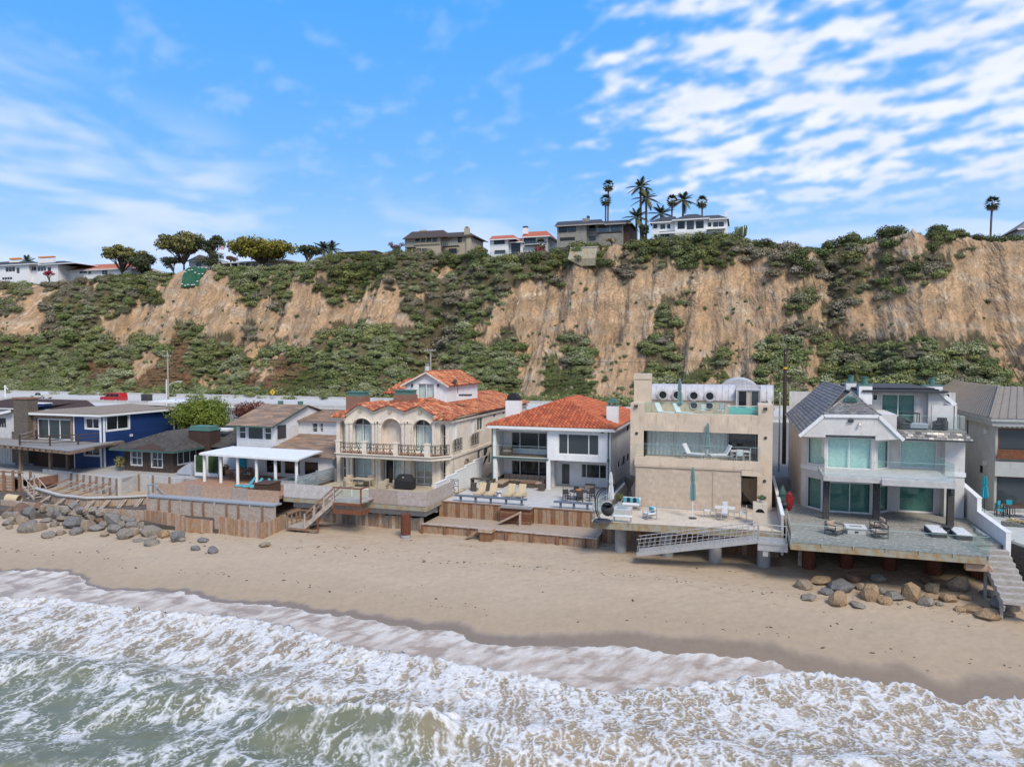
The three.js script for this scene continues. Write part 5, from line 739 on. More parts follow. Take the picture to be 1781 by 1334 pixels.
  const td = makeTable('pale glass dining table with white chairs on the travertine deck', 0, M.ceramic, st, null, false, 1.3, 0.9), pd = P2(z4, 905, 985, FY); move(td, [pd.x, FY, pd.z - 0.3]); const dc = makeDiningChair('white cushioned dining chair at the deck table beside the sun shade', lw, st, 'white dining chairs on the travertine deck'); move(dc, [pd.x - 1.15, FY, pd.z - 0.3], 1.57); copy(dc, [pd.x + 1.15, FY, pd.z - 0.3], -1.57); copy(dc, [pd.x, FY, pd.z + 0.45], 3.14); copy(dc, [pd.x, FY, pd.z - 1.1], 0);
  { const p = P2(z4, 1125, 1030, FY), o = thing('pizza_oven', 'white block pizza oven with arched mouth on the travertine deck', 'oven', [p.x, FY, p.z - 0.4]); const w = 0.42; obj('plinth', bx(p.x - w, p.x + w, FY, FY + 0.75, p.z - 0.8, p.z), M.travertine, o); const F = fr(p.x - w, p.z, p.x + w, p.z), s = new THREE.Path(); s.absarc(w, FY + 0.85, 0.27, 0, Math.PI); s.closePath(); obj('hood', wallG(F, FY + 0.752, FY + 1.45, [s], 0.3), M.travertine, o); obj('mouth', onF(F, bx(0.12, 2 * w - 0.12, FY + 0.76, FY + 1.2, -0.4, -0.25)), M.glass, o); obj('chamber', bx(p.x - w, p.x + w, FY + 0.752, FY + 1.45, p.z - 0.8, p.z - 0.41), M.travertine, o); const pl = thing('potted_plant', 'small leafy potted plant standing on the pizza oven', 'plant', [p.x + 0.1, FY + 1.45, p.z - 0.5]); obj('pot', lathe([[0, 0], [0.1, 0], [0.14, 0.16], [0, 0.16]].map((q) => [q[0], q[1] + FY + 1.45]), p.x + 0.1, p.z - 0.5), M.ceramic, pl); obj('foliage', leafBall(rng(4), 160, 0.1, 0.3, 0.18, 0.25, { tones: [[0.05, 0.09, 0.03]] }).translate(p.x + 0.1, FY + 1.75, p.z - 0.5), M.leaf, pl); }
  { const p = P2(z4, 1275, 975, FY), o = thing('kettle_grill', 'black kettle grill on legs beside the pizza oven', 'grill', [p.x, FY, p.z]); obj('kettle', lathe([[0, 0.6], [0.22, 0.66], [0.29, 0.85], [0.28, 0.95], [0.16, 1.12], [0, 1.16]].map((q) => [q[0], q[1] + FY]), p.x, p.z, 20), M.black, o); for (let k = 0; k < 3; k++) obj('leg', rod(v3(p.x, FY + 0.7, p.z), v3(p.x + 0.3 * Math.cos(k * 2.1), FY, p.z + 0.3 * Math.sin(k * 2.1)), 0.02), M.steel, o); }
  { const p = P2(z4, 135, 1000, FY), o = thing('hanging_chair', 'dark egg chair stand with curved arm at the glass corner', 'hanging chair', [p.x, FY, p.z]); obj('base', [new THREE.CylinderGeometry(0.55, 0.6, 0.1, 24).translate(p.x, FY + 0.05, p.z)], M.charcoal, o); obj('arm', tube([v3(p.x - 0.2, FY + 0.1, p.z), v3(p.x - 0.45, FY + 0.9, p.z), v3(p.x - 0.35, FY + 1.8, p.z), v3(p.x + 0.1, FY + 2.25, p.z), v3(p.x + 0.35, FY + 2.2, p.z)], 0.04, 24), M.iron, o); obj('arm', tube([v3(p.x - 0.1, FY + 0.1, p.z), v3(p.x - 0.33, FY + 0.9, p.z), v3(p.x - 0.25, FY + 1.7, p.z), v3(p.x + 0.1, FY + 2.1, p.z), v3(p.x + 0.35, FY + 2.2, p.z)], 0.03, 24), M.iron, o); obj('egg_seat', new THREE.SphereGeometry(0.42, 18, 12, 0, 6.283, 0.9, 2.24).scale(1, 1.2, 0.9).rotateX(0.5).translate(p.x + 0.35, FY + 0.85, p.z), M.charcoal, o); obj('hanger', rod(v3(p.x + 0.35, FY + 2.2, p.z), v3(p.x + 0.35, FY + 1.3, p.z - 0.1), 0.012), M.iron, o); }
  { const p = P2(z4, 180, 925, FY), w = makeUmbrella('small white closed umbrella beside the glass corner of the deck', M.whitecloth, 2.6, null, M.trim, 0.6); move(w, [p.x, FY, p.z - 0.6]); const pl = thing('potted_plant', 'leafy plant in pale pot behind the white umbrella', 'plant', [p.x + 0.6, FY, p.z - 1.2]); obj('pot', lathe([[0, 0], [0.18, 0], [0.24, 0.4], [0, 0.4]].map((q) => [q[0], q[1] + FY]), p.x + 0.6, p.z - 1.2), M.ceramic, pl); obj('foliage', leafBall(rng(6), 260, 0.12, 0.35, 0.35, 0.35, { tones: [[0.09, 0.11, 0.03]] }).translate(p.x + 0.6, FY + 0.65, p.z - 1.2), M.leaf, pl); }
  { const p = onZ(...z4(306, 860), -51.2), o = thing('patio_heater', 'patio heater under a fitted black cover beside the tan house', 'heater', [p.x, FY, -51.2]); obj('cover', lathe([[0.3, 0], [0.28, 0.5], [0.15, 1.0], [0.12, 1.3], [0.36, 1.75], [0.4, 2.1], [0.36, 2.2], [0, 2.24]].map((q) => [q[0], q[1] + FY]), p.x, -51.2, 18), M.blackCloth, o); obj('strap', new THREE.CylinderGeometry(0.17, 0.17, 0.05, 16, 1, true).translate(p.x, FY + 1.1, -51.2), M.black, o); }
  { const a = P2(z4, 1255, 890, FY), o = thing('kayak', 'red and green kayaks leaning upright in the side passage', 'kayak', [2.9, FY, -53]); for (const [dx, m, h] of [[0, M.green, 1.9], [0.45, M.redcloth, 1.5]]) obj('hull', lathe([[0, 0], [0.2, 0.3], [0.28, 0.9], [0.24, h * 0.75], [0, h]].map((q) => [q[0], q[1]]), 0, 0, 14).scale(1, 1, 0.6).translate(2.7 + dx, FY, -52.6), m, o); obj('lashing', bx(2.45, 3.4, FY + 1.2, FY + 1.24, -52.4, -52.36), M.iron, o); }
  { const F = fr(2.42, -46.6, 2.42, -62), w = thing('side_wall', 'narrow pale wall with railing between the tan and grey houses', 'wall', [2.4, FY, -54]); obj('wall', [bx(2.36, 2.5, FY - 1.5, FY + 1.0, -62, -46.7)], M.concPale, w); obj('coping', bx(2.32, 2.54, FY + 1.0, FY + 1.05, -62, -46.7), M.trim, w); }
  // gangway folded up along the deck edge
  { const zg = -45.1, g = thing('gangway', 'galvanised metal gangway with pipe rails raised along the deck edge', 'gangway', [-3, 3.2, zg]), a = onZ(...z4(352, 1205), zg), b = onZ(...z4(1112, 1122), zg), dz = 0.95, up = v3(0, 0.95, 0);
    for (const o of [0, dz]) { const o3 = v3(0, 0, -o); obj('side_beam', bar(a.clone().add(o3), b.clone().add(o3), 0.07, 0.26), M.steel, g); const A = a.clone().add(o3).add(up), B = b.clone().add(o3).add(up); obj('handrail', [rod(A, B, 0.028), rod(a.clone().add(o3).lerp(A, 0.5), b.clone().add(o3).lerp(B, 0.5), 0.018)], M.steel, g); for (let k = 0; k <= 22; k++) { const p = a.clone().lerp(b, k / 22).add(o3), q = a.clone().lerp(b, Math.min(1, (k + 0.45) / 22)).add(o3).add(up); obj('baluster', rod(p, q, 0.014, 0.014, 5), M.steel, g); } }
    for (let k = 0; k < 26; k++) { const p = a.clone().lerp(b, (k + 0.5) / 26); obj('tread', bx(p.x - 0.12, p.x + 0.12, p.y - 0.05, p.y - 0.02, zg - dz, zg), M.steel, g); } obj('landing', [bx(b.x, b.x + 1.7, b.y - 0.15, b.y, zg - dz - 0.3, zg + 0.1), bx(b.x, b.x + 1.7, b.y - 0.55, b.y - 0.151, zg - 0.1, zg + 0.05), bx(b.x + 0.3, b.x + 0.6, b.y - 0.9, b.y - 0.56, zg - 0.4, zg)], M.steel, g); for (const k of [0.05, 0.8, 1.6]) obj('post', rod(v3(b.x + k, b.y, zg), v3(b.x + k, b.y + 1.05, zg), 0.03), M.steel, g); obj('landing_rail', [rod(v3(b.x, b.y + 1.05, zg), v3(b.x + 1.65, b.y + 1.0, zg), 0.03), rod(v3(b.x, b.y + 0.55, zg), v3(b.x + 1.65, b.y + 0.5, zg), 0.02)], M.steel, g); }
}
// ================================================================ white house with red tile hip roof
const redHues = [[1, 1, 1], [1.12, 1.35, 1.4], [0.82, 0.8, 0.8], [1.05, 1.15, 1.1], [0.95, 0.85, 0.8]], oldHues = [[1, 1, 1], [1.2, 1.6, 1.7], [0.75, 0.75, 0.75], [1.3, 2.0, 2.3], [0.6, 0.62, 0.7], [1.1, 1.2, 1.2]];
{
  const FY = 3.9, zf = -58.2, zk = -60.6, zbk = -74, v = z3, X = (a, b, z = zf) => zX(v, a, b, z), Y = (a, b, z = zf) => zY(v, a, b, z);
  const H = thing('red_tile_house', 'white stucco house with bright red tile hip roof and open loggia', 'house', [-15.4, FY, -62]);
  const xl = X(447, 550), xr = X(1303, 560), ey = Y(870, 436), s2 = Y(860, 668), lt = Y(650, 456), xm0 = X(842, 560), xm1 = X(868, 780), bf = Y(640, 646);
  const F = fr(xl, zf, xr, zf), wr = F.rect(v, 920, 478, 1217, 632), lg = [X(466, 550) - xl, bf - 0.02, xm0 - xl, lt];
  obj('wall', [wallG(F, s2, ey, [wr, lg], 0.25), wallG(fr(xl, zbk, xl, zf - 0.26), FY - 0.6, ey), wallG(fr(xr, zbk, xl, zbk), FY - 0.6, ey), bx(xl + 0.1, xm0, FY - 0.2, ey, zk - 0.2, zk - 0.19), bx(xm0 - 0.05, xm0 + 0.2, FY, s2, zk - 0.2, zk + 0.9)], M.white, H);
  const S = fr(xr, zf - 0.26, xr, zbk), sw = [[1307, 482, 1322, 625], [1415, 415, 1435, 457], [1355, 675, 1368, 723], [1380, 643, 1407, 705], [1415, 625, 1436, 675]].map((q) => S.rect(v, ...q)); obj('side_wall', wallG(S, FY - 0.6, ey, sw), M.white, H); sw.forEach((r) => win(H, S, r, { frame: M.iron, fw: 0.05 }));
  win(H, F, wr, { cols: 3, widths: [0.24, 0.75, 1], glass: M.glassGrey, fw: 0.08 });
  const FB = fr(xl, zk, xr, zk), wu = FB.rect(v, 580, 466, 840, 592), wl = FB.rect(v, 580, 672, 842, 790), wd = FB.rect(v, 942, 690, 1003, 858), w4 = FB.rect(v, 1088, 697, 1272, 802); wd[1] = FY + 0.02; wl[1] = Math.max(FY + 0.3, wl[1]);
  obj('recess_wall', wallG(FB, FY - 0.3, ey - 0.1, [wu, wl, wd, w4], 0.18), M.white, H); win(H, FB, wu, { cols: 3, widths: [0.24, 0.76, 1], glass: M.glass }); win(H, FB, wl, { cols: 3, widths: [0.24, 0.76, 1], glass: M.glass }); win(H, FB, w4, { cols: 3, widths: [0.2, 0.72, 1], glass: M.glass }); win(H, FB, [wd[0], wd[1], wd[0] + 0.9, wd[3]], { glass: M.glassGrey, name: 'door', frame: M.trim });
  obj('loggia_floor', bx(xl + 0.05, xr - 0.05, s2 + 0.02, bf - 0.03, zk, zf - 0.26), M.wood, H); obj('drip_edge', bx(xl - 0.06, xm0 + 0.1, s2 - 0.02, bf - 0.04, zf + 0.004, zf + 0.09), M.green, H);
  for (const x of [xl + 0.02, xm1 - 0.4, xr - 0.32]) obj('column', bx(x, x + 0.32, FY, s2, zf - 0.34, zf - 0.01), M.white, H);
  obj('downspout', [rod(v3(xl - 0.04, FY, zf + 0.08), v3(xl - 0.04, ey, zf + 0.08), 0.05), rod(v3(xr - 0.2, FY, zf + 0.08), v3(xr - 0.2, ey, zf + 0.08), 0.05), bx(xr - 0.28, xr - 0.12, s2 + 0.1, s2 + 0.3, zf + 0.01, zf + 0.16)], M.green, H);
  const o = 0.45, e = ey + 0.1, A = v3(xl - o, e, zf + o), B = v3(xr + o, e, zf + o), C = v3(xr + o, e, zbk - o), D = v3(xl - o, e, zbk - o), ap = v3((xl + xr) / 2, onZ(...v(975, 224), -63.6).y, -63.6), aq = ap.clone().setZ(-69);
  obj('fascia', [bx(xl - o, xr + o, ey - 0.14, ey + 0.1, zf + o - 0.06, zf + o), bx(xr + o - 0.06, xr + o, ey - 0.14, ey + 0.1, zbk, zf + o - 0.061), bx(xl - o, xl - o + 0.06, ey - 0.14, ey + 0.1, zbk, zf + o - 0.061)], M.trim, H); obj('soffit', bx(xl - o + 0.06, xr + o - 0.06, ey - 0.05, ey - 0.01, zbk, zf + o - 0.061), M.trim, H);
  const t = { w: 0.33, h: 0.42, barrel: 0.12, thick: 0.05, vary: 0.45, hues: redHues }; roof(H, 'roof_tiles', [A, B, ap], M.redtile, { ...t, seed: 11 }); roof(H, 'roof_tiles', [B, C, aq, ap], M.redtile, { ...t, seed: 12 }); roof(H, 'roof_tiles', [D, A, ap, aq], M.redtile, { ...t, seed: 13 }); obj('ridge_cap', [...ridgeCaps(A, ap, 0.1), ...ridgeCaps(B, ap, 0.1), ...ridgeCaps(ap, aq, 0.1)], M.redtile, H);
  const chim = (a, b, c, d, z, cap, kind) => { const p = onZ(...v(a, d), z), q = onZ(...v(b, c), z), m = obj('chimney', [bx(p.x, q.x, p.y - 0.8, q.y, z - 0.8, z)], M.white, H), k = onZ(...v((a + b) / 2, cap), z).y, mx = (p.x + q.x) / 2; const r = (q.x - p.x) * 0.42; const s = new THREE.Shape(); s.absarc(0, 0, r, 0, Math.PI); const hl = new THREE.Path(); hl.absarc(0, 0.0, r * 0.72, 0, Math.PI); s.holes.push(hl); obj('chimney_cap', [new THREE.ExtrudeGeometry(s, { depth: 0.7, bevelEnabled: false }).translate(mx, k - r, z - 0.75), bx(mx - r, mx - r * 0.75, q.y, k - r, z - 0.75, z - 0.05), bx(mx + r * 0.75, mx + r, q.y, k - r, z - 0.75, z - 0.05), bx(p.x - 0.03, q.x + 0.03, q.y, q.y + 0.06, z - 0.83, z + 0.03)], kind, m); };
  chim(538, 640, 235, 355, -60, 182, M.iron); chim(1271, 1352, 275, 402, -60.5, 222, M.verdigris);
  glassRail('loggia_railing', 'glass railing across the open loggia of the red tile house', [[X(468, 580), zf - 0.05], [xm0 - 0.05, zf - 0.05]], bf, 0.95); const lc = makeArmchair('wicker armchair behind glass in the open loggia', 'armchair', M.cushion, M.wicker, null, 0.8, false); move(lc, [X(550, 600, zf - 1.2), bf - 0.02, zf - 1.2], 0.4);
  for (const [a, b] of [[482, 436], [1243, 462]]) { const [s, y] = F.hit(...v(a, b)); wallLight(H, F, s, y - 0.05); }
  // patio
  const K = thing('concrete_patio', 'pale concrete patio in front of the red tile house with timber sea wall', 'patio', [-16, 2, -54]), zp = -50.9, px0 = -22.5, px1 = -9.5; obj('paving', bx(px0, px1, FY - 0.2, FY, zk - 0.2, zp), M.concPale, K);
  for (const [a, b, y0, y1] of [[px0, -17.3, 2.6, FY - 0.02], [-14.8, px1, 2.6, FY - 0.02]]) { const n = Math.round((b - a) / 0.34), r0 = rng(3 + n); for (let k = 0; k < n; k++) obj('plank', bx(a + (b - a) * k / n + 0.008, a + (b - a) * (k + 1) / n - 0.008, y0 - 0.3, y1 - 0.03 * r0(), zp + 0.01, zp + 0.09 + 0.03 * r0()), [M.plankA, M.plankC, M.plankA][k % 3], K); obj('cap_rail', bx(a, b, y1, y1 + 0.06, zp + 0.002, zp + 0.16), M.woodRail, K); }
  for (let k = 0; k < 6; k++) obj('step_board', bx(-17.25, -14.85, 2.55 + k * 0.22, 2.55 + k * 0.22 + 0.2, zp + 0.02, zp + 0.75 - 0.02 * k), [M.woodRed, M.plankC, M.woodRed][k % 3], K); obj('step_top', bx(-17.3, -14.8, 3.86, 3.93, zp + 0.01, zp + 0.8), M.greydeck, K);
  obj('terrace', slab([[-22.6, zp + 0.02], [-22.6, -48.3], [-9.4, -48.3], [-9.4, zp + 0.02]], 1.6, 2.72), M.sandTop, K);
  { const p = P2(v, 485, 1130, 2.75), q = P2(v, 658, 1045, FY - 0.1); obj('ramp_plank', bar(v3(p.x, 2.8, p.z), v3(q.x - 0.2, 3.7, q.z - 0.3), 0.5, 0.1), M.plankB, K); obj('ramp_post', bx(q.x - 0.25, q.x - 0.12, 2.7, 3.75, q.z - 0.2, q.z - 0.07), M.woodPale, K); }
  const bw = thing('garden_wall', 'white panel wall stepping down beside the concrete patio', 'wall', [-22.75, FY, -55]); for (let k = 0; k < 5; k++) obj('panel', bx(-22.86, -22.7, FY - 0.9, FY + 1.35 + k * 0.16, -50.7 - (k + 1) * 2.1, -50.7 - k * 2.1 - 0.02), M.trim, bw); obj('coping', [0, 1, 2, 3, 4].map((k) => bx(-22.89, -22.67, FY + 1.351 + k * 0.16, FY + 1.41 + k * 0.16, -50.7 - (k + 1) * 2.1, -50.7 - k * 2.1)), M.trim, bw);
  const sw2 = thing('hedge_wall', 'low cream wall with glass top between the red tile and tan houses', 'wall', [-9.3, FY, -55]); obj('wall', bx(-9.42, -9.2, FY - 0.8, FY + 0.75, -66, -51.2), M.cream, sw2); for (let k = 0; k < 6; k++) obj('pane', bx(-9.32, -9.3, FY + 0.76, FY + 1.5, -51.3 - (k + 1) * 1.4, -51.3 - k * 1.4 - 0.03), M.pane, sw2);
  const bench = (a, b, c, n, lab) => { const p = P2(v, a, b + 25, FY), q = P2(v, c, b + 50, FY), z = (p.z + q.z) / 2, g = thing('rail_bench', lab, 'bench', [(p.x + q.x) / 2, FY, z]); obj('seat', rb(p.x, q.x, FY + 0.42, FY + 0.52, z - 0.2, z + 0.2, 0.02), M.bench, g); for (let k = 0; k < n; k++) { const x = lerp(p.x + 0.5, q.x - 0.4, k / (n - 1)); obj('post', bx(x - 0.07, x + 0.07, FY, FY + 0.42, z - 0.08, z + 0.08), M.bench, g); } };
  bench(160, 945, 700, 5, 'long slate blue plank bench before the tan sling loungers'); bench(895, 985, 1168, 3, 'short slate blue plank bench before the dark dining set');
  const lo = makeLounger('tan sling lounger raised on the concrete patio', M.sling, M.sling, 58, 'tan sling loungers in a row', 0.32); [[338, 940], [420, 945], [553, 950], [632, 952]].forEach(([a, b], i) => { const p = P2(v, a, b, FY), q = [p.x, FY, p.z - 0.7]; i ? copy(lo, q, 0) : move(lo, q, 0); });
  { const p = P2(v, 487, 935, FY), o2 = makeTable('tiny round white table between the tan sling loungers', 0.3, M.ceramic, M.steel, null, true, 0, 0, 0.42); move(o2, [p.x, FY, p.z - 0.2]); }
  { const p = P2(v, 350, 890, FY), o2 = thing('bar_table', 'tall brown wicker bar table with stools against white wall', 'table', [p.x, FY, p.z]); obj('counter', rb(p.x - 0.8, p.x + 0.8, FY + 0.95, FY + 1.02, p.z - 0.5, p.z + 0.2, 0.02), M.wicker, o2); for (const dx of [-0.7, 0.7]) obj('leg_panel', bx(p.x + dx - 0.06, p.x + dx + 0.06, FY, FY + 0.95, p.z - 0.45, p.z + 0.15), M.wicker, o2); for (const dx of [-0.35, 0.35]) { const s = thing('bar_stool', 'brown wicker stool tucked at the tall bar table', 'stool', [p.x + dx, FY, p.z + 0.35], 'wicker bar stools'); obj('seat', rb(p.x + dx - 0.2, p.x + dx + 0.2, FY + 0.6, FY + 0.72, p.z + 0.2, p.z + 0.55, 0.03), M.wicker, s); obj('base', bx(p.x + dx - 0.17, p.x + dx + 0.17, FY, FY + 0.6, p.z + 0.23, p.z + 0.52), M.wicker, s); } }
  { const p = P2(v, 640, 835, FY), s = thing('sectional_sofa', 'large L shaped wicker sectional sofa with tan cushions', 'sofa', [p.x, FY, p.z]); const x0 = P2(v, 445, 870, FY).x, x1 = P2(v, 842, 850, FY).x, zb = zk + 1.1; obj('base', [bx(x0, x1, FY, FY + 0.3, zb - 0.8, zb), bx(x0, x0 + 0.85, FY, FY + 0.3, zb, zb + 1.9), bx(x1 - 0.85, x1, FY, FY + 0.3, zb, zb + 1.0)], M.wicker, s); obj('back', [bx(x0, x1, FY + 0.3, FY + 0.75, zb - 0.95, zb - 0.78), bx(x0 - 0.15, x0, FY, FY + 0.7, zb - 0.9, zb + 1.9), bx(x1, x1 + 0.15, FY, FY + 0.7, zb - 0.9, zb + 1.0)], M.wicker, s); for (let k = 0; k < 7; k++) { const a = lerp(x0 + 0.1, x1 - 0.1, k / 7), b = lerp(x0 + 0.1, x1 - 0.1, (k + 1) / 7); obj('seat_cushion', rb(a + 0.01, b - 0.01, FY + 0.3, FY + 0.45, zb - 0.75, zb, 0.04), M.cushion, s); obj('back_cushion', rb(a + 0.01, b - 0.01, FY + 0.42, FY + 0.82, zb - 0.78, zb - 0.6, 0.05), M.cushion, s); } for (let k = 0; k < 3; k++) obj('seat_cushion', rb(x0 + 0.02, x0 + 0.83, FY + 0.3, FY + 0.45, zb + 0.02 + k * 0.62, zb + 0.62 + k * 0.62, 0.04), M.cushion, s); obj('seat_cushion', rb(x1 - 0.83, x1 - 0.02, FY + 0.3, FY + 0.45, zb + 0.02, zb + 0.98, 0.04), M.cushion, s);
    const f = P2(v, 702, 872, FY), ft = thing('fire_table', 'low brown wicker fire table inside the sectional sofa', 'fire table', [f.x, FY, f.z]); obj('base', rb(f.x - 0.7, f.x + 0.5, FY, FY + 0.42, f.z - 0.8, f.z - 0.1, 0.02), M.wicker, ft); obj('top', rb(f.x - 0.75, f.x + 0.55, FY + 0.422, FY + 0.46, f.z - 0.85, f.z - 0.05, 0.01), M.brick, ft); const g = P2(v, 795, 893, FY), cu = thing('cube_stool', 'square wicker cube stool at the end of the sectional', 'stool', [g.x, FY, g.z]); obj('body', rb(g.x - 0.25, g.x + 0.25, FY, FY + 0.5, g.z - 0.5, g.z, 0.03), M.wicker, cu); obj('lid', rb(g.x - 0.26, g.x + 0.26, FY + 0.502, FY + 0.55, g.z - 0.51, g.z + 0.01, 0.02), M.wicker, cu); }
  const gR = 'rattan seats beside the door'; const rc = makeArmchair('brown rattan armchair with tan cushion beside the patio door', 'armchair', M.cushion, M.rattan, gR, 0.66), rl = makeArmchair('brown rattan loveseat with tan cushions below the ground floor window', 'sofa', M.cushion, M.rattan, null, 1.4); { const p = P2(v, 1080, 850, FY), q = P2(v, 1180, 850, FY), r = P2(v, 1250, 855, FY); move(rc, [p.x, FY, p.z - 0.3], 0.6); move(rl, [q.x, FY, q.z - 0.7], 0); copy(rc, [r.x, FY, r.z - 0.1], -1.2); const w = thing('coffee_table', 'low woven coffee table before the rattan loveseat', 'table', [P2(v, 1148, 880, FY).x, FY, P2(v, 1148, 880, FY).z]), c = w.position; obj('body', rb(c.x - 0.4, c.x + 0.4, FY, FY + 0.36, c.z - 0.4, c.z, 0.03), M.cushion, w); obj('top', rb(c.x - 0.43, c.x + 0.43, FY + 0.362, FY + 0.4, c.z - 0.43, c.z + 0.03, 0.01), M.wicker, w); }
  { const p = P2(v, 1062, 965, FY), tb = makeTable('round charcoal dining table with copper fire bowl on the patio', 0.75, M.charcoal, M.charcoal); move(tb, [p.x, FY, p.z - 0.4]); obj('fire_bowl', new THREE.CylinderGeometry(0.25, 0.2, 0.08, 20).translate(0, 0.78, 0), M.orange, tb); const c = makeDiningChair('charcoal slatted dining chair at the round patio table', M.charcoal, M.charcoal, 'charcoal chairs round the patio table'); for (let k = 0; k < 6; k++) { const a = k * 1.047 + 0.3, q = [p.x + 1.15 * Math.sin(a), FY, p.z - 0.4 + 1.15 * Math.cos(a)]; k ? copy(c, q, a + Math.PI) : move(c, q, a + Math.PI); } }
  { const p = P2(v, 975, 850, FY), m = obj('door_mat', rb(p.x - 0.6, p.x + 0.6, FY + 0.002, FY + 0.02, p.z - 0.5, p.z, 0.005), M.blackCloth); tag(m, 'black door mat before the patio door of the red tile house', 'mat'); }
}
// ================================================================ cream mansion with arched windows and iron balcony
{
  const FY = 4.0, zf = -55.5, zbk = -78, v = z6, X = (a, b, z = zf) => zX(v, a, b, z), Y = (a, b, z = zf) => zY(v, a, b, z);
  const H = thing('arched_mansion', 'cream stucco mansion with three arched gables, iron balcony and orange clay tile roof', 'house', [-29, FY, -62]);
  const xl = X(165, 700), xr = X(1478, 700), F = fr(xl, zf, xr, zf), L = F.len, ey = Y(1000, 440), bfY = Y(700, 860, zf + 1.0), S_ = (a, b) => F.hit(...v(a, b))[0], Y_ = (a, b) => F.hit(...v(a, b))[1];
  const arch = (r, k = 0.5) => { const p = new THREE.Path(), w = (r[2] - r[0]) / 2, m = (r[0] + r[2]) / 2, sp = r[3] - w * k * 2; p.moveTo(r[0], r[1]); p.lineTo(r[0], sp); for (let i = 1; i <= 12; i++) { const a = Math.PI - i / 12 * Math.PI; p.lineTo(m + w * Math.cos(a), sp + w * k * 2 * Math.sin(a)); } p.lineTo(r[2], r[1]); p.closePath(); return p; };
  const aL = F.rect(v, 335, 445, 600, 860), aC = F.rect(v, 680, 450, 930, 860), aR = F.rect(v, 1045, 462, 1290, 870), nL = F.rect(v, 205, 480, 262, 860), nR = F.rect(v, 1372, 520, 1432, 1205); [aL, aC, aR, nL].forEach((r) => (r[1] = bfY + 0.03)); nR[1] = FY + 0.05;
  const g1 = F.rect(v, 330, 905, 620, 1220), g2 = F.rect(v, 690, 925, 960, 1230), g3 = F.rect(v, 1045, 935, 1300, 1240), g0 = F.rect(v, 208, 890, 275, 1180); [g1, g2, g3, g0].forEach((r) => (r[1] = FY + 0.02));
  // front wall with gabled top
  const pk = [[440, 290], [785, 300], [1137, 308]].map(([a, b]) => F.hit(...v(a, b))), vy = [[278, 405], [612, 372], [968, 378], [1305, 420]].map(([a, b]) => F.hit(...v(a, b)));
  const out = [[0, FY - 0.6], [L, FY - 0.6], [L, ey - 0.25], [vy[3][0], ey - 0.25], vy[3], pk[2], vy[2], pk[1], vy[1], pk[0], vy[0], [vy[0][0], ey - 0.2], [0, ey - 0.2]];
  obj('wall', wallG(F, 0, 0, [arch(aL), arch(aC), arch(aR), arch(nL), arch(nR, 0.5), g1, g2, g3, g0], 0.55, out), M.cream, H);
  const S = fr(xr, zf - 0.56, xr, zbk), vs = z3, sw = [[153, 402, 186, 520], [285, 372, 311, 490], [333, 358, 375, 452], [448, 312, 470, 360], [517, 300, 534, 340], [335, 592, 360, 745], [380, 577, 415, 640], [415, 572, 436, 690]].map((q) => S.rect(vs, ...q)), dA = S.rect(vs, 237, 657, 279, 792); dA[1] = FY + 0.02;
  obj('side_wall', [wallG(S, FY - 0.8, ey - 0.2, [...sw, arch(dA, 0.4)], 0.25)], M.cream, H); obj('rear_wall', [wallG(fr(xl, zbk, xl, zf - 0.56), FY - 0.6, ey - 0.2), wallG(fr(xr, zbk, xl, zbk), FY - 0.6, ey)], M.cream, H); sw.forEach((r, i) => win(H, S, r, { cols: i === 2 ? 2 : 1, fw: 0.06, glass: i < 2 ? M.curtain : M.glassGrey })); { const p = obj('side_door', onF(S, new THREE.ShapeGeometry(new THREE.Shape(arch(dA, 0.4).getPoints())).translate(0, 0, -0.12)), M.oat, H); obj('grille', [0.25, 0.5, 0.75].map((k) => onF(S, bx(lerp(dA[0], dA[2], k) - 0.02, lerp(dA[0], dA[2], k) + 0.02, dA[1], dA[3] - 0.3, -0.11, -0.08))), M.rattan, p); }
  obj('side_band', [fb(S, -0.7, S.len, bfY - 0.35, bfY - 0.12, 0.003, 0.12), fb(S, -0.7, S.len, ey - 0.4, ey - 0.2, 0.003, 0.18)], M.creamTrim, H);
  // iron scroll work
  const scroll = (G, s0, s1, y0, y1, w = 0) => { const gs = [], T3 = (s, y) => G.pt(s, y, w), h = y1 - y0; gs.push(bar(T3(s0, y1), T3(s1, y1), 0.04), bar(T3(s0, y0 + 0.04), T3(s1, y0 + 0.04), 0.035)); const n = Math.max(1, Math.round((s1 - s0) / 0.62)), ww = (s1 - s0) / n; for (let k = 0; k < n; k++) { const c = s0 + (k + 0.5) * ww, sp = (dir, cy, rr) => { const pts = []; for (let i = 0; i <= 16; i++) { const a = i / 16 * 4.4 * dir + (dir > 0 ? 0.6 : 2.5), r = rr * (1 - i / 22); pts.push(T3(c + dir * ww * 0.24 + Math.cos(a) * r * 1, cy + Math.sin(a) * r)); } return tube(pts, 0.024, 22, 4); }; gs.push(sp(1, y0 + h * 0.34, h * 0.24), sp(-1, y0 + h * 0.34, h * 0.24), sp(1, y0 + h * 0.72, h * 0.2), sp(-1, y0 + h * 0.72, h * 0.2)); gs.push(tube([T3(c, y0), T3(c + ww * 0.12, y0 + h * 0.25), T3(c, y0 + h * 0.5), T3(c - ww * 0.12, y0 + h * 0.75), T3(c, y1)], 0.022, 12, 4), tube([T3(c, y0), T3(c - ww * 0.12, y0 + h * 0.25), T3(c, y0 + h * 0.5), T3(c + ww * 0.12, y0 + h * 0.75), T3(c, y1)], 0.022, 12, 4)); if (k) gs.push(bar(T3(s0 + k * ww, y0), T3(s0 + k * ww, y1), 0.02)); } gs.push(bar(T3(s0, y0), T3(s0, y1), 0.03), bar(T3(s1, y0), T3(s1, y1), 0.03)); return gs; };
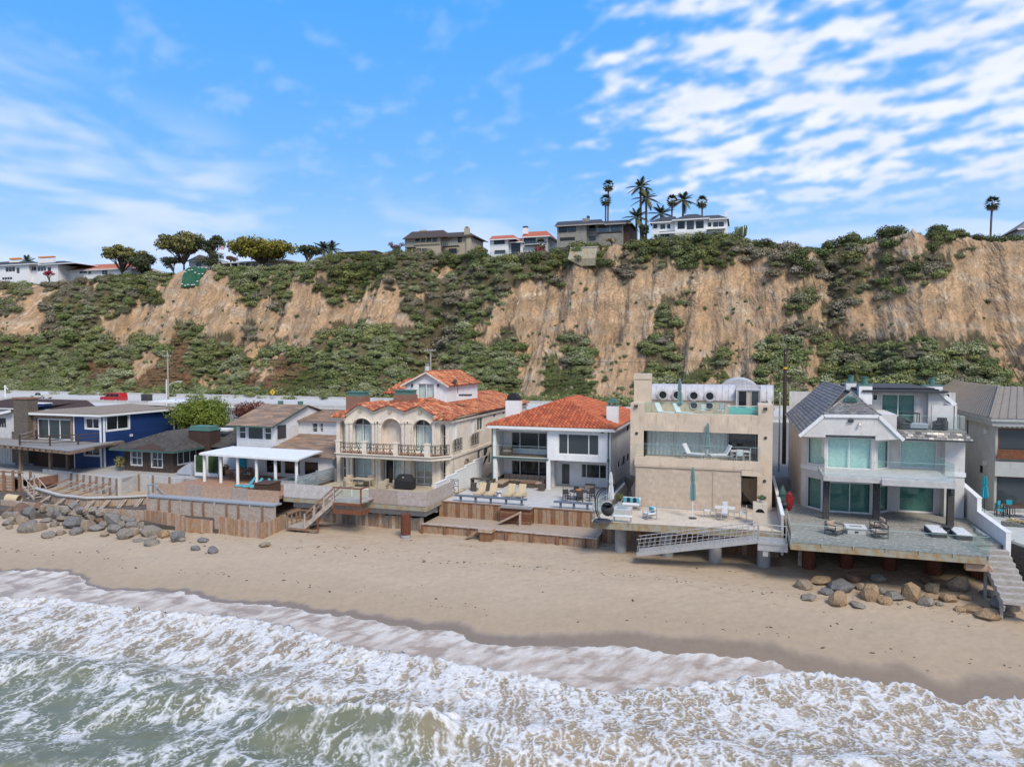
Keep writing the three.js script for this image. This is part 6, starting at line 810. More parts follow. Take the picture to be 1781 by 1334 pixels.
  [[148, 512, 207, 598], [278, 472, 330, 553]].forEach((q) => { const r = S.rect(vs, ...q); obj('window_guard', [scroll(S, r[0], r[2], r[1], r[3], 0.22), bar(S.pt(r[0], r[1], 0), S.pt(r[0], r[1], 0.22), 0.03), bar(S.pt(r[2], r[1], 0), S.pt(r[2], r[1], 0.22), 0.03)].flat(), M.iron, H); });
  // windows set back in the arches
  const zi = zf - 0.56, FI = fr(xl, zi, xr, zi), wn = (r, o) => win(H, FI, r, { recess: 0.0, ...o }); obj('niche_back', [bx(xl + aC[0] - 0.2, xl + aC[2] + 0.2, bfY, aC[3] + 0.2, zi - 0.12, zi - 0.02)], M.cream, H);
  const cur = { spans: [[0.02, 0.5], [0.5, 0.98]], pleat: 0.16, amp: 0.03 }, rl = (a, b, c, d) => FI.rect(v, a, b, c, d);
  const u1 = rl(375, 520, 577, 718), u3 = rl(1080, 530, 1282, 735); for (const r of [u1, u3]) { const f0 = [...r]; f0[1] = bfY + 0.03; wn(f0, { cols: 2, glass: M.pane, curtain: cur, name: 'glass_door' }); const top = [r[0], r[3] + 0.03, r[2], r[3] + 0.75], s = new THREE.Shape(); const w = (r[2] - r[0]) / 2; s.absellipse((r[0] + r[2]) / 2, r[3] + 0.03, w, 0.72, 0, Math.PI); const f = obj('fanlight', onF(FI, new THREE.ExtrudeGeometry(s, { depth: 0.03, bevelEnabled: false }).translate(0, 0, -0.06)), M.glassGrey, H); obj('mullion', onF(FI, bx((r[0] + r[2]) / 2 - 0.035, (r[0] + r[2]) / 2 + 0.035, r[3] + 0.03, r[3] + 0.72, -0.03, 0.0)), M.creamTrim, f); }
  obj('niche_wall', [fb(FI, aL[0] - 0.2, u1[0], bfY, aL[3] + 0.3, -0.12, -0.05), fb(FI, u1[2], aL[2] + 0.2, bfY, aL[3] + 0.3, -0.12, -0.05), fb(FI, aR[0] - 0.2, u3[0], bfY, aR[3] + 0.3, -0.12, -0.05), fb(FI, u3[2], aR[2] + 0.2, bfY, aR[3] + 0.3, -0.12, -0.05), fb(FI, 0, L, FY, bfY - 0.3, -0.35, -0.3)], M.cream, H);
  const cl = { spans: [[0, 1, 0.3]], pleat: 0.8, amp: 0.01 }, d1 = rl(388, 905, 580, 1190), d2 = rl(735, 930, 927, 1228), d3 = rl(1088, 937, 1287, 1220); d2[1] = FY + 0.02; wn(d1, { cols: 2, rows: 2, heights: [0.27, 1], glass: M.pane, curtain: { spans: [[0, 1, 0]], pleat: 0.8, amp: 0.01, mat: M.curtainAqua } }); wn(d2, { cols: 2, name: 'sliding_door', glass: [M.glass, M.pane], curtain: { spans: [[0.5, 1]], pleat: 0.2, amp: 0.02 } }); wn(d3, { cols: 2, rows: 2, heights: [0.3, 1], glass: M.pane, curtain: { ...cl, spans: [[0, 1, 0.52]] } });
  wn([nL[0] + 0.05, bfY, nL[2], nL[3]], { rows: 2, glass: M.glassGrey }); wn([nR[0], FY + 0.05, nR[2], nR[3]], { rows: 5, glass: M.glassGrey }); wn([g0[0], FY, g0[2], g0[3]], { rows: 2, glass: M.glassGrey });
  // columns, mouldings
  const cols = [[300, 1], [342, 1], [600, 1], [640, 0], [668, 1], [945, 1], [985, 0], [1018, 1], [1300, 1]]; for (const [a] of cols) { const s = S_(a, 700), c1 = Y_(a, 512), w = 0.13; const up = obj('column', [fb(F, s - w, s + w, bfY, c1, 0.004, 0.14), fb(F, s - w - 0.06, s + w + 0.06, c1, c1 + 0.18, 0.004, 0.2)], M.creamTrim, H), y1 = Y_(a, 915); obj('column', [fb(F, s - w, s + w, FY, y1, 0.004, 0.16), fb(F, s - w - 0.06, s + w + 0.06, y1, y1 + 0.14, 0.004, 0.22), fb(F, s - w - 0.05, s + w + 0.05, FY, FY + 0.25, 0.004, 0.2)], M.creamTrim, H); }
  obj('gable_moulding', [0, 1, 2].flatMap((i) => [bar(F.pt(vy[i][0], vy[i][1] - 0.06, 0.06), F.pt(pk[i][0], pk[i][1] - 0.06, 0.06), 0.14, 0.16), bar(F.pt(pk[i][0], pk[i][1] - 0.06, 0.06), F.pt(vy[i + 1][0], vy[i + 1][1] - 0.06, 0.06), 0.14, 0.16)]), M.creamTrim, H);
  obj('arch_moulding', [aL, aC, aR].map((r) => { const pts = arch(r).getPoints().slice(0, -1).map((p) => F.pt(p.x, p.y, 0.04)); return tube(pts, 0.08, 40, 5); }), M.creamTrim, H); for (const p of pk) obj('medallion', onF(F, new THREE.CylinderGeometry(0.2, 0.2, 0.06, 20).rotateX(Math.PI / 2).translate(p[0], p[1] - 0.55, 0.03)), M.oat, H);
  obj('cornice', [fb(F, -0.25, vy[0][0] - 0.1, ey - 0.35, ey - 0.05, 0.003, 0.3), fb(F, vy[3][0] + 0.1, L + 0.25, ey - 0.35, ey - 0.05, 0.003, 0.3)], M.creamTrim, H);
  // balcony
  const zb = zf + 1.7, b0 = X(160, 800, zb), b1 = X(1262, 880, zb), FBk = fr(b0, zb, b1, zb), bo = slab([[b0, zf + 0.23], [b0, zb], [b1, zb], [b1 + 1.2, zf + 0.23]], bfY - 0.36, bfY - 0.06); obj('balcony', [bo, slab([[b0 - 0.12, zf + 0.23], [b0 - 0.12, zb + 0.14], [b1 + 0.1, zb + 0.14], [b1 + 1.35, zf + 0.23]], bfY - 0.06, bfY)], M.creamTrim, H); obj('balcony_paving', slab([[b0, zf + 0.2], [b0, zb - 0.1], [b1, zb - 0.1], [b1 + 1, zf + 0.2]], bfY + 0.002, bfY + 0.02), M.terra, H);
  const ps = [188, 492, 855, 1217].map((a) => FBk.hit(...v(a, 780))[0]); for (const s of ps) obj('balcony_post', [fb(FBk, s - 0.2, s + 0.2, bfY, bfY + 1.0, -0.2, 0.12), fb(FBk, s - 0.25, s + 0.25, bfY + 1.0, bfY + 1.1, -0.25, 0.16)], M.creamTrim, H); for (let i = 0; i < 3; i++) obj('iron_panel', scroll(FBk, ps[i] + 0.22, ps[i + 1] - 0.22, bfY + 0.05, bfY + 0.92), M.iron, H); { const G = fr(b1, zb - 0.05, b1 + 1.15, zf + 0.3); obj('iron_panel', scroll(G, 0.1, G.len - 0.1, bfY + 0.05, bfY + 0.92), M.iron, H); }
  // roofs
  const t = { w: 0.3, h: 0.42, barrel: 0.1, thick: 0.045, vary: 0.5, hues: oldHues }, e = ey - 0.02, A = v3(xl - 0.4, e + 0.1, zf - 0.4), B = v3(xr + 0.4, e + 0.1, zf - 0.4), C = v3(xr + 0.4, e, zbk), D = v3(xl - 0.4, e, zbk), ry = e + 1.3, q0 = v3(xl + 4.3, ry, zf - 4.8), q1 = v3(xr - 4.3, ry, zf - 4.8), q2 = v3(xr - 4.3, ry, zbk), q3 = v3(xl + 4.3, ry, zbk);
  roof(H, 'roof_tiles', [A, B, q1, q0], M.terracotta, { ...t, seed: 21 }); roof(H, 'roof_tiles', [B, C, q2, q1], M.terracotta, { ...t, seed: 22 }); roof(H, 'roof_tiles', [D, A, q0, q3], M.terracotta, { ...t, seed: 23 }); for (const [s0, s1] of [[-0.4, vy[0][0] + 0.05], [vy[3][0] - 0.05, L + 0.4]]) roof(H, 'roof_tiles', [F.pt(s0, e - 0.12, 0.5), F.pt(s1, e - 0.12, 0.5), F.pt(s1, e + 0.16, -0.6), F.pt(s0, e + 0.16, -0.6)], M.terracotta, { ...t, seed: 27 + s0 }); obj('ridge_cap', [...ridgeCaps(B, q1, 0.12), ...ridgeCaps(A, q0, 0.12), ...ridgeCaps(q0, q1, 0.12), ...ridgeCaps(q1, q2, 0.12)], M.terracotta, H);
  for (let i = 0; i < 3; i++) { const P = F.pt(pk[i][0], pk[i][1] + 0.05, 0.3), Va = F.pt(vy[i][0], vy[i][1] + 0.04, 0.3), Vb = F.pt(vy[i + 1][0], vy[i + 1][1] + 0.04, 0.3), bk = (p) => { const z = zf - 0.4 - (p.y - e - 0.1) / 1.2 * 4.4 - 0.3; return v3(p.x, p.y, Math.min(z, p.z - 0.5)); }; roof(H, 'roof_tiles', [bk(Va), Va, P, bk(P)], M.terracotta, { ...t, seed: 31 + i }); roof(H, 'roof_tiles', [Vb, bk(Vb), bk(P), P], M.terracotta, { ...t, seed: 41 + i }); obj('ridge_cap', ridgeCaps(P, bk(P), 0.1), M.terracotta, H); }
  const zq = -61, pw = V(330, 640, 3.924), Xp = (a, b) => zX(pw, a, b, zq), Yp = (a, b) => zY(pw, a, b, zq), pl = Xp(1468, 150), pr = onZ(777, 690, zq).x, pe = Yp(1468, 118), pp = Yp(1620, 36), pm = Xp(1622, 60), FP = fr(pl, zq, pr, zq), wp = FP.rect(pw, 1556, 108, 1667, 208);
  obj('penthouse_wall', [wallG(FP, 0, 0, [wp], 0.2, [[0, e], [FP.len, e], [FP.len, pe], [pm - pl, pp], [0, pe]]), wallG(fr(pr, zq - 0.2, pr, -69), e, pe), wallG(fr(pl, -69, pl, zq - 0.2), e, pe)], M.white, H); win(H, FP, wp, { cols: 2, glass: M.pane, curtain: { pleat: 0.14 } }); for (const a of [1520, 1697]) { const [s, y] = FP.hit(...pw(a, 118)); obj('wall_lamp', [fb(FP, s - 0.06, s + 0.06, y - 0.12, y + 0.12, 0.003, 0.16)], M.iron, H); }
  { const o = 0.35, l0 = v3(pl - o, pe - 0.05, zq + o), r0 = v3(pr + o, pe - 0.05, zq + o), k = v3(pm, pp + 0.12, zq + o), B3 = (p) => v3(p.x, p.y, -69); roof(H, 'roof_tiles', [B3(l0), l0, k, B3(k)], M.terracotta, { ...t, seed: 51 }); roof(H, 'roof_tiles', [r0, B3(r0), B3(k), k], M.terracotta, { ...t, seed: 52 }); obj('ridge_cap', ridgeCaps(k, B3(k), 0.12), M.terracotta, H); obj('fascia', [bar(l0.clone().add(v3(0, -0.06, 0)), k.clone().add(v3(0, -0.06, 0)), 0.06, 0.14), bar(r0.clone().add(v3(0, -0.06, 0)), k.clone().add(v3(0, -0.06, 0)), 0.06, 0.14)], M.creamTrim, H); const m0 = v3(pl - 3.0, pe - 0.9, zq - 1.0); roof(H, 'roof_tiles', [m0, v3(pl, pe - 0.9, zq - 1.0), v3(pl, pe + 0.5, zq - 3.4), v3(pl - 1.6, pe + 0.5, zq - 3.4)], M.terracotta, { ...t, seed: 53 }); }
  for (const [a, b, c, d, cap] of [[275, 492, 196, 265, 140], [828, 1052, 180, 258, 120]]) { const z = -59.2, p = onZ(...v(a, d), z), q = onZ(...v(b, c), z), k = onZ(...v(a, cap), z).y, ch = obj('chimney', bx(p.x, q.x, p.y - 0.8, q.y, z - 1.0, z), M.brick, H); obj('chimney_cap', [bx(p.x + 0.08, q.x - 0.08, q.y, k - 0.1, z - 0.9, z - 0.1), bx(p.x + 0.02, q.x - 0.02, k - 0.1, k, z - 0.98, z - 0.02)], M.verdigris, ch); }
  obj('flat_roof', bx(q0.x - 0.5, pl - 0.2, ry - 0.3, ry - 0.05, -66, zf - 5.2), M.gravelroof, H);
  { const p = onZ(...z3(190, 90), -62.5); obj('satellite_dish', [new THREE.SphereGeometry(0.55, 18, 8, 0, 6.283, 0, 0.7).rotateX(1.1).rotateY(-0.5).translate(p.x, p.y - 0.4, p.z), rod(v3(p.x, p.y - 1.2, p.z), v3(p.x, p.y - 0.1, p.z), 0.03)], M.woodDark, H); const q = onZ(...z3(235, 200), -60.5); obj('skylight', bx(q.x - 0.5, q.x + 0.5, q.y - 0.05, q.y + 0.1, q.z - 0.8, q.z), M.glassGrey, H); }
  { const p = onZ(...z3(155, 800), -53.5), g = thing('iron_gate', 'small curved wrought iron gate beside the cream mansion', 'gate', [p.x, FY, -53.6]), G = fr(p.x - 0.45, -53.6, p.x + 0.45, -53.6); obj('scrollwork', scroll(G, 0, 0.9, FY, FY + 1.15), M.iron, g); obj('post', bx(p.x - 0.5, p.x - 0.45, FY, FY + 1.3, -53.63, -53.57), M.iron, g); }
  // deck
  const zd = -47.9, dl = -34.7, dr = -22.25, K = thing('mansion_deck', 'cantilevered concrete deck with plywood wind panels before the cream mansion', 'deck', [-28, 2, -50]); obj('slab', [bx(dl, dr, FY - 0.32, FY - 0.02, -56, zd)], M.concStain, K); obj('under_beam', [bx(dl + 0.5, dr - 0.4, FY - 0.85, FY - 0.321, -56, zd - 0.6)], M.conc, K); obj('paving', bx(dl, dr, FY - 0.019, FY + 0.0, -55.5, zd - 0.08), M.oat, K);
  { const p = onSand(...z2(1458, 1172)), r = 0.36; obj('pile', [new THREE.CylinderGeometry(r, r, FY - 0.3 - p.y + 0.6, 22, 5).translate(p.x, (FY - 0.3 + p.y - 0.6) / 2, p.z - r)], M.rust, K); obj('pile_foot', new THREE.CylinderGeometry(r * 1.03, r * 1.03, 0.35, 22).translate(p.x, p.y + 0.12, p.z - r), M.pile, K); const q = onSand(...z2(890, 1165)); }
  const N = thing('wind_panel_fence', 'weathered plywood and white panels fencing the mansion deck', 'fence', [-28, FY, zd]); const FD = fr(dl, zd, dr, zd), sA = FD.hit(...z2(985, 850))[0], sB = FD.hit(...z2(1218, 880))[0], pn = (s0, s1, m) => obj('panel', fb(FD, s0 + 0.01, s1 - 0.01, FY + 0.04, FY + 1.12, -0.07, -0.03), m, N); pn(0, sA * 0.5, M.plyWhite); pn(sA * 0.5, sA, M.plyWhite); const m3 = (FD.len - sB) / 2; pn(sB, sB + m3, M.plyC); pn(sB + m3, FD.len, M.plyB); for (let k = 0; k < 4; k++) obj('panel', bx(dr - 0.06, dr - 0.02, FY + 0.04, FY + 1.12, zd - 0.05 - (k + 1) * 1.3, zd - 0.05 - k * 1.3 - 0.02), M.plyB, N); for (const s of [0.02, sA, (sA + sB) / 2, sB, FD.len - 0.06]) obj('post', fb(FD, s - 0.03, s + 0.03, FY, FY + 1.1, -0.14, -0.08), M.trim, N); obj('rail', [fb(FD, sA, sB, FY + 1.05, FY + 1.11, -0.12, -0.06)], M.trim, N); obj('pane', fb(FD, sA + 0.05, sB - 0.05, FY + 0.06, FY + 1.0, -0.095, -0.085), M.pane, N); glassRail('side_rail', 'glass rail along the cottage side of the mansion deck', [[dl + 0.05, -54.6], [dl + 0.05, zd - 0.1]], FY, 1.05);
  { const p = P2(v, 938, 1280, FY), b = thing('covered_barbecue', 'barbecue under a fitted black cover on the mansion deck', 'barbecue', [p.x, FY, p.z]); obj('cover', [rb(p.x - 0.85, p.x + 0.85, FY + 0.02, FY + 0.75, p.z - 0.75, p.z, 0.08), new THREE.CylinderGeometry(0.62, 1.08, 0.5, 4, 1).rotateY(Math.PI / 4).scale(1.1, 1, 0.5).translate(p.x, FY + 0.98, p.z - 0.38)], M.blackCloth, b); obj('badge', bx(p.x - 0.1, p.x + 0.05, FY + 1.0, FY + 1.06, p.z - 0.07, p.z - 0.06), M.ceramic, b); }
  const oc = makeArmchair('oat coloured wicker chair behind the mansion wind panels', 'chair', M.oat, M.oat, 'oat wicker chairs on the mansion deck', 0.6, false), ot = makeTable('pale rectangular dining table on the mansion deck', 0, M.oat, M.oat, null, false, 1.8, 0.9); { const p = P2(v, 240, 1250, FY), q = P2(v, 650, 1270, FY); move(ot, [(p.x + q.x) / 2, FY, q.z - 0.4]); move(oc, [p.x + 0.4, FY, p.z - 0.3], 0.9); copy(oc, [p.x - 0.1, FY, p.z - 1.2], 0.4); copy(oc, [q.x + 0.3, FY, q.z - 0.3], -1.5); copy(oc, [(p.x + q.x) / 2, FY, q.z - 1.4], 0); copy(oc, [q.x + 1.2, FY, q.z - 1.4], -0.3); }
  // stair to the sand
  { const s = thing('wooden_beach_stair', 'weathered wooden stair with railings from the mansion deck to sand', 'stair', [-31, 2, -46.5]), zs = zd + 1.9, a = onZ(...z2(785, 1085), zs), b = onZ(...z2(985, 905), zs), w = 1.1; const ly = a.y, ux = b.x, uy = b.y; for (const dz of [0, -w + 0.08]) obj('stringer', bar(v3(a.x, ly, zs + dz), v3(ux, uy, zs + dz), 0.07, 0.3), M.woodPale, s); for (let k = 0; k < 9; k++) { const q = (k + 0.5) / 9; obj('tread', bx(lerp(a.x, ux, q) - 0.13, lerp(a.x, ux, q) + 0.13, lerp(ly, uy, q) + 0.06, lerp(ly, uy, q) + 0.11, zs - w, zs + 0.03), M.woodGrey, s); } for (const dz of [0.02, -w]) { obj('handrail', [bar(v3(a.x, ly + 0.95, zs + dz), v3(ux, uy + 0.95, zs + dz), 0.06, 0.12), bar(v3(a.x, ly + 0.55, zs + dz), v3(ux, uy + 0.55, zs + dz), 0.04, 0.06)], M.woodRail, s); for (const q of [0, 0.33, 0.66, 1]) obj('post', bx(lerp(a.x, ux, q) - 0.05, lerp(a.x, ux, q) + 0.05, lerp(ly, uy, q) - 0.1, lerp(ly, uy, q) + 1.0, zs + dz - 0.05, zs + dz + 0.05), M.woodPale, s); }
    const l0 = onZ(...z2(668, 1110), zs).x; for (let k = 0; k < 6; k++) obj('landing_board', bx(l0, a.x + 0.1, ly - 0.12, ly - 0.06, zs + 0.1 - (k + 1) * 0.27, zs + 0.1 - k * 0.27 - 0.015), M.woodGrey, s); obj('landing_frame', [bx(l0 - 0.04, a.x + 1.2, ly - 0.28, ly - 0.13, zs + 0.05, zs + 0.12), bx(l0 - 0.04, a.x + 1.2, ly - 0.28, ly - 0.13, zs - 1.55, zs - 1.48)], M.woodRail, s); for (const z of [zs + 0.05, zs - 0.5, zs - 1.1, zs - 1.6]) obj('post', bx(l0 - 0.04, l0 + 0.05, ly - 0.35, ly + 0.95, z - 0.05, z + 0.05), M.woodRail, s); obj('handrail', [bx(l0 - 0.05, l0 + 0.06, ly + 0.8, ly + 0.98, zs - 1.65, zs + 0.1), bx(l0 - 0.02, l0 + 0.03, ly + 0.35, ly + 0.42, zs - 1.6, zs + 0.05), bx(l0, a.x, ly + 0.8, ly + 0.9, zs - 1.64, zs - 1.58)], M.woodRail, s);
    const py = sandY(a.x + 0.9, zs - 0.3); obj('concrete_foot', new THREE.CylinderGeometry(0.17, 0.19, ly - 0.28 - py + 0.3, 14).translate(a.x + 0.9, (ly - 0.28 + py - 0.3) / 2, zs - 0.3), M.pile, s); for (const x of [a.x + 0.3, a.x + 1.1]) obj('post', bx(x - 0.06, x + 0.06, ly - 0.3, lerp(ly, uy, (x - a.x) / (ux - a.x)) - 0.1, zs - 0.1, zs + 0.02), M.woodRed, s);
    const x1 = onZ(...z2(1168, 1000), zs).x, yb = uy - 0.85; obj('upper_landing', [bx(ux - 0.05, x1, uy - 0.12, uy - 0.02, zs - 1.9, zs + 0.02)], M.woodGrey, s); obj('landing_frame', [bx(ux - 0.08, x1 + 0.05, yb - 0.1, yb + 0.2, zs, zs + 0.08), bx(ux - 0.08, x1 + 0.05, uy - 0.3, uy - 0.121, zs, zs + 0.06), bx(x1 - 0.04, x1 + 0.06, yb - 0.1, yb + 0.2, zs - 1.2, zs - 0.01), bx(ux - 0.08, x1 + 0.05, uy + 0.95, uy + 1.05, zs, zs + 0.07), bx(x1 - 0.02, x1 + 0.05, uy + 0.95, uy + 1.05, zs - 1.2, zs - 0.01)], M.woodRed, s); for (const x of [ux, lerp(ux, x1, 0.5), lerp(ux, x1, 0.75), x1]) obj('post', bx(x - 0.05, x + 0.05, yb, x === ux || x === x1 || true ? (x === ux || x === x1 ? uy + 1.0 : uy - 0.2) : 0, zs - 0.03, zs + 0.05), M.woodRed, s); obj('windscreen', bx(ux + 0.08, x1 - 0.08, uy, uy + 0.9, zs + 0.0, zs + 0.012), M.pane, s); }
}
// ---------------------------------------------------------------- plank bulkheads along the sand
function plankWall(name, label, pts, h, pw, mats, cap, o = {}) { // pts: base points on the sand; h: height above the sand (number or [a, b])
  const t = thing(name, label, 'bulkhead', [pts[0].x, pts[0].y, pts[0].z]), r0 = rng(name.length * 31 + Math.round(pts[0].x * 10)); let n = 0;
  for (let i = 0; i + 1 < pts.length; i++) { const F = fr(pts[i].x, pts[i].z, pts[i + 1].x, pts[i + 1].z), m = Math.max(1, Math.round(F.len / pw)), h0 = Array.isArray(h) ? h[i] : h, h1 = Array.isArray(h) ? h[i + 1] : h; for (let k = 0; k < m; k++) { const a = F.len * k / m, b = F.len * (k + 1) / m, y = lerp(pts[i].y, pts[i + 1].y, (k + 0.5) / m), top = y + lerp(h0, h1, (k + 0.5) / m) - (o.ragged || 0.04) * r0(); obj('plank', fb(F, a + 0.008, b - 0.008, y - 0.4, top, -0.07 - 0.03 * r0(), 0.0 + 0.05 * r0()), mats[Math.floor(r0() * mats.length)], t); n++; } if (cap) obj('cap_rail', bar(v3(pts[i].x, pts[i].y + h0 + 0.03, pts[i].z), v3(pts[i + 1].x, pts[i + 1].y + h1 + 0.03, pts[i + 1].z), 0.26, 0.07), cap, t); if (o.posts) for (let k = 0; k * o.posts < F.len; k++) obj('post', fb(F, k * o.posts - 0.08, k * o.posts + 0.08, lerp(pts[i].y, pts[i + 1].y, k * o.posts / F.len) - 0.2, lerp(pts[i].y + h0, pts[i + 1].y + h1, k * o.posts / F.len) - 0.05, 0.06, 0.2), M.plankC, t); }
  return t;
}
const sp = (v, list) => list.map(([a, b]) => onSand(...v(a, b)));
plankWall('plank_bulkhead', 'dark vertical plank bulkhead beneath the mansion deck', [v3(-34, 0, -48.9), v3(-29, 0, -48.7), v3(-22.8, 0, -48.5)].map((p) => p.setY(sandY(p.x, p.z) - 0.1)), 1.15, 0.3, [M.plankD, M.plankD, M.plankB], null, { ragged: 0.12 });
plankWall('stained_bulkhead', 'rust stained timber bulkhead below the concrete patio terrace', [v3(-22.7, 0, -48.2), v3(-16, 0, -48.05), v3(-9.4, 0, -47.95)].map((p) => p.setY(sandY(p.x, p.z) - 0.05)), 0.72, 0.42, [M.plankA, M.plankA, M.woodRail, M.plankA], M.woodPale, { posts: 1.9 });
plankWall('dark_bulkhead', 'dark wet plank bulkhead beneath the travertine deck', [v3(-9.3, 0, -49.2), v3(2.4, 0, -49.2)].map((p) => p.setY(sandY(p.x, p.z) - 0.05)), 1.9, 0.33, [M.plankC, M.plankA, M.plankD], null, { ragged: 0.15 });
plankWall('rear_bulkhead', 'shadowed plank bulkhead behind the rusted deck piles', [v3(2.5, 0, -51.6), v3(14.3, 0, -51.6)].map((p) => p.setY(sandY(p.x, p.z) - 0.05)), 2.1, 0.4, [M.plankD, M.plankC], null);
{ const p = P2(z3, 400, 1165, 2.9), s = thing('timber_step', 'short timber step and sloped plank against the stained bulkhead', 'step', [p.x, 2, -47.6]); const a = onZ(...z3(345, 1160), -47.4), b = onZ(...z3(445, 1200), -47.4); obj('platform', rb(a.x, b.x, a.y - 0.28, a.y - 0.02, -48.0, -47.2, 0.02), M.plankB, s); obj('support', bx(a.x + 0.1, b.x - 0.1, 1.6, a.y - 0.281, -47.9, -47.3), M.plankC, s); const q = onSand(...z3(235, 1248)); obj('ramp_plank', bar(v3(q.x, q.y + 0.02, q.z - 0.2), v3(a.x + 0.05, a.y - 0.1, -47.55), 0.4, 0.09), M.plankA, s); }
// ================================================================ white cottage with tan tile roofs and white patio cover
{
  const FY = 4.0, v = z2, zu = -58, X = (a, b, z = zu) => zX(v, a, b, z), Y = (a, b, z = zu) => zY(v, a, b, z);
  const H = thing('white_cottage', 'white clapboard cottage with tan tile roofs at two levels', 'house', [-42, FY, -60]);
  const xl = X(318, 450), xr = X(578, 450), ey = Y(440, 384), F = fr(xl, zu, xr, zu), ws = [[333, 392, 379, 484], [392, 392, 497, 490], [507, 398, 554, 493]].map((q) => F.rect(v, ...q));
  const lap = (G, y0, y1, s0 = 0, s1 = G.len) => Array.from({ length: Math.floor((y1 - y0) / 0.2) }, (_, k) => onF(G, bar(v3(s0, y0 + k * 0.2 + 0.02, 0.012), v3(s1, y0 + k * 0.2 + 0.02, 0.012), 0.03, 0.025)));
  const zr = zu - 5.2, rp = onZ(...v(765, 252), zr), rl = onZ(...v(465, 242), zr), zk = -69, S = fr(xr, zu - 0.2, xr, zk);
  obj('wall', [wallG(F, FY - 0.5, ey + 0.02, ws), wallG(S, 0, 0, [], 0.2, [[0, FY - 0.5], [S.len, FY - 0.5], [S.len, ey - 0.2], [5.0, rp.y - 0.12], [0, ey - 0.05]]), wallG(fr(xl, zk, xl, zu - 0.2), FY, ey), bx(xl, xr, FY, ey, zk - 0.2, zk)], M.siding, H);
  obj('clapboard', [...lap(S, FY + 2.2, ey - 0.1), ...lap(fr(xl, zu, xr, zu), FY + 1.9, ws[1][1] - 0.1)], M.siding, H); win(H, F, ws[0], { rows: 2, glass: M.glassGrey }); win(H, F, ws[1], { glass: M.glassGrey }); win(H, F, ws[2], { rows: 2, glass: M.glassGrey }); { const r = S.rect(v, 584, 392, 652, 482); r[0] = Math.max(0.2, r[0]); obj('side_screen', fb(S, r[0], r[2], r[1], r[3], 0.02, 0.07), M.charcoal, H); }
  const hues = [[1, 1, 1], [1.15, 1.05, 0.95], [0.78, 0.84, 0.9], [1.2, 1.12, 1.05], [0.85, 0.8, 0.76]], t = { w: 0.9, h: 0.32, thick: 0.05, vary: 0.3, hues };
  const A = v3(xl - 0.7, ey - 0.12, zu + 0.75), B = v3(xr + 0.25, ey - 0.12, zu + 0.75), C = v3(xr + 0.25, rp.y, zr), D = v3(xl - 0.7, rp.y, zr); roof(H, 'roof_tiles', [A, B, C, D], M.tanroof, { ...t, seed: 61 }); roof(H, 'roof_tiles', [v3(xr + 0.25, ey, zk), v3(xl - 0.7, ey, zk), D, C], M.tanroof, { ...t, seed: 62 }); obj('gutter', [bar(A.clone().add(v3(0, -0.05, 0.06)), B.clone().add(v3(0, -0.05, 0.06)), 0.1, 0.12), bar(B.clone().add(v3(0.03, -0.07, 0)), C.clone().add(v3(0.03, -0.07, 0)), 0.05, 0.16)], M.green, H); obj('roof_vent', [bx(xl + 1, xl + 1.4, rp.y - 0.1, rp.y + 0.35, zr - 0.4, zr), bx(xr - 1, xr - 0.6, rp.y - 0.1, rp.y + 0.35, zr - 0.4, zr)], M.verdigris, H);
  // side wing behind
  const zw = -62, wl = X(742, 400, zw), wr = X(1000, 400, zw), FW = fr(wl, zw, wr, zw), we = Y(850, 362, zw), w1 = FW.rect(v, 834, 376, 870, 441), w2 = FW.rect(v, 886, 376, 909, 438); obj('wing_wall', [wallG(FW, FY, we, [w1, w2]), wallG(fr(wr, zw - 0.2, wr, -70), FY, we), ...lap(FW, FY + 2.4, we - 0.1)], M.siding, H); win(H, FW, w1, { rows: 2, glass: M.glass }); win(H, FW, w2, { rows: 2, glass: M.glass }); const wt = onZ(...v(890, 283), -66); roof(H, 'roof_tiles', [v3(wl - 0.3, we, zw + 0.4), v3(wr + 0.3, we, zw + 0.4), v3(wr + 0.3, wt.y, -66.5), v3(wl - 0.3, wt.y, -66.5)], M.tanroof, { ...t, seed: 63 });
  // lower front room
  const zl = -56.2, ll = X(440, 640, zl), lr = X(998, 640, zl) - 0.4, FL = fr(ll, zl, lr, zl), le = Y(760, 600, zl), gs = [[516, 625, 622, 722], [640, 630, 750, 735], [775, 638, 876, 738]].map((q) => { const r = FL.rect(v, ...q); r[1] = FY + 0.25; return r; }), SR = fr(lr, zl - 0.2, lr, -62), sr = SR.rect(v, 900, 635, 972, 722); sr[0] = 0.5; sr[2] = 2.6; obj('lower_wall', [wallG(FL, FY - 0.3, le, gs), wallG(SR, 0, 0, [sr], 0.2, [[0, FY - 0.3], [SR.len, FY - 0.3], [SR.len, le + 1.15], [0, le]])], M.siding, H); gs.forEach((r) => win(H, FL, r, { glass: M.glass, name: 'glass_door' })); win(H, SR, sr, { cols: 2, glass: M.glass, frame: M.iron }); roof(H, 'roof_tiles', [v3(ll + 0.8, le, zl + 0.5), v3(lr + 0.35, le, zl + 0.5), v3(lr + 0.35, le + 1.25, -62), v3(ll + 0.8, le + 1.25, -62)], M.tanroof, { ...t, seed: 64 }); obj('verge', bar(v3(lr + 0.38, le - 0.06, zl + 0.5), v3(lr + 0.38, le + 1.19, -62), 0.05, 0.18), M.oat, H);
  { const p = onZ(...v(345, 660), zl - 0.1); obj('teal_door', [bx(p.x - 0.55, p.x + 0.55, FY, FY + 2.1, zl - 0.25, zl - 0.1)], M.turquoise, H); obj('entry_wall', bx(p.x - 2.2, ll, FY, le, zl - 0.4, zl - 0.26), M.siding, H); }
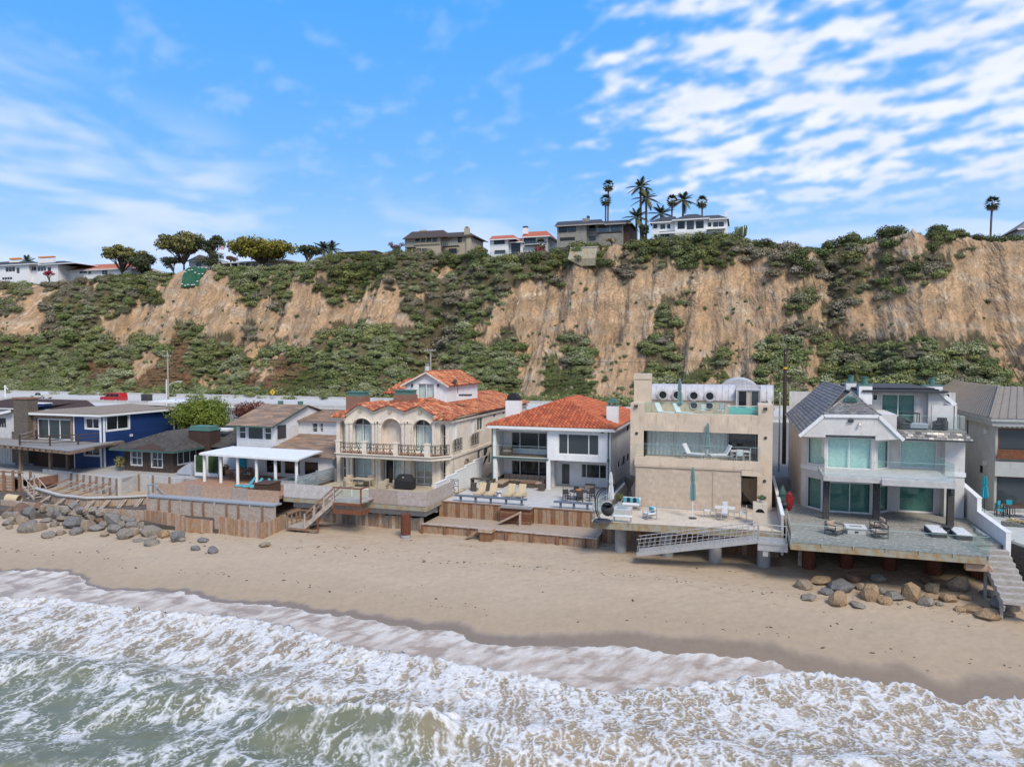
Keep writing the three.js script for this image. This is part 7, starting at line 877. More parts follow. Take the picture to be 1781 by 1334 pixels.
  // patio, cover, walls
  const K = thing('terracotta_patio', 'terracotta patio of the white cottage with plywood sea wall', 'patio', [-41, 2, -52]); obj('paving', slab([[-47.6, -48.1], [-35.3, -48.1], [-35.3, zl], [-47.6, zl]], FY - 0.25, FY), M.terra, K); { const n = 8; for (let k = 0; k < n; k++) obj('plywood_sheet', bx(lerp(-47.4, -35.2, k / n) + 0.01, lerp(-47.4, -35.2, (k + 1) / n) - 0.01, 3.5, 4.42 + 0.02 * (k % 3), -48.06, -48.0), [M.plyA, M.plyA, M.plyC][k % 3], K); obj('grey_cap', bx(-47.6, -35.0, 3.38, 3.5, -48.1, -47.1), M.steelBlue, K); for (let k = 0; k < 11; k++) { const a = lerp(-47.6, -35.0, k / 11), b = lerp(-47.6, -35.0, (k + 1) / 11); obj('wall_panel', bx(a + 0.02, b - 0.02, 2.0, 3.36, -47.35, -47.2), M.woodPale, K); obj('post', bx(a - 0.07, a + 0.07, 2.0, 3.37, -47.2, -47.08), k % 3 ? M.woodRail : M.woodPale, K); } obj('gravel_strip', slab([[-49, -47.2], [-49, -44], [-40, -43.8], [-35.0, -44.6], [-35.0, -47.2]], 1.2, 2.08), mat(lin(0.17, 0.145, 0.12), { map: T.gravel, size: 1.2, bump: T.bumpf, bs: 0.03 }), K); }
  const c = thing('patio_cover', 'flat white patio cover on six round white columns', 'patio cover', [-41, FY, -54]); obj('roof_panel', [slab([[-46.1, -51.6], [-35.3, -50.8], [-36.4, -56.1], [-46.5, -56.4]], 6.5, 6.62)], M.trim, c); obj('edge_gutter', [bar(v3(-46.1, 6.5, -51.55), v3(-35.3, 6.5, -50.75), 0.14, 0.16)], M.trim, c); for (const a of [135, 253, 372, 502, 629, 766]) { const q = lerp(-45.9, -35.7, (a - 135) / 631), z = lerp(-51.9, -51.1, (a - 135) / 631); obj('column', new THREE.CylinderGeometry(0.13, 0.14, 2.5, 14).translate(q, FY + 1.25, z), M.trim, c); }
  const lo = makeLounger('aqua cushioned lounger with pink towel on the terracotta patio', M.aqua, M.teak, 48, 'aqua loungers in a row', 0.34); [[385, 812], [435, 816], [485, 820], [525, 822]].forEach(([a, b], i) => { const p = P2(v, a - 22, b, FY + 0.3), q = [p.x, FY, p.z - 0.5]; i ? copy(lo, q, -0.75) : move(lo, q, -0.75); }); obj('towel', rb(-0.26, 0.26, 0.44, 0.46, -0.1, 0.35, 0.01), M.cushion, lo);
  { const p = P2(v, 585, 800, FY), h = thing('hot_tub', 'square brown hot tub under a dark cover on the patio corner', 'hot tub', [p.x + 0.6, FY, -49.6]); const x = p.x + 1.35; obj('tub', rb(x - 0.7, x + 0.7, FY, FY + 0.75, -50.2, -48.5, 0.06), M.brown, h); obj('cover', rb(x - 0.75, x + 0.75, FY + 0.752, FY + 0.86, -50.25, -48.45, 0.05), M.brown, h); const q = thing('plunge_spa', 'white rimmed spa with teal water behind the hot tub', 'spa', [x, FY, -53.5]); obj('rim', [bx(x - 1.5, x + 1.5, FY, FY + 0.4, -54.6, -54.3), bx(x - 1.5, x + 1.5, FY, FY + 0.4, -52.8, -52.5), bx(x - 1.5, x - 1.2, FY, FY + 0.4, -54.3, -52.8), bx(x + 1.2, x + 1.5, FY, FY + 0.4, -54.3, -52.8)], M.trim, q); obj('water', bx(x - 1.2, x + 1.2, FY, FY + 0.32, -54.3, -52.8), mat(lin(0.08, 0.33, 0.33), { roughness: 0.08 }), q); }
  { const p = P2(v, 395, 740, FY), tb = makeTable('teak dining table under the white patio cover', 0, M.teak, M.teak, null, false, 1.9, 1.0); move(tb, [p.x, FY, -54.4]); const ch = makeDiningChair('teak dining chair under the white patio cover', M.teak, M.teak, 'teak chairs round the covered table'); [[-0.6, 0.9, 3.14], [0.5, 0.9, 3.14], [-0.6, -0.9, 0], [0.5, -0.9, 0], [-1.4, 0, 1.57], [1.4, 0, -1.57]].forEach(([dx, dz, r], i) => { const q = [p.x + dx, FY, -54.4 + dz]; i ? copy(ch, q, r) : move(ch, q, r); }); const q = P2(v, 222, 735, FY), pl = thing('potted_plant', 'orange leafed plant in dark pot under the patio cover', 'plant', [q.x, FY, q.z - 0.3]); obj('pot', lathe([[0, 0], [0.2, 0], [0.28, 0.5], [0, 0.5]].map((k) => [k[0], k[1] + FY]), q.x, q.z - 0.3), M.charcoal, pl); obj('foliage', leafBall(rng(16), 260, 0.12, 0.38, 0.3, 0.38, { tones: [[0.3, 0.16, 0.03], [0.2, 0.13, 0.03]] }).translate(q.x, FY + 0.75, q.z - 0.3), M.leaf, pl); }
  const fl = thing('slat_fence', 'grey slatted side fence between the cottage and the mansion deck', 'fence', [-35.2, FY, -53]); for (let k = 0; k < 7; k++) obj('slat', bx(-35.2, -35.16, FY + 0.1 + k * 0.16, FY + 0.22 + k * 0.16, -56, -50.6), M.steelBlue, fl); for (const z of [-56, -53.3, -50.6]) obj('post', bx(-35.26, -35.12, FY, FY + 1.3, z - 0.05, z + 0.05), M.steelBlue, fl); obj('plinth', bx(-35.15, -34.95, FY - 0.4, FY + 1.0, -60, -56.1), M.cream, fl);
  for (const [a, b] of [[75, 'ivy screen panel nearest the brown cottage'], [162, 'ivy screen panel beside the patio steps']]) { const q = onZ(...v(a, 700), -54.3), s = thing('ivy_screen', 'square green ' + b, 'hedge', [q.x, FY, -54.3]); obj('frame', [bx(q.x - 0.62, q.x + 0.62, FY, FY + 0.3, -54.45, -54.15), bx(q.x - 0.66, q.x - 0.6, FY, FY + 1.9, -54.4, -54.2), bx(q.x + 0.6, q.x + 0.66, FY, FY + 1.9, -54.4, -54.2)], M.trim, s); obj('foliage', [leafBall(rng(70 + a), 500, 0.1, 0.6, 0.82, 0.14, { tones: [[0.025, 0.055, 0.015], [0.04, 0.075, 0.02]], hollow: 0.2, lump: 0 }).translate(q.x, FY + 1.1, -54.3), tint(bx(q.x - 0.58, q.x + 0.58, FY + 0.32, FY + 1.86, -54.36, -54.26), [0.033, 0.065, 0.018])], M.leaf, s); }
}
// ================================================================ brown shingle cottage
{
  const FY = 3.8, v = z1, zf = -55.7, X = (a, b, z = zf) => zX(v, a, b, z), Y = (a, b, z = zf) => zY(v, a, b, z), xl = X(846, 630), xr = X(1178, 640), ey = Y(1000, 560), F = fr(xl, zf, xr, zf);
  const H = thing('brown_shingle_cottage', 'low dark brown shingle cottage with grey roof and green trim', 'house', [-55, FY, -60]); const ws = [[893, 563, 965, 662], [1033, 570, 1104, 676]].map((q) => F.rect(v, ...q)), S = fr(xr, zf - 0.2, xr + 0.2, -70), sg = [0.4, FY + 0.7, 4.6, ey - 0.15];
  obj('wall', [wallG(F, FY - 0.8, ey, ws), wallG(S, FY - 0.8, ey, [sg]), wallG(fr(xl, -68, xl, zf - 0.2), FY - 0.5, ey)].map((g) => tint(g, [1, 1, 1])), M.shinglewall, H); { const cb = obj('wall_shingles', [F, S].flatMap((G) => tiles([G.pt(0, FY - 0.5, 0.003), G.pt(G === S ? 14 : G.len, FY - 0.5, 0.003), G.pt(G === S ? 14 : G.len, FY + 0.6, 0.003), G.pt(0, FY + 0.6, 0.003)], { w: 0.22, h: 0.2, thick: 0.02, vary: 0.6, seed: 77 })), M.shinglewall, H); cb.userData = { kind: 'stuff' }; }
  ws.forEach((r) => win(H, F, r, { cols: 2, rows: 2, glass: M.glassGrey, fw: 0.06, trim: 0.08 })); win(H, S, sg, { cols: 5, rows: 1, glass: M.glassGrey, fw: 0.07, trim: 0.06 });
  const E0 = onZ(...v(740, 543), zf + 0.9), E1 = onZ(...v(1166, 575), zf + 0.9), e = (E0.y + E1.y) / 2, A = v3(E0.x, e, zf + 0.9), B = v3(E1.x + 0.3, e, zf + 0.9), C = v3(E1.x + 0.5, e, -71), D = v3(E0.x, e, -71), mx = (A.x + B.x) / 2, ry = e + 1.55, k0 = v3(mx, ry, zf - 2.6), k1 = v3(mx, ry, -71), t = { w: 0.3, h: 0.22, thick: 0.02, vary: 0.45, hues: [[1, 1, 1], [1.2, 1.12, 1.05], [0.8, 0.8, 0.82]] };
  roof(H, 'roof_shingles', [A, B, k0], M.darkroof, { ...t, seed: 71 }); roof(H, 'roof_shingles', [B, C, k1, k0], M.darkroof, { ...t, seed: 72 }); roof(H, 'roof_shingles', [D, A, k0, k1], M.darkroof, { ...t, seed: 73 }); obj('fascia', [bar(A.clone().add(v3(0, -0.1, 0)), B.clone().add(v3(0, -0.1, 0)), 0.08, 0.2), bar(B.clone().add(v3(0, -0.1, 0)), C.clone().add(v3(0, -0.1, 0)), 0.08, 0.2)], M.green, H); obj('soffit', bx(A.x + 0.1, B.x - 0.1, e - 0.16, e - 0.12, -68, zf + 0.8), M.brownwall, H); { const g0 = v3(lerp(A.x, B.x, 0.34), e + 0.06, zf + 0.85), g1 = v3(lerp(A.x, B.x, 0.88), e + 0.06, zf + 0.85), gp = v3(lerp(A.x, B.x, 0.6), e + 0.62, zf + 0.1); obj('gable_louvre', polyG([g0, g1, gp]), M.brownwall, H); }
  { const z = zf - 3.2, p = onZ(...v(1284, 516), z), q = onZ(...v(1426, 432), z), ch = obj('chimney', bx(p.x, q.x, p.y - 1.2, q.y, z - 1.6, z), M.brownwall, H); obj('chimney_cap', [bx(p.x - 0.06, q.x + 0.06, q.y, q.y + 0.12, z - 1.66, z + 0.06), bx(p.x + 0.1, q.x - 0.1, q.y + 0.12, q.y + 0.45, z - 1.5, z - 0.1)], M.verdigris, ch); obj('ridge_vent', bar(v3(B.x - 1.2, ry - 0.5, -62), v3(B.x - 1.6, ry - 0.2, -69), 0.25, 0.12), M.verdigris, H); const s = onZ(...v(1530, 412), -63); obj('skylight', rb(s.x - 0.7, s.x + 0.7, s.y - 0.3, s.y, s.z - 0.6, s.z + 0.4, 0.06), M.trim, H); roof(H, 'roof_shingles', [v3(B.x + 0.3, e - 0.05, -59), v3(B.x + 4.6, e - 0.05, -59), v3(B.x + 4.6, ry - 0.1, -64), v3(B.x + 0.3, ry - 0.1, -64)], M.darkroof, { ...t, seed: 74 }); obj('wing_wall', bx(B.x, B.x + 4.3, FY, e - 0.15, -60.2, -59.8), M.brownwall, H); }
  const yd = thing('concrete_yard', 'grey concrete yard slab before the brown cottage', 'patio', [-57, 2, -53]); obj('paving', slab([[-63.5, -53.1], [-62.6, -53.05], [-55.3, -51.9], [-55.75, -54.2], [-49.8, -53.65], [-48, -53.6], [-48, -58], [-64, -58]], FY - 0.3, FY - 0.03), M.conc, yd);
  { const p = P2(v, 1255, 735, FY), g = thing('covered_grill', 'grill wrapped in pale grey cover beside the brown cottage', 'grill', [p.x, FY, p.z - 0.4]); obj('cover', new ConvexGeometry([[-0.9, 0, 0.5], [0.9, 0, 0.5], [0.9, 0, -0.5], [-0.9, 0, -0.5], [-0.75, 0.5, 0.4], [0.2, 1.1, 0.35], [0.75, 1.2, 0.3], [0.8, 1.15, -0.35], [0.1, 1.15, -0.4], [-0.75, 0.55, -0.4]].map((q) => v3(q[0] + p.x, q[1] + FY - 0.03, q[2] + p.z - 0.4))), M.greycloth, g); obj('drawcord', bx(p.x - 0.8, p.x + 0.8, FY + 0.1, FY + 0.13, p.z + 0.09, p.z + 0.12), M.charcoal, g); }
  { const p = onZ(...v(815, 660), -55.2), s = thing('yellow_shrub', 'yellow green shrub at the corner of the brown cottage', 'shrub', [p.x, FY - 0.1, -55.2]); obj('foliage', leafBall(rng(17), 300, 0.16, 0.55, 0.6, 0.5, { tones: [[0.16, 0.14, 0.03], [0.22, 0.19, 0.05]] }).translate(p.x, FY + 0.9, -55.2), M.leaf, s); obj('stem', rod(v3(p.x, FY - 0.1, -55.2), v3(p.x, FY + 0.7, -55.2), 0.04), M.bark, s); }
}
// ================================================================ blue house and its white neighbour
{
  const FY = 3.8, v = z1, zf = -56.4, X = (a, b, z = zf) => zX(v, a, b, z), Y = (a, b, z = zf) => zY(v, a, b, z), xl = X(212, 400), xc = X(689, 450), ey = Y(600, 328), F = fr(xl, zf, xc, zf), S = fr(xc, zf - 0.203, xc + 0.3, -66);
  const H = thing('blue_house', 'deep blue clapboard house with white trim and flat tan roof', 'house', [-67, FY, -61]); const d = F.rect(v, 250, 347, 478, 492), w1 = F.rect(v, 580, 345, 672, 414), w2 = F.rect(v, 574, 527, 676, 597), s1 = S.rect(v, 724, 325, 877, 420), dk = 6.35; d[1] = dk + 0.05;
  obj('wall', [wallG(F, FY - 0.8, ey, [d, w1, w2]), wallG(S, FY - 0.8, ey, [s1], 0.2), wallG(fr(xl, -70, xl, zf - 0.203), FY, ey)], M.blue, H); const lap = (G, y0, y1, s0, s1_) => Array.from({ length: Math.floor((y1 - y0) / 0.24) }, (_, k) => fb(G, s0, s1_, y0 + k * 0.24, y0 + k * 0.24 + 0.03, 0.003, 0.025)); obj('clapboard', [...lap(S, FY, s1[1] - 0.15, 0.15, S.len), ...lap(S, s1[1] - 0.1, s1[3] + 0.1, 0.15, s1[0] - 0.15), ...lap(S, s1[1] - 0.1, s1[3] + 0.1, s1[2] + 0.15, S.len), ...lap(S, s1[3] + 0.15, ey - 0.1, 0.15, S.len)], M.blue, H);
  win(H, F, d, { cols: 3, name: 'sliding_door', glass: M.glassGrey, fw: 0.11 }); win(H, F, w1, { cols: 2, trim: 0.1 }); win(H, F, w2, { cols: 2, trim: 0.1 }); win(H, S, s1, { cols: 2, trim: 0.12 }); obj('door_surround', [fb(F, d[0] - 0.7, d[0] - 0.05, dk, d[3] + 0.25, 0.003, 0.08), fb(F, d[2] + 0.05, d[2] + 0.35, dk, d[3] + 0.25, 0.003, 0.08), fb(F, d[0] - 0.7, d[2] + 0.35, d[3] + 0.05, d[3] + 0.3, 0.003, 0.1)], M.wood, H);
  obj('corner_board', [fb(F, F.len - 0.22, F.len + 0.02, FY - 0.5, ey, 0.004, 0.04), fb(S, -0.03, 0.22, FY - 0.5, ey, 0.004, 0.04), fb(S, S.len - 0.2, S.len, FY, ey, 0.004, 0.04), fb(F, d[2] + 0.4, d[2] + 0.55, FY - 0.5, ey, 0.003, 0.035)], M.trim, H); obj('garage_door', fb(F, d[0] - 0.4, d[2] + 0.3, FY - 0.4, FY + 2.0, 0.004, 0.05), M.brownwall, H);
  const rf = [[xl - 0.6, zf + 0.6], [xc + 0.35, zf + 0.55], [xc + 0.8, -66.5], [xl - 0.6, -70]]; obj('flat_roof', slab(rf, ey + 0.2, ey + 0.28), M.gravelroof, H); obj('fascia', slab(rf, ey - 0.02, ey + 0.2), M.trim, H); { const a = onZ(...v(205, 262), -60), b = onZ(...v(290, 258), -60); obj('roof_box', [bx(a.x, b.x, ey + 0.28, ey + 0.8, -61, -60)], M.blue, H); obj('roof_box_lid', bx(a.x - 0.1, b.x + 0.1, ey + 0.8, ey + 0.88, -61.1, -59.9), M.trim, H); }
  const zr = -67, G = fr(xc + 0.8, zr, X(1215, 300, zr), zr), r1 = G.rect(v, 1110, 270, 1178, 385), gy = Y(1150, 240, zr); obj('rear_wall', wallG(G, FY, gy, [r1]), M.blue, H); win(H, G, r1, { cols: 2, glass: M.glassGrey, trim: 0.1 }); obj('rear_roof', bx(xc - 4, X(1240, 230, zr), gy, gy + 0.2, -70.5, zr + 0.5), M.trim, H); obj('meter_box', [fb(S, 3.2, 3.5, 6.6, 6.85, 0.026, 0.16)], M.ceramic, H);
  // timber deck
  const K = thing('timber_deck', 'raised dark timber deck on posts in front of the blue house', 'deck', [-66, FY, -53]); const dp = [[-80, -53.2], [-68.4, -51.7], [-60.0, -50.4], [-62.3, zf - 2.2], [xc - 0.02, zf + 0.05], [-80, zf + 0.05]]; obj('decking', slab(dp, dk - 0.08, dk), M.greydeck, K); for (const [a, b] of [[[-80, -53.2], [-68.4, -51.7]], [[-68.4, -51.7], [-60, -50.4]], [[-60, -50.4], [-62.3, zf - 2.2]]]) obj('beam', bar(v3(a[0], dk - 0.22, a[1] - 0.1), v3(b[0], dk - 0.22, b[1] - 0.1), 0.12, 0.26), M.wood, K); for (let k = 0; k < 20; k++) obj('joist_end', bx(-79 + k * 0.95, -78.9 + k * 0.95, dk - 0.26, dk - 0.09, -56, lerp(-53.0, -50.5, k / 20) + 0.06), M.woodDark, K); for (const [a, b] of [[140, 702], [343, 714], [460, 692]]) { const p = P2(v, a, b, FY - 0.25); obj('post', bx(p.x - 0.13, p.x + 0.13, FY - 0.6, dk - 0.3, p.z - 0.13, p.z + 0.13), M.wood, K); }
  { const R_ = thing('deck_rail', 'dark brown three bar railing on the raised timber deck', 'railing', [-67, dk, -53]), pts = [v3(-71.5, dk, zf + 0.3), v3(-68.6, dk, -52.1), v3(-65.2, dk, -52.6), v3(-63.4, dk, -54.2), v3(-62.9, dk, zf + 0.2)]; for (let i = 0; i + 1 < pts.length; i++) { for (const h of [0.3, 0.65, 1.0]) obj('rail', bar(pts[i].clone().add(v3(0, h, 0)), pts[i + 1].clone().add(v3(0, h, 0)), 0.05, h > 0.9 ? 0.1 : 0.07), i ? M.woodDark : M.woodPale, R_); obj('post', bx(pts[i].x - 0.06, pts[i].x + 0.06, dk, dk + 1.05, pts[i].z - 0.06, pts[i].z + 0.06), M.woodDark, R_); } }
  const Ht = thing('batten_house', 'pale board and batten house with brown roof beside stone chimney', 'house', [-78, FY, -60]); const hx = X(92, 400), FH = fr(-92, zf, hx, zf), hw = FH.rect(v, -20, 342, 36, 405), hy = Y(60, 320); obj('wall', [wallG(FH, FY - 0.6, hy, [hw], 0.2, [[0, FY - 0.6], [FH.len, FY - 0.6], [FH.len, Y(92, 290)], [0, Y(0, 335) - 3]])], M.batten, Ht); obj('batten', Array.from({ length: 40 }, (_, k) => fb(FH, FH.len - 0.3 - k * 0.4, FH.len - 0.25 - k * 0.4, FY - 0.5, 8.3 - k * 0.12, 0.003, 0.03)), M.batten, Ht); win(H && Ht, FH, hw, { glass: M.glass, frame: M.iron }); const hr = Y(90, 285); obj('roof', tint(polyG([v3(-92, hr - 3.2, zf + 0.5), v3(hx + 0.2, hr, zf + 0.5), v3(hx + 0.2, hr + 0.3, -64), v3(-92, hr - 2.9, -64)]), [1, 1, 1]), M.brownroof, Ht); obj('fascia', bar(v3(-92, hr - 3.3, zf + 0.5), v3(hx + 0.2, hr - 0.1, zf + 0.5), 0.08, 0.26), M.trim, Ht);
  { const p = onZ(...v(92, 480), zf + 0.7), q = onZ(...v(180, 215), zf + 0.7), c = obj('stone_chimney', [bx(p.x, q.x, FY, q.y, zf - 0.5, zf + 0.7), bx(p.x - 0.5, p.x + 0.01, FY, Y(90, 430), zf - 0.4, zf + 0.6)], M.stoneChim, Ht); obj('chimney_cap', bx(p.x - 0.1, q.x + 0.1, q.y, q.y + 0.18, zf - 0.6, zf + 0.8), M.brick, c); }
  const bh = thing('brown_roof_house', 'low house with broad brown shingle hip roof behind the blue house', 'house', [-82, 5, -82]); { const a = onZ(...v(200, 258), -76), b = onZ(...v(690, 242), -76), k = onZ(...v(585, 200), -84), l = onZ(...v(180, 225), -84), t = { w: 0.5, h: 0.3, thick: 0.02, vary: 0.25 }, ye = Math.min(a.y, b.y) - 0.45; k.y -= 0.45; roof(bh, 'roof_shingles', [v3(a.x - 14, ye, -76), v3(b.x, ye, -76), v3(k.x, k.y, -84), v3(a.x - 14, k.y, -84)], M.brownroof, { ...t, seed: 82 }); obj('wall', bx(a.x - 13.5, b.x - 9, 3.5, ye, -88, -76.6), M.batten, bh); obj('gutter', bx(a.x - 14, b.x, ye - 0.15, ye, -76.1, -75.95), M.trim, bh); }
  // struts and walls of the front yard
  const yw = thing('strutted_wall', 'pale concrete yard wall propped by slanting timber struts', 'wall', [-58, 2, -50]); { const a = P2(v, 482, 745, 3.4), b = P2(v, 812, 800, 3.2), c = P2(v, 930, 770, 3.2), W = (p, q, y1) => { const G = fr(p.x, p.z, q.x, q.z); obj('wall', wallG(G, 1.6, y1), M.concPale, yw); return G; }; const G = W(a, b, 3.85), G2 = W(b, c, 3.8), G3 = W(c, v3(c.x + 6, 0, c.z + 0.6), 3.8); W(v3(a.x - 4.5, 0, a.z - 0.6), v3(a.x - 0.1, 0, a.z - 0.1), 3.9); for (let k = 0; k < 8; k++) { const s = G.len * (k + 0.1) / 7.4; obj('upright', fb(G, s - 0.07, s + 0.07, 2.2, 3.8, 0.01, 0.16), M.wood, yw); obj('strut', bar(G.pt(s, 3.3, 0.16), G.pt(s - 1.2, 2.25, 3.1), 0.12, 0.1), k % 2 ? M.woodGrey : M.woodRail, yw); } for (const s of [0.3, 2.2, 4.4]) obj('upright', fb(G3, s, s + 0.14, 2.2, 3.9, 0.01, 0.14), M.wood, yw); }
  const gd = thing('gravel_yard', 'dark gravel terrace filled behind the curved seawall', 'terrace', [-56, 1.5, -47]); obj('gravel', slab([[-74, -50.8], [-48, -50.2], [-47.6, -44.4], [-54, -43.8], [-64, -43.4], [-74, -44]], 1.0, 2.15), mat(lin(0.20, 0.165, 0.135), { map: T.gravel, size: 1.2, bump: T.bumpf, bs: 0.03 }), gd);
  { const cw = thing('curved_seawall', 'curved pale topped seawall with leaning timber struts', 'seawall', [-56, 1.5, -46]), pts = [[225, 815], [400, 865], [590, 885], [800, 880], [1030, 868]].map(([a, b]) => P2(v, a, b, 2.95)); for (let i = 0; i + 1 < pts.length; i++) { const G = fr(pts[i].x, pts[i].z, pts[i + 1].x, pts[i + 1].z), n = Math.round(G.len / 0.5); for (let k = 0; k < n; k++) obj('board', fb(G, G.len * k / n + 0.005, G.len * (k + 1) / n - 0.005, 1.6, 2.86, -0.08, 0.0 + 0.02 * (k % 2)), M.plankB, cw); obj('cap', bar(v3(pts[i].x, 2.93, pts[i].z), v3(pts[i + 1].x, 2.93, pts[i + 1].z), 0.34, 0.12), M.concPale, cw); for (let k = 0; k < 2; k++) { const s = G.len * (k + 0.4) / 2; obj('strut', [bar(G.pt(s, 2.7, 0.05), G.pt(s - 0.5, 2.0, 1.0), 0.09, 0.09), bar(G.pt(s + 0.18, 2.7, 0.05), G.pt(s - 0.32, 2.0, 1.0), 0.09, 0.09)], M.woodPale, cw); } } }
  const stairs = (name, label, a, b, w, m, n) => { const s = thing(name, label, 'stair', [a.x, b.y, a.z]), dir = b.clone().sub(a).setY(0).normalize(), side = v3(-dir.z, 0, dir.x); for (let k = 0; k < n; k++) { const p = a.clone().lerp(b, (k + 0.5) / n); obj('tread', bar(p.clone().addScaledVector(side, -w / 2), p.clone().addScaledVector(side, w / 2), 0.26, 0.05), m, s); } for (const q of [-1, 1]) { const o = side.clone().multiplyScalar(q * w / 2); obj('stringer', bar(a.clone().add(o), b.clone().add(o), 0.06, 0.22), m, s); obj('handrail', bar(a.clone().add(o).add(v3(0, 0.95, 0)), b.clone().add(o).add(v3(0, 0.95, 0)), 0.05, 0.08), m, s); for (const t of [0, 0.5, 1]) { const p = a.clone().lerp(b, t).add(o); obj('post', bar(p.clone().add(v3(0, -0.3, 0)), p.clone().add(v3(0, 0.97, 0)), 0.08), m, s); } } return s; };
  const gs = stairs('metal_stair', 'grey blue stair with landing at the end of the curved seawall', P2(v, 1090, 870, 3.3), P2(v, 1215, 985, 2.1), 0.9, M.steelBlue, 7); { const p = P2(v, 1055, 870, 3.3); obj('landing', bx(p.x - 0.6, p.x + 0.7, 3.22, 3.3, p.z - 0.9, p.z + 0.2), M.steelBlue, gs); for (const x of [-0.55, 0.6]) obj('leg', bx(p.x + x - 0.06, p.x + x + 0.06, 1.7, 4.2, p.z + 0.1, p.z + 0.2), M.steelBlue, gs); obj('landing_rail', [bx(p.x - 0.6, p.x + 0.6, 4.1, 4.2, p.z - 0.85, p.z - 0.78), bx(p.x - 0.6, p.x - 0.52, 4.1, 4.2, p.z - 0.8, p.z + 0.2)], M.steelBlue, gs); }
  const ws_ = stairs('white_stair', 'small white timber stair beside the stacked timber crib', P2(v, 190, 800, 3.2), P2(v, 270, 890, 2.2), 1.0, M.woodPale, 5);
  { const p = P2(v, 30, 810, 2.6), c = thing('timber_crib', 'stacked timber crib wall under the pale deck rail', 'wall', [p.x, 2, p.z]); for (let k = 0; k < 5; k++) obj('log', bx(p.x - 6, P2(v, 95, 810, 2.6).x, 2.2 + k * 0.3, 2.46 + k * 0.3, p.z - 0.3, p.z - 0.02), k % 2 ? M.plankB : M.plyA, c); for (const a of [20, 85, 130, 205]) { const q = P2(v, a, 820, 2.5); obj('post', bx(q.x - 0.09, q.x + 0.09, 1.8, 4.2, q.z - 0.1, q.z + 0.08), M.woodRail, c); } obj('rail', bx(p.x - 4, P2(v, 205, 780, 3).x, 3.95, 4.08, p.z - 0.2, p.z - 0.05), M.woodRail, c); const lt = thing('lower_terrace', 'pale concrete terrace below the timber deck of the blue house', 'patio', [-70, 2, -53]); obj('paving', slab([[-92, -51.5], [P2(v, 230, 760, 3.4).x, P2(v, 230, 760, 3.4).z], [P2(v, 465, 720, 3.4).x, P2(v, 465, 720, 3.4).z], [-63, zf], [-92, zf]], 3.3, 3.52), M.concPale, lt); const bw = P2(v, 230, 760, 3.4), b2 = P2(v, 465, 720, 3.4); obj('stone_edge', bar(v3(bw.x, 3.1, bw.z + 0.1), v3(b2.x, 3.1, b2.z + 0.1), 0.25, 0.8), M.brick, lt); }
  plankWall('pale_bulkhead', 'long pale timber bulkhead behind the riprap boulders', [[0, 884], [25, 888], [130, 902], [250, 911]].map((p) => onSand(...p)), [0.75, 0.85, 0.95, 1.05], 0.8, [M.plankB, M.woodPale, M.plankB], null, { ragged: 0.02 });
  plankWall('orange_bulkhead', 'orange stained vertical plank bulkhead standing in the sand', [[251, 911], [290, 920], [327, 927], [369, 928]].map((p) => onSand(...p)), [1.15, 1.35, 1.2, 1.0], 0.24, [M.plankA, M.plankA, M.plyA], null, { ragged: 0.1 });
  plankWall('corner_bulkhead', 'vertical plank bulkhead turning the corner below the plywood wall', [[373, 927], [414, 933], [457, 937.5], [497, 919]].map((p) => onSand(...p)), [1.35, 1.3, 1.25, 1.1], 0.26, [M.plankA, M.plyA, M.plyC, M.plankA], null, { ragged: 0.08 });
  { const p = onSand(...z1(45, 955)), c = thing('drain_pipe', 'short orange and green drum pipe lying among the boulders', 'pipe', [p.x, p.y, p.z]); obj('shell', new THREE.CylinderGeometry(0.42, 0.42, 1.1, 20, 1, true).rotateZ(1.45).rotateY(0.3).translate(p.x + 0.2, p.y + 0.7, p.z - 0.4), M.sling, c); obj('rim', new THREE.TorusGeometry(0.42, 0.05, 8, 24).rotateY(1.3).translate(p.x - 0.32, p.y + 0.66, p.z - 0.3), M.green, c); }
}
// ================================================================ round tree, red hedge, poles, lamps, cars
function limbTree(name, label, base, h, crowns, tones, n, size, group, trunkR = 0.3, seed = 3, hollow = 0.55) { // crowns: [dx, y, dz, rx, ry, rz]
  const t = thing(name, label, 'tree', [base.x, base.y, base.z], group), r0 = rng(seed * 13 + 5), limbs = [], fork = v3(base.x, base.y + h * 0.3, base.z); limbs.push(rod(v3(base.x, base.y - 0.5, base.z), fork, trunkR, trunkR * 0.75, 9));
  const leaves = []; for (const c of crowns) { const e = v3(base.x + c[0], base.y + c[1], base.z + c[2]), m = fork.clone().lerp(e, 0.5).add(v3((r0() - 0.5) * 0.8, 0.3, (r0() - 0.5) * 0.8)); limbs.push(rod(fork, m, trunkR * 0.5, trunkR * 0.34, 7), rod(m, e, trunkR * 0.34, trunkR * 0.12, 6)); for (let k = 0; k < 3; k++) limbs.push(rod(m, e.clone().add(v3((r0() - 0.5) * c[3] * 1.4, (r0() - 0.3) * c[4], (r0() - 0.5) * c[5] * 1.4)), trunkR * 0.2, trunkR * 0.06, 5)); const vol = c[3] * c[4] * c[5]; leaves.push([c, vol, e]); }
  const tot = leaves.reduce((a, b) => a + Math.cbrt(b[1]) ** 2, 0); obj('trunk', limbs, M.bark, t); obj('crown', leaves.map(([c, vol, e], i) => leafBall(r0, Math.round(n * Math.cbrt(vol) ** 2 / tot), size, c[3], c[4], c[5], { tones, hollow, lump: 0.35, seed: seed + i * 3.1 }).translate(e.x, e.y, e.z)), M.leaf, t); return t;
}
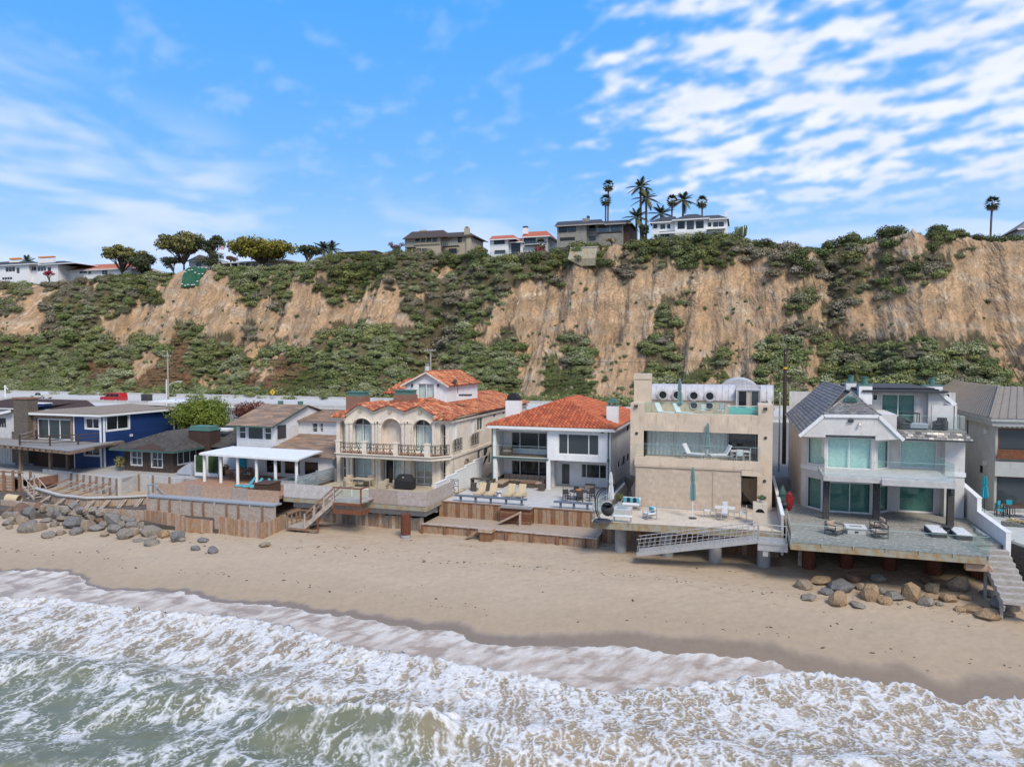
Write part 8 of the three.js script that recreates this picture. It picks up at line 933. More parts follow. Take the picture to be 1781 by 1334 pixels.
{
  const p = onZ(351, 745, -66), b = v3(p.x, 4.4, -66); const cr = []; const r0 = rng(41); for (let i = 0; i < 14; i++) { const a = r0() * 6.28, r = 2.4 * Math.sqrt(r0()); cr.push([Math.cos(a) * r, 3.1 + 2.7 * r0(), Math.sin(a) * r * 0.9, 1.6, 1.4, 1.6]); } limbTree('round_tree', 'bright yellow green round tree behind the brown cottage', b, 4, cr, [[0.135, 0.17, 0.016], [0.18, 0.205, 0.022], [0.085, 0.125, 0.012], [0.11, 0.15, 0.014]], 22000, 0.19, null, 0.25, 7, 0.35);
  const q = onZ(470, 715, -72), rh = thing('red_hedge', 'dark red leafed hedge behind the white cottage', 'hedge', [q.x, 4.8, -72]); const bl = []; for (let i = 0; i < 9; i++) bl.push(leafBall(rng(60 + i), 620, 0.2, 1.25, 1.0, 1.1, { tones: [[0.15, 0.035, 0.022], [0.20, 0.06, 0.03], [0.09, 0.035, 0.02]], hollow: 0.4, seed: i }).translate(q.x - 4.2 + i * 1.05, 8.5 + 0.45 * Math.sin(i * 0.8), -72 + (i % 2) * 0.6)); obj('foliage', bl, M.leaf, rh); obj('stem', Array.from({ length: 9 }, (_, i) => rod(v3(q.x - 4.2 + i * 1.05, 4.5, -72), v3(q.x - 4.2 + i * 1.05, 7.6, -72), 0.08)), M.bark, rh);
  const q2 = onZ(415, 720, -67), s = thing('green_shrub', 'small dark green shrub beside the round tree', 'shrub', [q2.x, 4.4, -67]); obj('foliage', leafBall(rng(81), 900, 0.18, 1.1, 1.3, 1.1, { tones: [[0.07, 0.10, 0.02]], hollow: 0.4 }).translate(q2.x, 6.6, -67), M.leaf, s); obj('stem', rod(v3(q2.x, 4.3, -67), v3(q2.x, 6.5, -67), 0.1), M.bark, s);
}
const poleTop = (px, py0, py1, z) => { const a = onZ(px, py0, z), b = onZ(px, py1, z); return [v3(a.x, a.y, z), v3(a.x, b.y, z)]; };
{
  const mk = (label, px, top, bot, z, r, arms, m = M.woodDark) => { const [b, t] = [onZ(px, bot, z), onZ(px, top, z)], o = thing('utility_pole', label, 'utility pole', [b.x, b.y, z]); obj('pole', rod(v3(b.x, Math.min(b.y, 5), z), v3(b.x, t.y, z), r, r * 0.75, 10), m, o); for (const [dy, w] of arms) { obj('crossarm', bx(b.x - w, b.x + w, t.y - dy - 0.06, t.y - dy + 0.06, z + r, z + r + 0.1), m, o); for (const k of [-0.9, -0.4, 0.4, 0.9]) obj('insulator', new THREE.CylinderGeometry(0.04, 0.05, 0.16, 8).translate(b.x + k * w, t.y - dy + 0.13, z + r + 0.05), M.ceramic, o); } return [o, v3(b.x, t.y, z)]; };
  const [o1, t1] = mk('tall brown utility pole in the gap beside the tan house', 1364, 607, 800, -72, 0.2, [[0.5, 0.0]]); obj('yellow_tag', rod(v3(t1.x, t1.y - 1.9, -72), v3(t1.x, t1.y - 1.7, -72), 0.21), M.yellow, o1); const [o2, t2] = mk('utility pole with transformer can behind the mansion roof', 749, 608, 700, -96, 0.16, [[0.15, 0.9]], M.woodGrey); obj('transformer', [new THREE.CylinderGeometry(0.36, 0.36, 1.1, 16).translate(t2.x - 0.55, t2.y - 3.0, -96), ...[0, 1, 2].map((k) => rod(v3(t2.x - 0.75 + k * 0.2, t2.y - 2.4, -96), v3(t2.x - 0.75 + k * 0.2, t2.y - 2.0, -96), 0.04))], M.ceramic, o2); const [o3, t3] = mk('utility pole above the street lamp by the coast road', 292, 612, 695, -104, 0.17, [[0.8, 1.0]], M.woodGrey);
  { const p = onZ(1357, 690, -70), o = thing('steel_mast', 'slim pale steel mast beside the tall utility pole', 'mast', [p.x, 5, -70]); obj('mast', rod(v3(p.x, 4.5, -70), v3(p.x, onZ(1357, 685, -70).y, -70), 0.08, 0.06), M.steel, o); obj('finial', new THREE.SphereGeometry(0.12, 10, 8).translate(p.x, onZ(1357, 685, -70).y, -70), M.steel, o); }
  { const p = onZ(289, 690, -104.3), y = onZ(289, 660, -104.3).y, o = thing('street_lamp', 'white street lamp with curved arm beside the coast road', 'street lamp', [p.x, 6.2, -104.3]); obj('pole', rod(v3(p.x, 6, -104.3), v3(p.x, y, -104.3), 0.14, 0.1), M.trim, o); obj('arm', tube([v3(p.x, y - 1.6, -104.3), v3(p.x + 1.2, y - 0.7, -104.3), v3(p.x + 2.8, y - 0.35, -104.3)], 0.05, 12), M.trim, o); obj('head', rb(p.x + 2.6, p.x + 3.4, y - 0.45, y - 0.25, -104.5, -104.1, 0.05), M.ceramic, o); }
  { const p = onZ(8, 690, -112), y = onZ(8, 670, -112).y, o = thing('road_camera_post', 'short white post with angled lamp arm at the road edge', 'post', [p.x, 6.1, -112]); obj('post', rod(v3(p.x, 6.1, -112), v3(p.x, y, -112), 0.16), M.trim, o); obj('arm', bar(v3(p.x, y - 0.3, -112), v3(p.x + 0.9, y - 0.9, -112), 0.12), M.trim, o); }
  { const p = onZ(474, 682, -127.5), o = thing('warning_sign', 'yellow diamond warning sign at the foot of the bluff', 'sign', [p.x, 6.2, -127.5]); obj('plate', bx(-0.5, 0.5, -0.5, 0.5, -0.02, 0.02).rotateZ(Math.PI / 4).translate(p.x, p.y, -127.4), M.yellow, o); obj('post', rod(v3(p.x, 6, -127.5), v3(p.x, p.y, -127.5), 0.05), M.steel, o); obj('arrow', [bx(-0.06, 0.06, -0.3, 0.3, 0.022, 0.03).translate(p.x, p.y, -127.4)], M.black, o); }
  { const p = onZ(253, 690, -107), o = thing('utility_cabinet', 'dark grey utility cabinet beside the coast road', 'cabinet', [p.x, 6.15, -107]); obj('body', rb(p.x - 0.8, p.x + 0.8, 6.15, 8.0, -107.8, -106.6, 0.05), M.greypost, o); obj('vent', [bx(p.x - 0.6, p.x + 0.6, 7.2, 7.7, -106.6, -106.57)], M.charcoal, o); }
  // wires
  const wire = (a, b, sag, label) => { const m = a.clone().lerp(b, 0.5).add(v3(0, -sag, 0)); tag(obj('power_line', tube([a, a.clone().lerp(m, 0.5).add(v3(0, -sag * 0.25, 0)), m, m.clone().lerp(b, 0.5).add(v3(0, -sag * 0.25, 0)), b], 0.02, 40, 4), M.black), label, 'power line', 'power lines along the coast road'); };
  wire(t3, t2, 1.5, 'power line strung between poles in front of the bluff'); wire(t2, v3(20, t2.y + 0.5, -92), 2, 'power line strung between poles in front of the bluff'); wire(t3, v3(-200, t3.y, -112), 2, 'power line strung between poles in front of the bluff');
  // cars
  const car = (name, label, px, z, L, Hh, body, paint, dir) => { const p = onZ(px, 690, z), y = 6.156, t = thing(name, label, 'car', [p.x, y, z]), X = (s) => p.x + s * L, prof = body.map(([a, b]) => new THREE.Vector2(a * L * dir, b * Hh)); if (dir < 0) prof.reverse(); const w = 1.8; obj('body', new THREE.ExtrudeGeometry(new THREE.Shape(prof), { depth: w - 0.16, bevelEnabled: true, bevelSize: 0.06, bevelThickness: 0.08, bevelSegments: 2 }).translate(p.x, y, z - w / 2 + 0.08), paint, t); const gl = (a, b, c, d) => obj('window', [new THREE.ExtrudeGeometry(new THREE.Shape([[a, 0.58], [b, 0.58], [d, 0.9], [c, 0.9]].map((q) => new THREE.Vector2(q[0] * L * dir, q[1] * Hh))), { depth: w + 0.03, bevelEnabled: false }).translate(p.x, y, z - w / 2 - 0.015)], M.glass, t); if (Hh > 1.6) { gl(-0.22, -0.02, -0.14, -0.02); gl(0, 0.2, 0, 0.2); gl(0.22, 0.42, 0.22, 0.4); } else { gl(-0.17, 0.02, -0.08, 0.02); gl(0.04, 0.22, 0.04, 0.16); } for (const a of [-0.32, 0.3]) for (const s of [-1, 1]) { const wx = X(a * dir), wz = z + s * (w / 2 - 0.06); const wh = obj('wheel', new THREE.CylinderGeometry(0.35, 0.35, 0.24, 20).rotateX(Math.PI / 2).translate(wx, y + 0.35, wz), M.tyre, t); obj('rim', new THREE.CylinderGeometry(0.22, 0.22, 0.26, 14).rotateX(Math.PI / 2).translate(wx, y + 0.35, wz), M.rim, wh); } for (const s of [-1, 1]) obj('headlight', bx(X(-0.498 * dir) - 0.05, X(-0.498 * dir) + 0.05, y + 0.62 * Hh * 0.72, y + 0.55 * Hh, z + s * 0.65 - 0.15, z + s * 0.65 + 0.15), M.ceramic, t); };
  const suv = [[-0.5, 0.2], [-0.49, 0.5], [-0.27, 0.58], [-0.15, 0.94], [0.1, 1], [0.45, 0.96], [0.5, 0.55], [0.5, 0.2]], sedan = [[-0.5, 0.25], [-0.49, 0.5], [-0.22, 0.6], [-0.08, 0.95], [0.12, 1], [0.3, 0.66], [0.48, 0.6], [0.5, 0.28]];
  car('red_suv', 'bright red sport utility vehicle on the coast road', 197, -110.5, 5.2, 1.85, suv, M.redPaint, 1); car('silver_sedan', 'pale silver sedan driving on the coast road', 71, -113.5, 4.7, 1.45, sedan, M.silverPaint, 1);
}
// ================================================================ houses along the top of the bluff
const vp = V(0, 0, 1);
function topHouse(name, label, z, walls, roofs, extra) { // pixel boxes on one facade plane, each built back 9 m
  const mid = onZ((walls[0][0] + walls[0][2]) / 2, walls[0][3], z), t = thing(name, label, 'house', [mid.x, mid.y, z]);
  for (const [l, tp, r, b, m, wins = [], dz = 0, deep = 9] of walls) { const zz = z + dz, F = fr(zX(vp, l, b, zz), zz, zX(vp, r, b, zz), zz), R_ = F.rect(vp, l, tp, r, b), y0 = R_[1] - 1.5, y1 = R_[3], hs = wins.map((q) => F.rect(vp, ...q)); obj('wall', [wallG(F, y0, y1, hs, 0.2), wallG(fr(F.x1, zz - 0.2, F.x1, zz - deep), y0, y1), wallG(fr(F.x0, zz - deep, F.x0, zz - 0.2), y0, y1)], m, t); hs.forEach((h, i) => win(t, F, h, { cols: wins[i][4] || Math.max(1, Math.round((h[2] - h[0]) / 1.3)), glass: i % 2 ? M.glassGrey : M.glass, fw: 0.1, frame: extra && extra.frame || M.trim })); }
  for (const [l, r, ye, pl, pr, yt, m, dz = 0, deep = 10] of roofs) { const za = z + 0.8 + dz, zr = z - deep / 2 + dz, A = onZ(l, ye, za), B = onZ(r, ye, za), P = onZ(pl, yt, zr), Q = onZ(pr, yt, zr), e = (A.y + B.y) / 2, ry = (P.y + Q.y) / 2; A.y = B.y = e; P.y = Q.y = ry; const C = v3(B.x, e, z - deep + dz), D = v3(A.x, e, z - deep + dz); const flat = Math.abs(pl - pr) < 2; obj('roof', [polyG(flat ? [A, B, P] : [A, B, Q, P]), polyG([B, C, Q]), polyG([D, A, P]), polyG(flat ? [C, D, P] : [C, D, P, Q])].map((g) => (m.vertexColors ? tint(g, [1, 1, 1]) : g)), m, t); obj('fascia', [bar(A.clone().setY(e - 0.1), B.clone().setY(e - 0.1), 0.08, 0.24), bar(B.clone().setY(e - 0.1), C.clone().setY(e - 0.1), 0.08, 0.24)], extra && extra.fascia || M.trim, t); }
  const box = (nm, l, tp, r, b, m, dz = -3, d = 1) => { const a = onZ(l, b, z + dz), c = onZ(r, tp, z + dz); return obj(nm, bx(a.x, c.x, a.y, c.y, z + dz - d, z + dz), m, t); };
  if (extra && extra.more) extra.more(box, t); return t;
}
const railOn = (t, l, r, y, h, z) => { const a = onZ(l, y, z), b = onZ(r, y, z), p = onZ(l, y - h, z).y; obj('balcony', bx(a.x, b.x, a.y - 0.2, a.y, z - 1.4, z), M.charcoal, t); obj('rail', [bx(a.x, b.x, p - 0.05, p, z - 0.05, z)], M.iron, t); obj('baluster', Array.from({ length: 9 }, (_, k) => bx(lerp(a.x, b.x, k / 8) - 0.02, lerp(a.x, b.x, k / 8) + 0.02, a.y, p, z - 0.04, z - 0.01)), M.iron, t); obj('pane', bx(a.x, b.x, a.y + 0.1, p - 0.1, z - 0.03, z - 0.02), M.pane, t); };
topHouse('white_deck_house', 'long white two storey house with orange chimneys on the bluff top', -169, [[-40, 461, 50, 490, M.white, [[8, 464, 25, 473], [27, 465, 33, 476], [2, 482, 20, 487]]], [47, 461, 100, 486, M.white, [[52, 463, 62, 471], [64, 463, 79, 472], [81, 464, 88, 472]], -1]], [[-50, 60, 461, -20, 40, 455, M.charcoal], [40, 130, 459, 60, 110, 455, M.charcoal, -1]], { more: (box, t) => { for (const [l, r, a] of [[15, 32, 448], [65, 91, 445]]) { box('chimney', l, a + 4, r, 459, M.white); box('chimney_cap', l, a, r, a + 3.9, M.orange); } railOn(t, 31, 48, 479, 8, -171); } });
topHouse('ranch_house', 'low white ranch house with long orange tile roof on the bluff top', -174, [[100, 468, 228, 482, M.white, [[137, 468, 150, 476], [152, 468, 158, 477], [176, 469, 186, 478]]]], [[95, 236, 469, 118, 225, 460, M.terracotta]]);
topHouse('gable_house', 'small white gable house among trees on the bluff top', -176, [[328, 452, 362, 468, M.white, [[340, 456, 350, 464]]]], [[322, 370, 453, 345, 347, 443, M.darkroof]]);
topHouse('flat_roof_house', 'flat roofed mid century house below the round clipped tree', -174, [[390, 457, 495, 470, M.oat, [[395, 458, 412, 466], [415, 458, 432, 467], [437, 459, 450, 467], [460, 459, 472, 466]]]], [], { more: (box) => { box('roof_slab', 385, 453, 500, 456.5, M.trim, 1, 10); for (const x of [400, 413, 425, 436]) box('post', x, 457, x + 1.2, 470, M.trim, 0.9, 0.2); } });
topHouse('low_grey_house', 'low house with grey roof showing above the hedge', -176, [[586, 439, 650, 450, M.conc, []]], [], { more: (box) => { box('roof_slab', 583, 435.5, 652, 438.5, M.zinc, 1, 10); } });
topHouse('cream_house', 'cream two storey house with brown roof and dark balconies', -170, [[704, 413, 766, 442, M.oat, [[722, 410.5 + 3, 730, 421], [732, 413, 740, 421], [742, 413, 750, 421], [752, 413, 760, 421], [724, 432, 732, 440], [733, 432, 742, 440]]], [764, 411, 812, 442, M.oat, [[796, 412, 803, 422], [753, 431, 754, 432], [780, 432, 794, 440]], -2], [811, 412, 819, 442, M.oat, [], -1.5]], [[700, 777, 413, 716, 771, 401.5, M.woodDark], [768, 824, 411, 774, 814, 404, M.woodDark, -2]], { fascia: M.woodDark, frame: M.charcoal, more: (box, t) => { box('chimney', 807, 396, 815, 412, M.oat); box('chimney', 729, 399.5, 740, 405, M.oat, -5); box('chimney_pot', 809, 394, 813, 395.9, M.charcoal); railOn(t, 705, 720, 430, 9, -168.8); railOn(t, 768, 796, 428, 9, -170); box('floor_band', 720, 423, 765, 426, M.oat, 0.3, 0.3); } });
topHouse('spanish_house', 'white Spanish style house with red tile roofs and tall windows', -169, [[852, 415, 884, 447, M.white, [[859, 416, 878, 425], [860, 435, 879, 442]]], [883, 420, 909, 447, M.white, [[889, 423, 905, 446]], -1.2], [908, 411, 936, 440, M.white, [[911, 411.5, 932, 424]], -2], [935, 410, 953, 430, M.white, [], -2.2]], [[850, 897, 415.5, 856, 893, 409.5, M.redtile], [885, 909, 420.5, 890, 908, 414.5, M.redtile, -1.2], [907, 956, 411, 912, 951, 402.5, M.redtile, -2]], { frame: M.charcoal, more: (box, t) => { box('chimney', 909, 396, 917, 407, M.white, -3.5); box('chimney_pot', 909, 393, 917, 396, M.charcoal, -3.5); railOn(t, 911, 933, 426, 7, -170); railOn(t, 853, 908, 447, 8, -167.8); } });
topHouse('taupe_house', 'taupe modern house with low brown roof and glass balcony', -168.5, [[969, 391, 1020, 419, M.paver, [[972, 392.5, 987, 405], [988, 392, 1002, 404]]], [1019, 389, 1084, 419, M.paver, [[1025, 389.5, 1036, 402], [1041, 392, 1060, 404], [1062, 391, 1081, 403], [1025, 411, 1036, 419]], -1.5], [1083, 390, 1096, 416, M.brown, [], -2]], [[964, 1050, 390.5, 970, 1046, 383.5, M.charcoal], [1044, 1099, 388.5, 1049, 1092, 383.5, M.charcoal, -1.5]], { fascia: M.woodGrey, frame: M.charcoal, more: (box, t) => { box('chimney', 1013, 379, 1024, 391, M.paver); box('chimney_pot', 1020.5, 375, 1024.5, 379, M.charcoal); railOn(t, 1038, 1081, 404, 7, -166.5); box('carport', 974, 412, 1000, 419, M.black, 0.05, 0.04); } });
topHouse('hip_roof_house', 'white two storey hip roof house with many windows', -167.5, [[1134, 385, 1176, 418, M.white, [[1136, 389, 1144, 398], [1148, 389, 1158, 399], [1160, 389, 1167, 398], [1148, 407, 1165, 413], [1137, 408, 1143, 413]]], [1174, 381, 1229, 417, M.white, [[1178, 384, 1192, 399], [1194, 383, 1208, 400], [1210, 383, 1225, 398]], 0.8], [1227, 381, 1265, 415, M.white, [[1231, 386, 1238, 395], [1240, 385, 1260, 395], [1240, 404, 1258, 408]]]], [[1129, 1180, 385.5, 1150, 1175, 377, M.charcoal], [1169, 1234, 380.5, 1196, 1212, 372.5, M.charcoal, 0.8], [1225, 1268, 380, 1226, 1250, 374.5, M.charcoal]], { more: (box, t) => { box('chimney', 1261, 367, 1266, 381, M.white, -4); box('balcony', 1146, 400.5, 1175, 402.5, M.trim, 1.4, 1.4); box('balcony', 1227, 396.5, 1262, 399, M.trim, 1.4, 1.4); box('foundation_band', 1134, 402.6, 1229, 404.5, M.trim, 1.5, 0.3); } });
topHouse('end_house', 'grey gabled house partly seen beyond the palm', -168, [[1776, 395, 1830, 412, M.grey, [[1782, 398, 1794, 404]]]], [[1771, 1840, 396, 1795, 1820, 376, M.slate]]);
{ const zq = onBluff(1015, 458).z + 1.2, dq = zq + 158.2, a = onZ(992, 432, zq - 2.5), b = onZ(1039, 462, zq - 2.5), t = thing('retaining_wall', 'pale concrete retaining slab set in the cliff below the taupe house', 'wall', [a.x, b.y, -161]); const y1 = a.y, y0 = onZ(1000, 450, zq).y; obj('slab', new ConvexGeometry([[a.x, y1, -160.9], [b.x, y1, -160.9], [b.x, y0, -158.2], [a.x, y0, -158.2], [a.x, y1, -163.5], [b.x, y1, -163.5], [b.x, y0 - 1.6, -158.4], [a.x + 3, y0 - 1.6, -158.4], [a.x, y0, -163.5], [b.x, y0 - 1.6, -163.5]].map((p) => v3(p[0], p[1], p[2] + dq))), M.concStain, t); obj('coping', bx(a.x - 0.1, b.x + 0.1, y1, y1 + 0.2, -161.1 + dq, -160.7 + dq), M.concPale, t); }
{ const P = [[330, 467], [363, 465], [345, 501], [313, 503]].map((q) => onBluff(...q)), G = (u, w) => P[0].clone().lerp(P[1], u).lerp(P[3].clone().lerp(P[2], u), w), t = thing('green_tarp', 'dark green erosion tarp held by white sandbags on the bluff edge', 'tarp', [P[0].x, P[0].y, P[0].z]); const n = 24, pos = []; const q = (i, j) => { const p = G(i / n, j / n); p.y = Math.max(p.y, topY(p.x, p.z)) + 0.4 + 0.13 * Math.sin(i * 2.1 + 0.4 * Math.sin(j)); return p; }; for (let i = 0; i < n; i++) for (let j = 0; j < n; j++) for (const p of [q(i, j), q(i + 1, j), q(i + 1, j + 1), q(i, j), q(i + 1, j + 1), q(i, j + 1)]) pos.push(p.x, p.y, p.z); const g = new THREE.BufferGeometry(); g.setAttribute('position', new THREE.Float32BufferAttribute(pos, 3)); g.computeVertexNormals(); obj('sheet', g, M.tarp, t); const r0 = rng(9); for (let k = 0; k < 18; k++) { const row = Math.floor(k / 6), p = q(Math.floor((0.08 + 0.84 * ((k % 6) / 5) + 0.06 * r0()) * n), Math.floor((row === 2 ? 0.97 : 0.2 + row * 0.37 + 0.06 * r0()) * n)); obj('sandbag', new THREE.SphereGeometry(0.3, 8, 6).scale(1.2, 0.6, 0.9).translate(p.x, p.y + 0.18, p.z + 0.1), M.whitecloth, t); } }
{ const p = onTop(380, 2), y1 = onZ(380, 426, p.z).y, t = thing('flagpole', 'white flagpole with striped flag on the bluff top', 'flagpole', [p.x, p.y, p.z]); obj('pole', rod(p, v3(p.x, y1, p.z), 0.07, 0.05), M.trim, t); const c = document.createElement('canvas'); c.width = 76; c.height = 40; const g = c.getContext('2d'); for (let i = 0; i < 13; i++) { g.fillStyle = i % 2 ? '#e8e6e2' : '#9c2a34'; g.fillRect(0, i * 40 / 13, 76, 4); } g.fillStyle = '#2b3560'; g.fillRect(0, 0, 31, 21.5); g.fillStyle = '#e8e6e2'; for (let i = 0; i < 5; i++) for (let j = 0; j < 4; j++) g.fillRect(3 + i * 6, 3 + j * 5, 1.5, 1.5); const tx = new THREE.CanvasTexture(c); tx.colorSpace = THREE.SRGBColorSpace; const pg = new THREE.PlaneGeometry(1.9, 1.0, 12, 1), a = pg.attributes.position; for (let i = 0; i < a.count; i++) { const x = a.getX(i) + 0.95; a.setZ(i, 0.12 * Math.sin(x * 4)); a.setY(i, a.getY(i) - 0.12 * x); } pg.computeVertexNormals(); const f = shadow(new THREE.Mesh(pg, new THREE.MeshStandardMaterial({ map: tx, side: THREE.DoubleSide, roughness: 0.9 }))); f.name = 'flag'; f.position.set(0.95 + 0.06, y1 - p.y - 0.7, 0); t.add(f); }
// trees on the bluff top
const crownOf = (px0, px1, py0, py1, z, n, seed, k = 0.3) => { const a = onZ(px0, py1, z), b = onZ(px1, py0, z), w = (b.x - a.x) / 2, h = (b.y - a.y) / 2, r0 = rng(seed), out = []; for (let i = 0; i < n; i++) { const th = r0() * 6.28, r = Math.sqrt(r0()), r2 = k * Math.min(w, h * 1.6); out.push([Math.cos(th) * r * (w - r2), (a.y + b.y) / 2 + Math.sin(th) * r * (h - r2 * 0.6), (r0() - 0.5) * w * 1.1, r2, r2 * 0.62, r2]); } return [v3((a.x + b.x) / 2, 0, z), out]; };
const topTree = (name, label, px0, px1, py0, py1, back, n, leaves, size, tones, k, seed, hollow = 0.5) => { const z = ZC - back, [c, cr] = crownOf(px0, px1, py0, py1, z, n, seed, k), gy = topY(c.x, z); c.y = gy; limbTree(name, label, c, Math.max(2, cr[0][1] - gy), cr.map((q) => [q[0], q[1] - gy, ...q.slice(2)]), tones, leaves, size, null, 0.32, seed, hollow); };
const oliveT = [[0.12, 0.125, 0.03], [0.165, 0.155, 0.04], [0.07, 0.08, 0.024], [0.20, 0.165, 0.05]], darkT = [[0.045, 0.055, 0.02], [0.07, 0.075, 0.028], [0.03, 0.04, 0.015]];
topTree('umbrella_tree', 'umbrella shaped coral tree before the ranch house', 176, 246, 424, 458, 3, 26, 5200, 0.6, oliveT, 0.34, 5); topTree('dark_round_tree', 'dark leafy tree beside the umbrella tree', 225, 268, 437, 478, 4, 12, 3200, 0.6, darkT, 0.45, 6); topTree('tall_coral_tree', 'tall spreading tree above the green tarp', 284, 354, 395, 446, 3, 30, 6500, 0.6, oliveT, 0.34, 7); topTree('slim_tree', 'slim airy tree beside the flagpole', 346, 386, 403, 442, 6, 14, 2200, 0.55, darkT, 0.34, 8); topTree('low_dark_tree', 'low dark tree below the flagpole', 348, 390, 436, 466, 2, 10, 2000, 0.4, darkT, 0.45, 9); topTree('clipped_tree', 'broad clipped yellow olive tree over the flat roofed house', 406, 506, 409, 454, 5, 64, 16000, 0.62, [[0.18, 0.155, 0.015], [0.23, 0.195, 0.025], [0.115, 0.11, 0.014]], 0.5, 10, 0.3); topTree('small_tarp_tree', 'small dark tree beside the tall spreading tree', 284, 318, 440, 472, 2, 9, 1500, 0.4, darkT, 0.45, 11); topTree('garden_bush', 'green garden bush between cream and Spanish houses', 822, 850, 425, 446, 3, 8, 1300, 0.36, oliveT, 0.6, 12, 0.4); topTree('cypress_bush', 'dark bush beside the hip roof house', 1108, 1132, 386, 412, 3, 8, 1300, 0.36, darkT, 0.6, 13, 0.4); topTree('rust_bush', 'russet bush behind the flagpole', 392, 412, 443, 455, 9, 5, 700, 0.36, [[0.12, 0.07, 0.04]], 0.6, 14, 0.4);
for (const [l, a, b, c, d, tn, lab] of [['pink_shrub', 672, 706, 418, 434, [[0.26, 0.17, 0.17], [0.2, 0.12, 0.11]], 'bare pinkish shrub beside the cream house'], ['bougainvillea', 926, 950, 426, 440, [[0.45, 0.06, 0.12], [0.35, 0.12, 0.1], [0.1, 0.1, 0.03]], 'pink bougainvillea below the Spanish house'], ['red_flower_bush', 78, 92, 470, 480, [[0.3, 0.01, 0.04]], 'dark red flowering bush beside the white deck house'], ['succulent_clump', 968, 996, 428, 446, [[0.12, 0.08, 0.11], [0.16, 0.11, 0.14]], 'purple grey succulent clump spilling over the cliff edge'], ['yellow_grass', 1052, 1080, 412, 422, [[0.35, 0.26, 0.12]], 'dry yellow grass clump below the taupe house']]) topTree(l, lab, a, b, c, d, 1.5, 7, 700, 0.3, tn, 0.5, a, 0.3);
// hedges and bushes standing on the edge
{ const src = thing('edge_bush', 'x', 'shrub', [0, 0, 0], 'dark bushes along the bluff edge'); obj('foliage', [0, 1, 2].map((i) => leafBall(rng(300 + i), 330, 0.34, 1.3, 0.95, 1.2, { tones: [[0.085, 0.1, 0.032], [0.12, 0.13, 0.042], [0.06, 0.08, 0.026]], hollow: 0.5, seed: i, lump: 0.35 }).translate([-0.9, 0.9, 0.1][i], [0.7, 0.75, 1.05][i], [0.1, -0.2, 0.3][i])), M.leaf, src); obj('stem', rod(v3(0, -0.4, 0), v3(0, 0.8, 0), 0.1), M.bark, src); let first = true; const r0 = rng(77);
  for (const [px, py] of [[660, 439], [690, 437], [720, 437], [745, 440], [775, 441], [800, 441], [825, 445], [590, 448], [620, 446], [560, 462], [245, 478], [215, 481], [190, 484], [170, 482], [940, 446], [925, 452], [1100, 424], [1120, 425], [1145, 423], [1170, 422], [1195, 416], [1220, 414], [1250, 413], [1275, 412], [1300, 420], [1330, 424], [1370, 428], [1440, 424], [1465, 420], [1485, 413], [1540, 410], [1560, 405], [1700, 408], [1715, 407], [1740, 414], [1765, 413], [650, 460], [680, 458], [610, 465], [585, 475], [1160, 440], [1185, 450], [1200, 436], [1005, 452], [1055, 458], [1120, 442], [1390, 452], [1400, 465], [1545, 455], [1590, 470], [1620, 432]]) { const p = onBluff(px, py + 4) || onTop(px, 1), s = 0.75 + 0.55 * r0(), by = [[140, 'white deck house'], [270, 'ranch house'], [380, 'green tarp'], [560, 'clipped tree'], [650, 'low grey house'], [830, 'cream house'], [960, 'Spanish house'], [1110, 'taupe house'], [1270, 'hip roof house'], [1380, 'candelabra cactus'], [1510, 'notch in the cliff'], [1640, 'bare headland'], [1900, 'solitary palm']].find((q) => px < q[0])[1], lab = `dark green bush ${py < 445 ? 'on' : 'clinging below'} the bluff edge near the ${by}`, grp = `dark bushes ${py < 445 ? 'on' : 'below'} the edge near the ${by}`; let o = src; if (!first) o = copy(src, [0, 0, 0], 0, lab, grp); else { src.userData.label = lab; src.userData.group = grp; } first = false; o.position.set(p.x, p.y - 0.15, p.z); o.rotation.y = r0() * 6.28; o.scale.set(s, s * (0.8 + 0.3 * r0()), s); } }
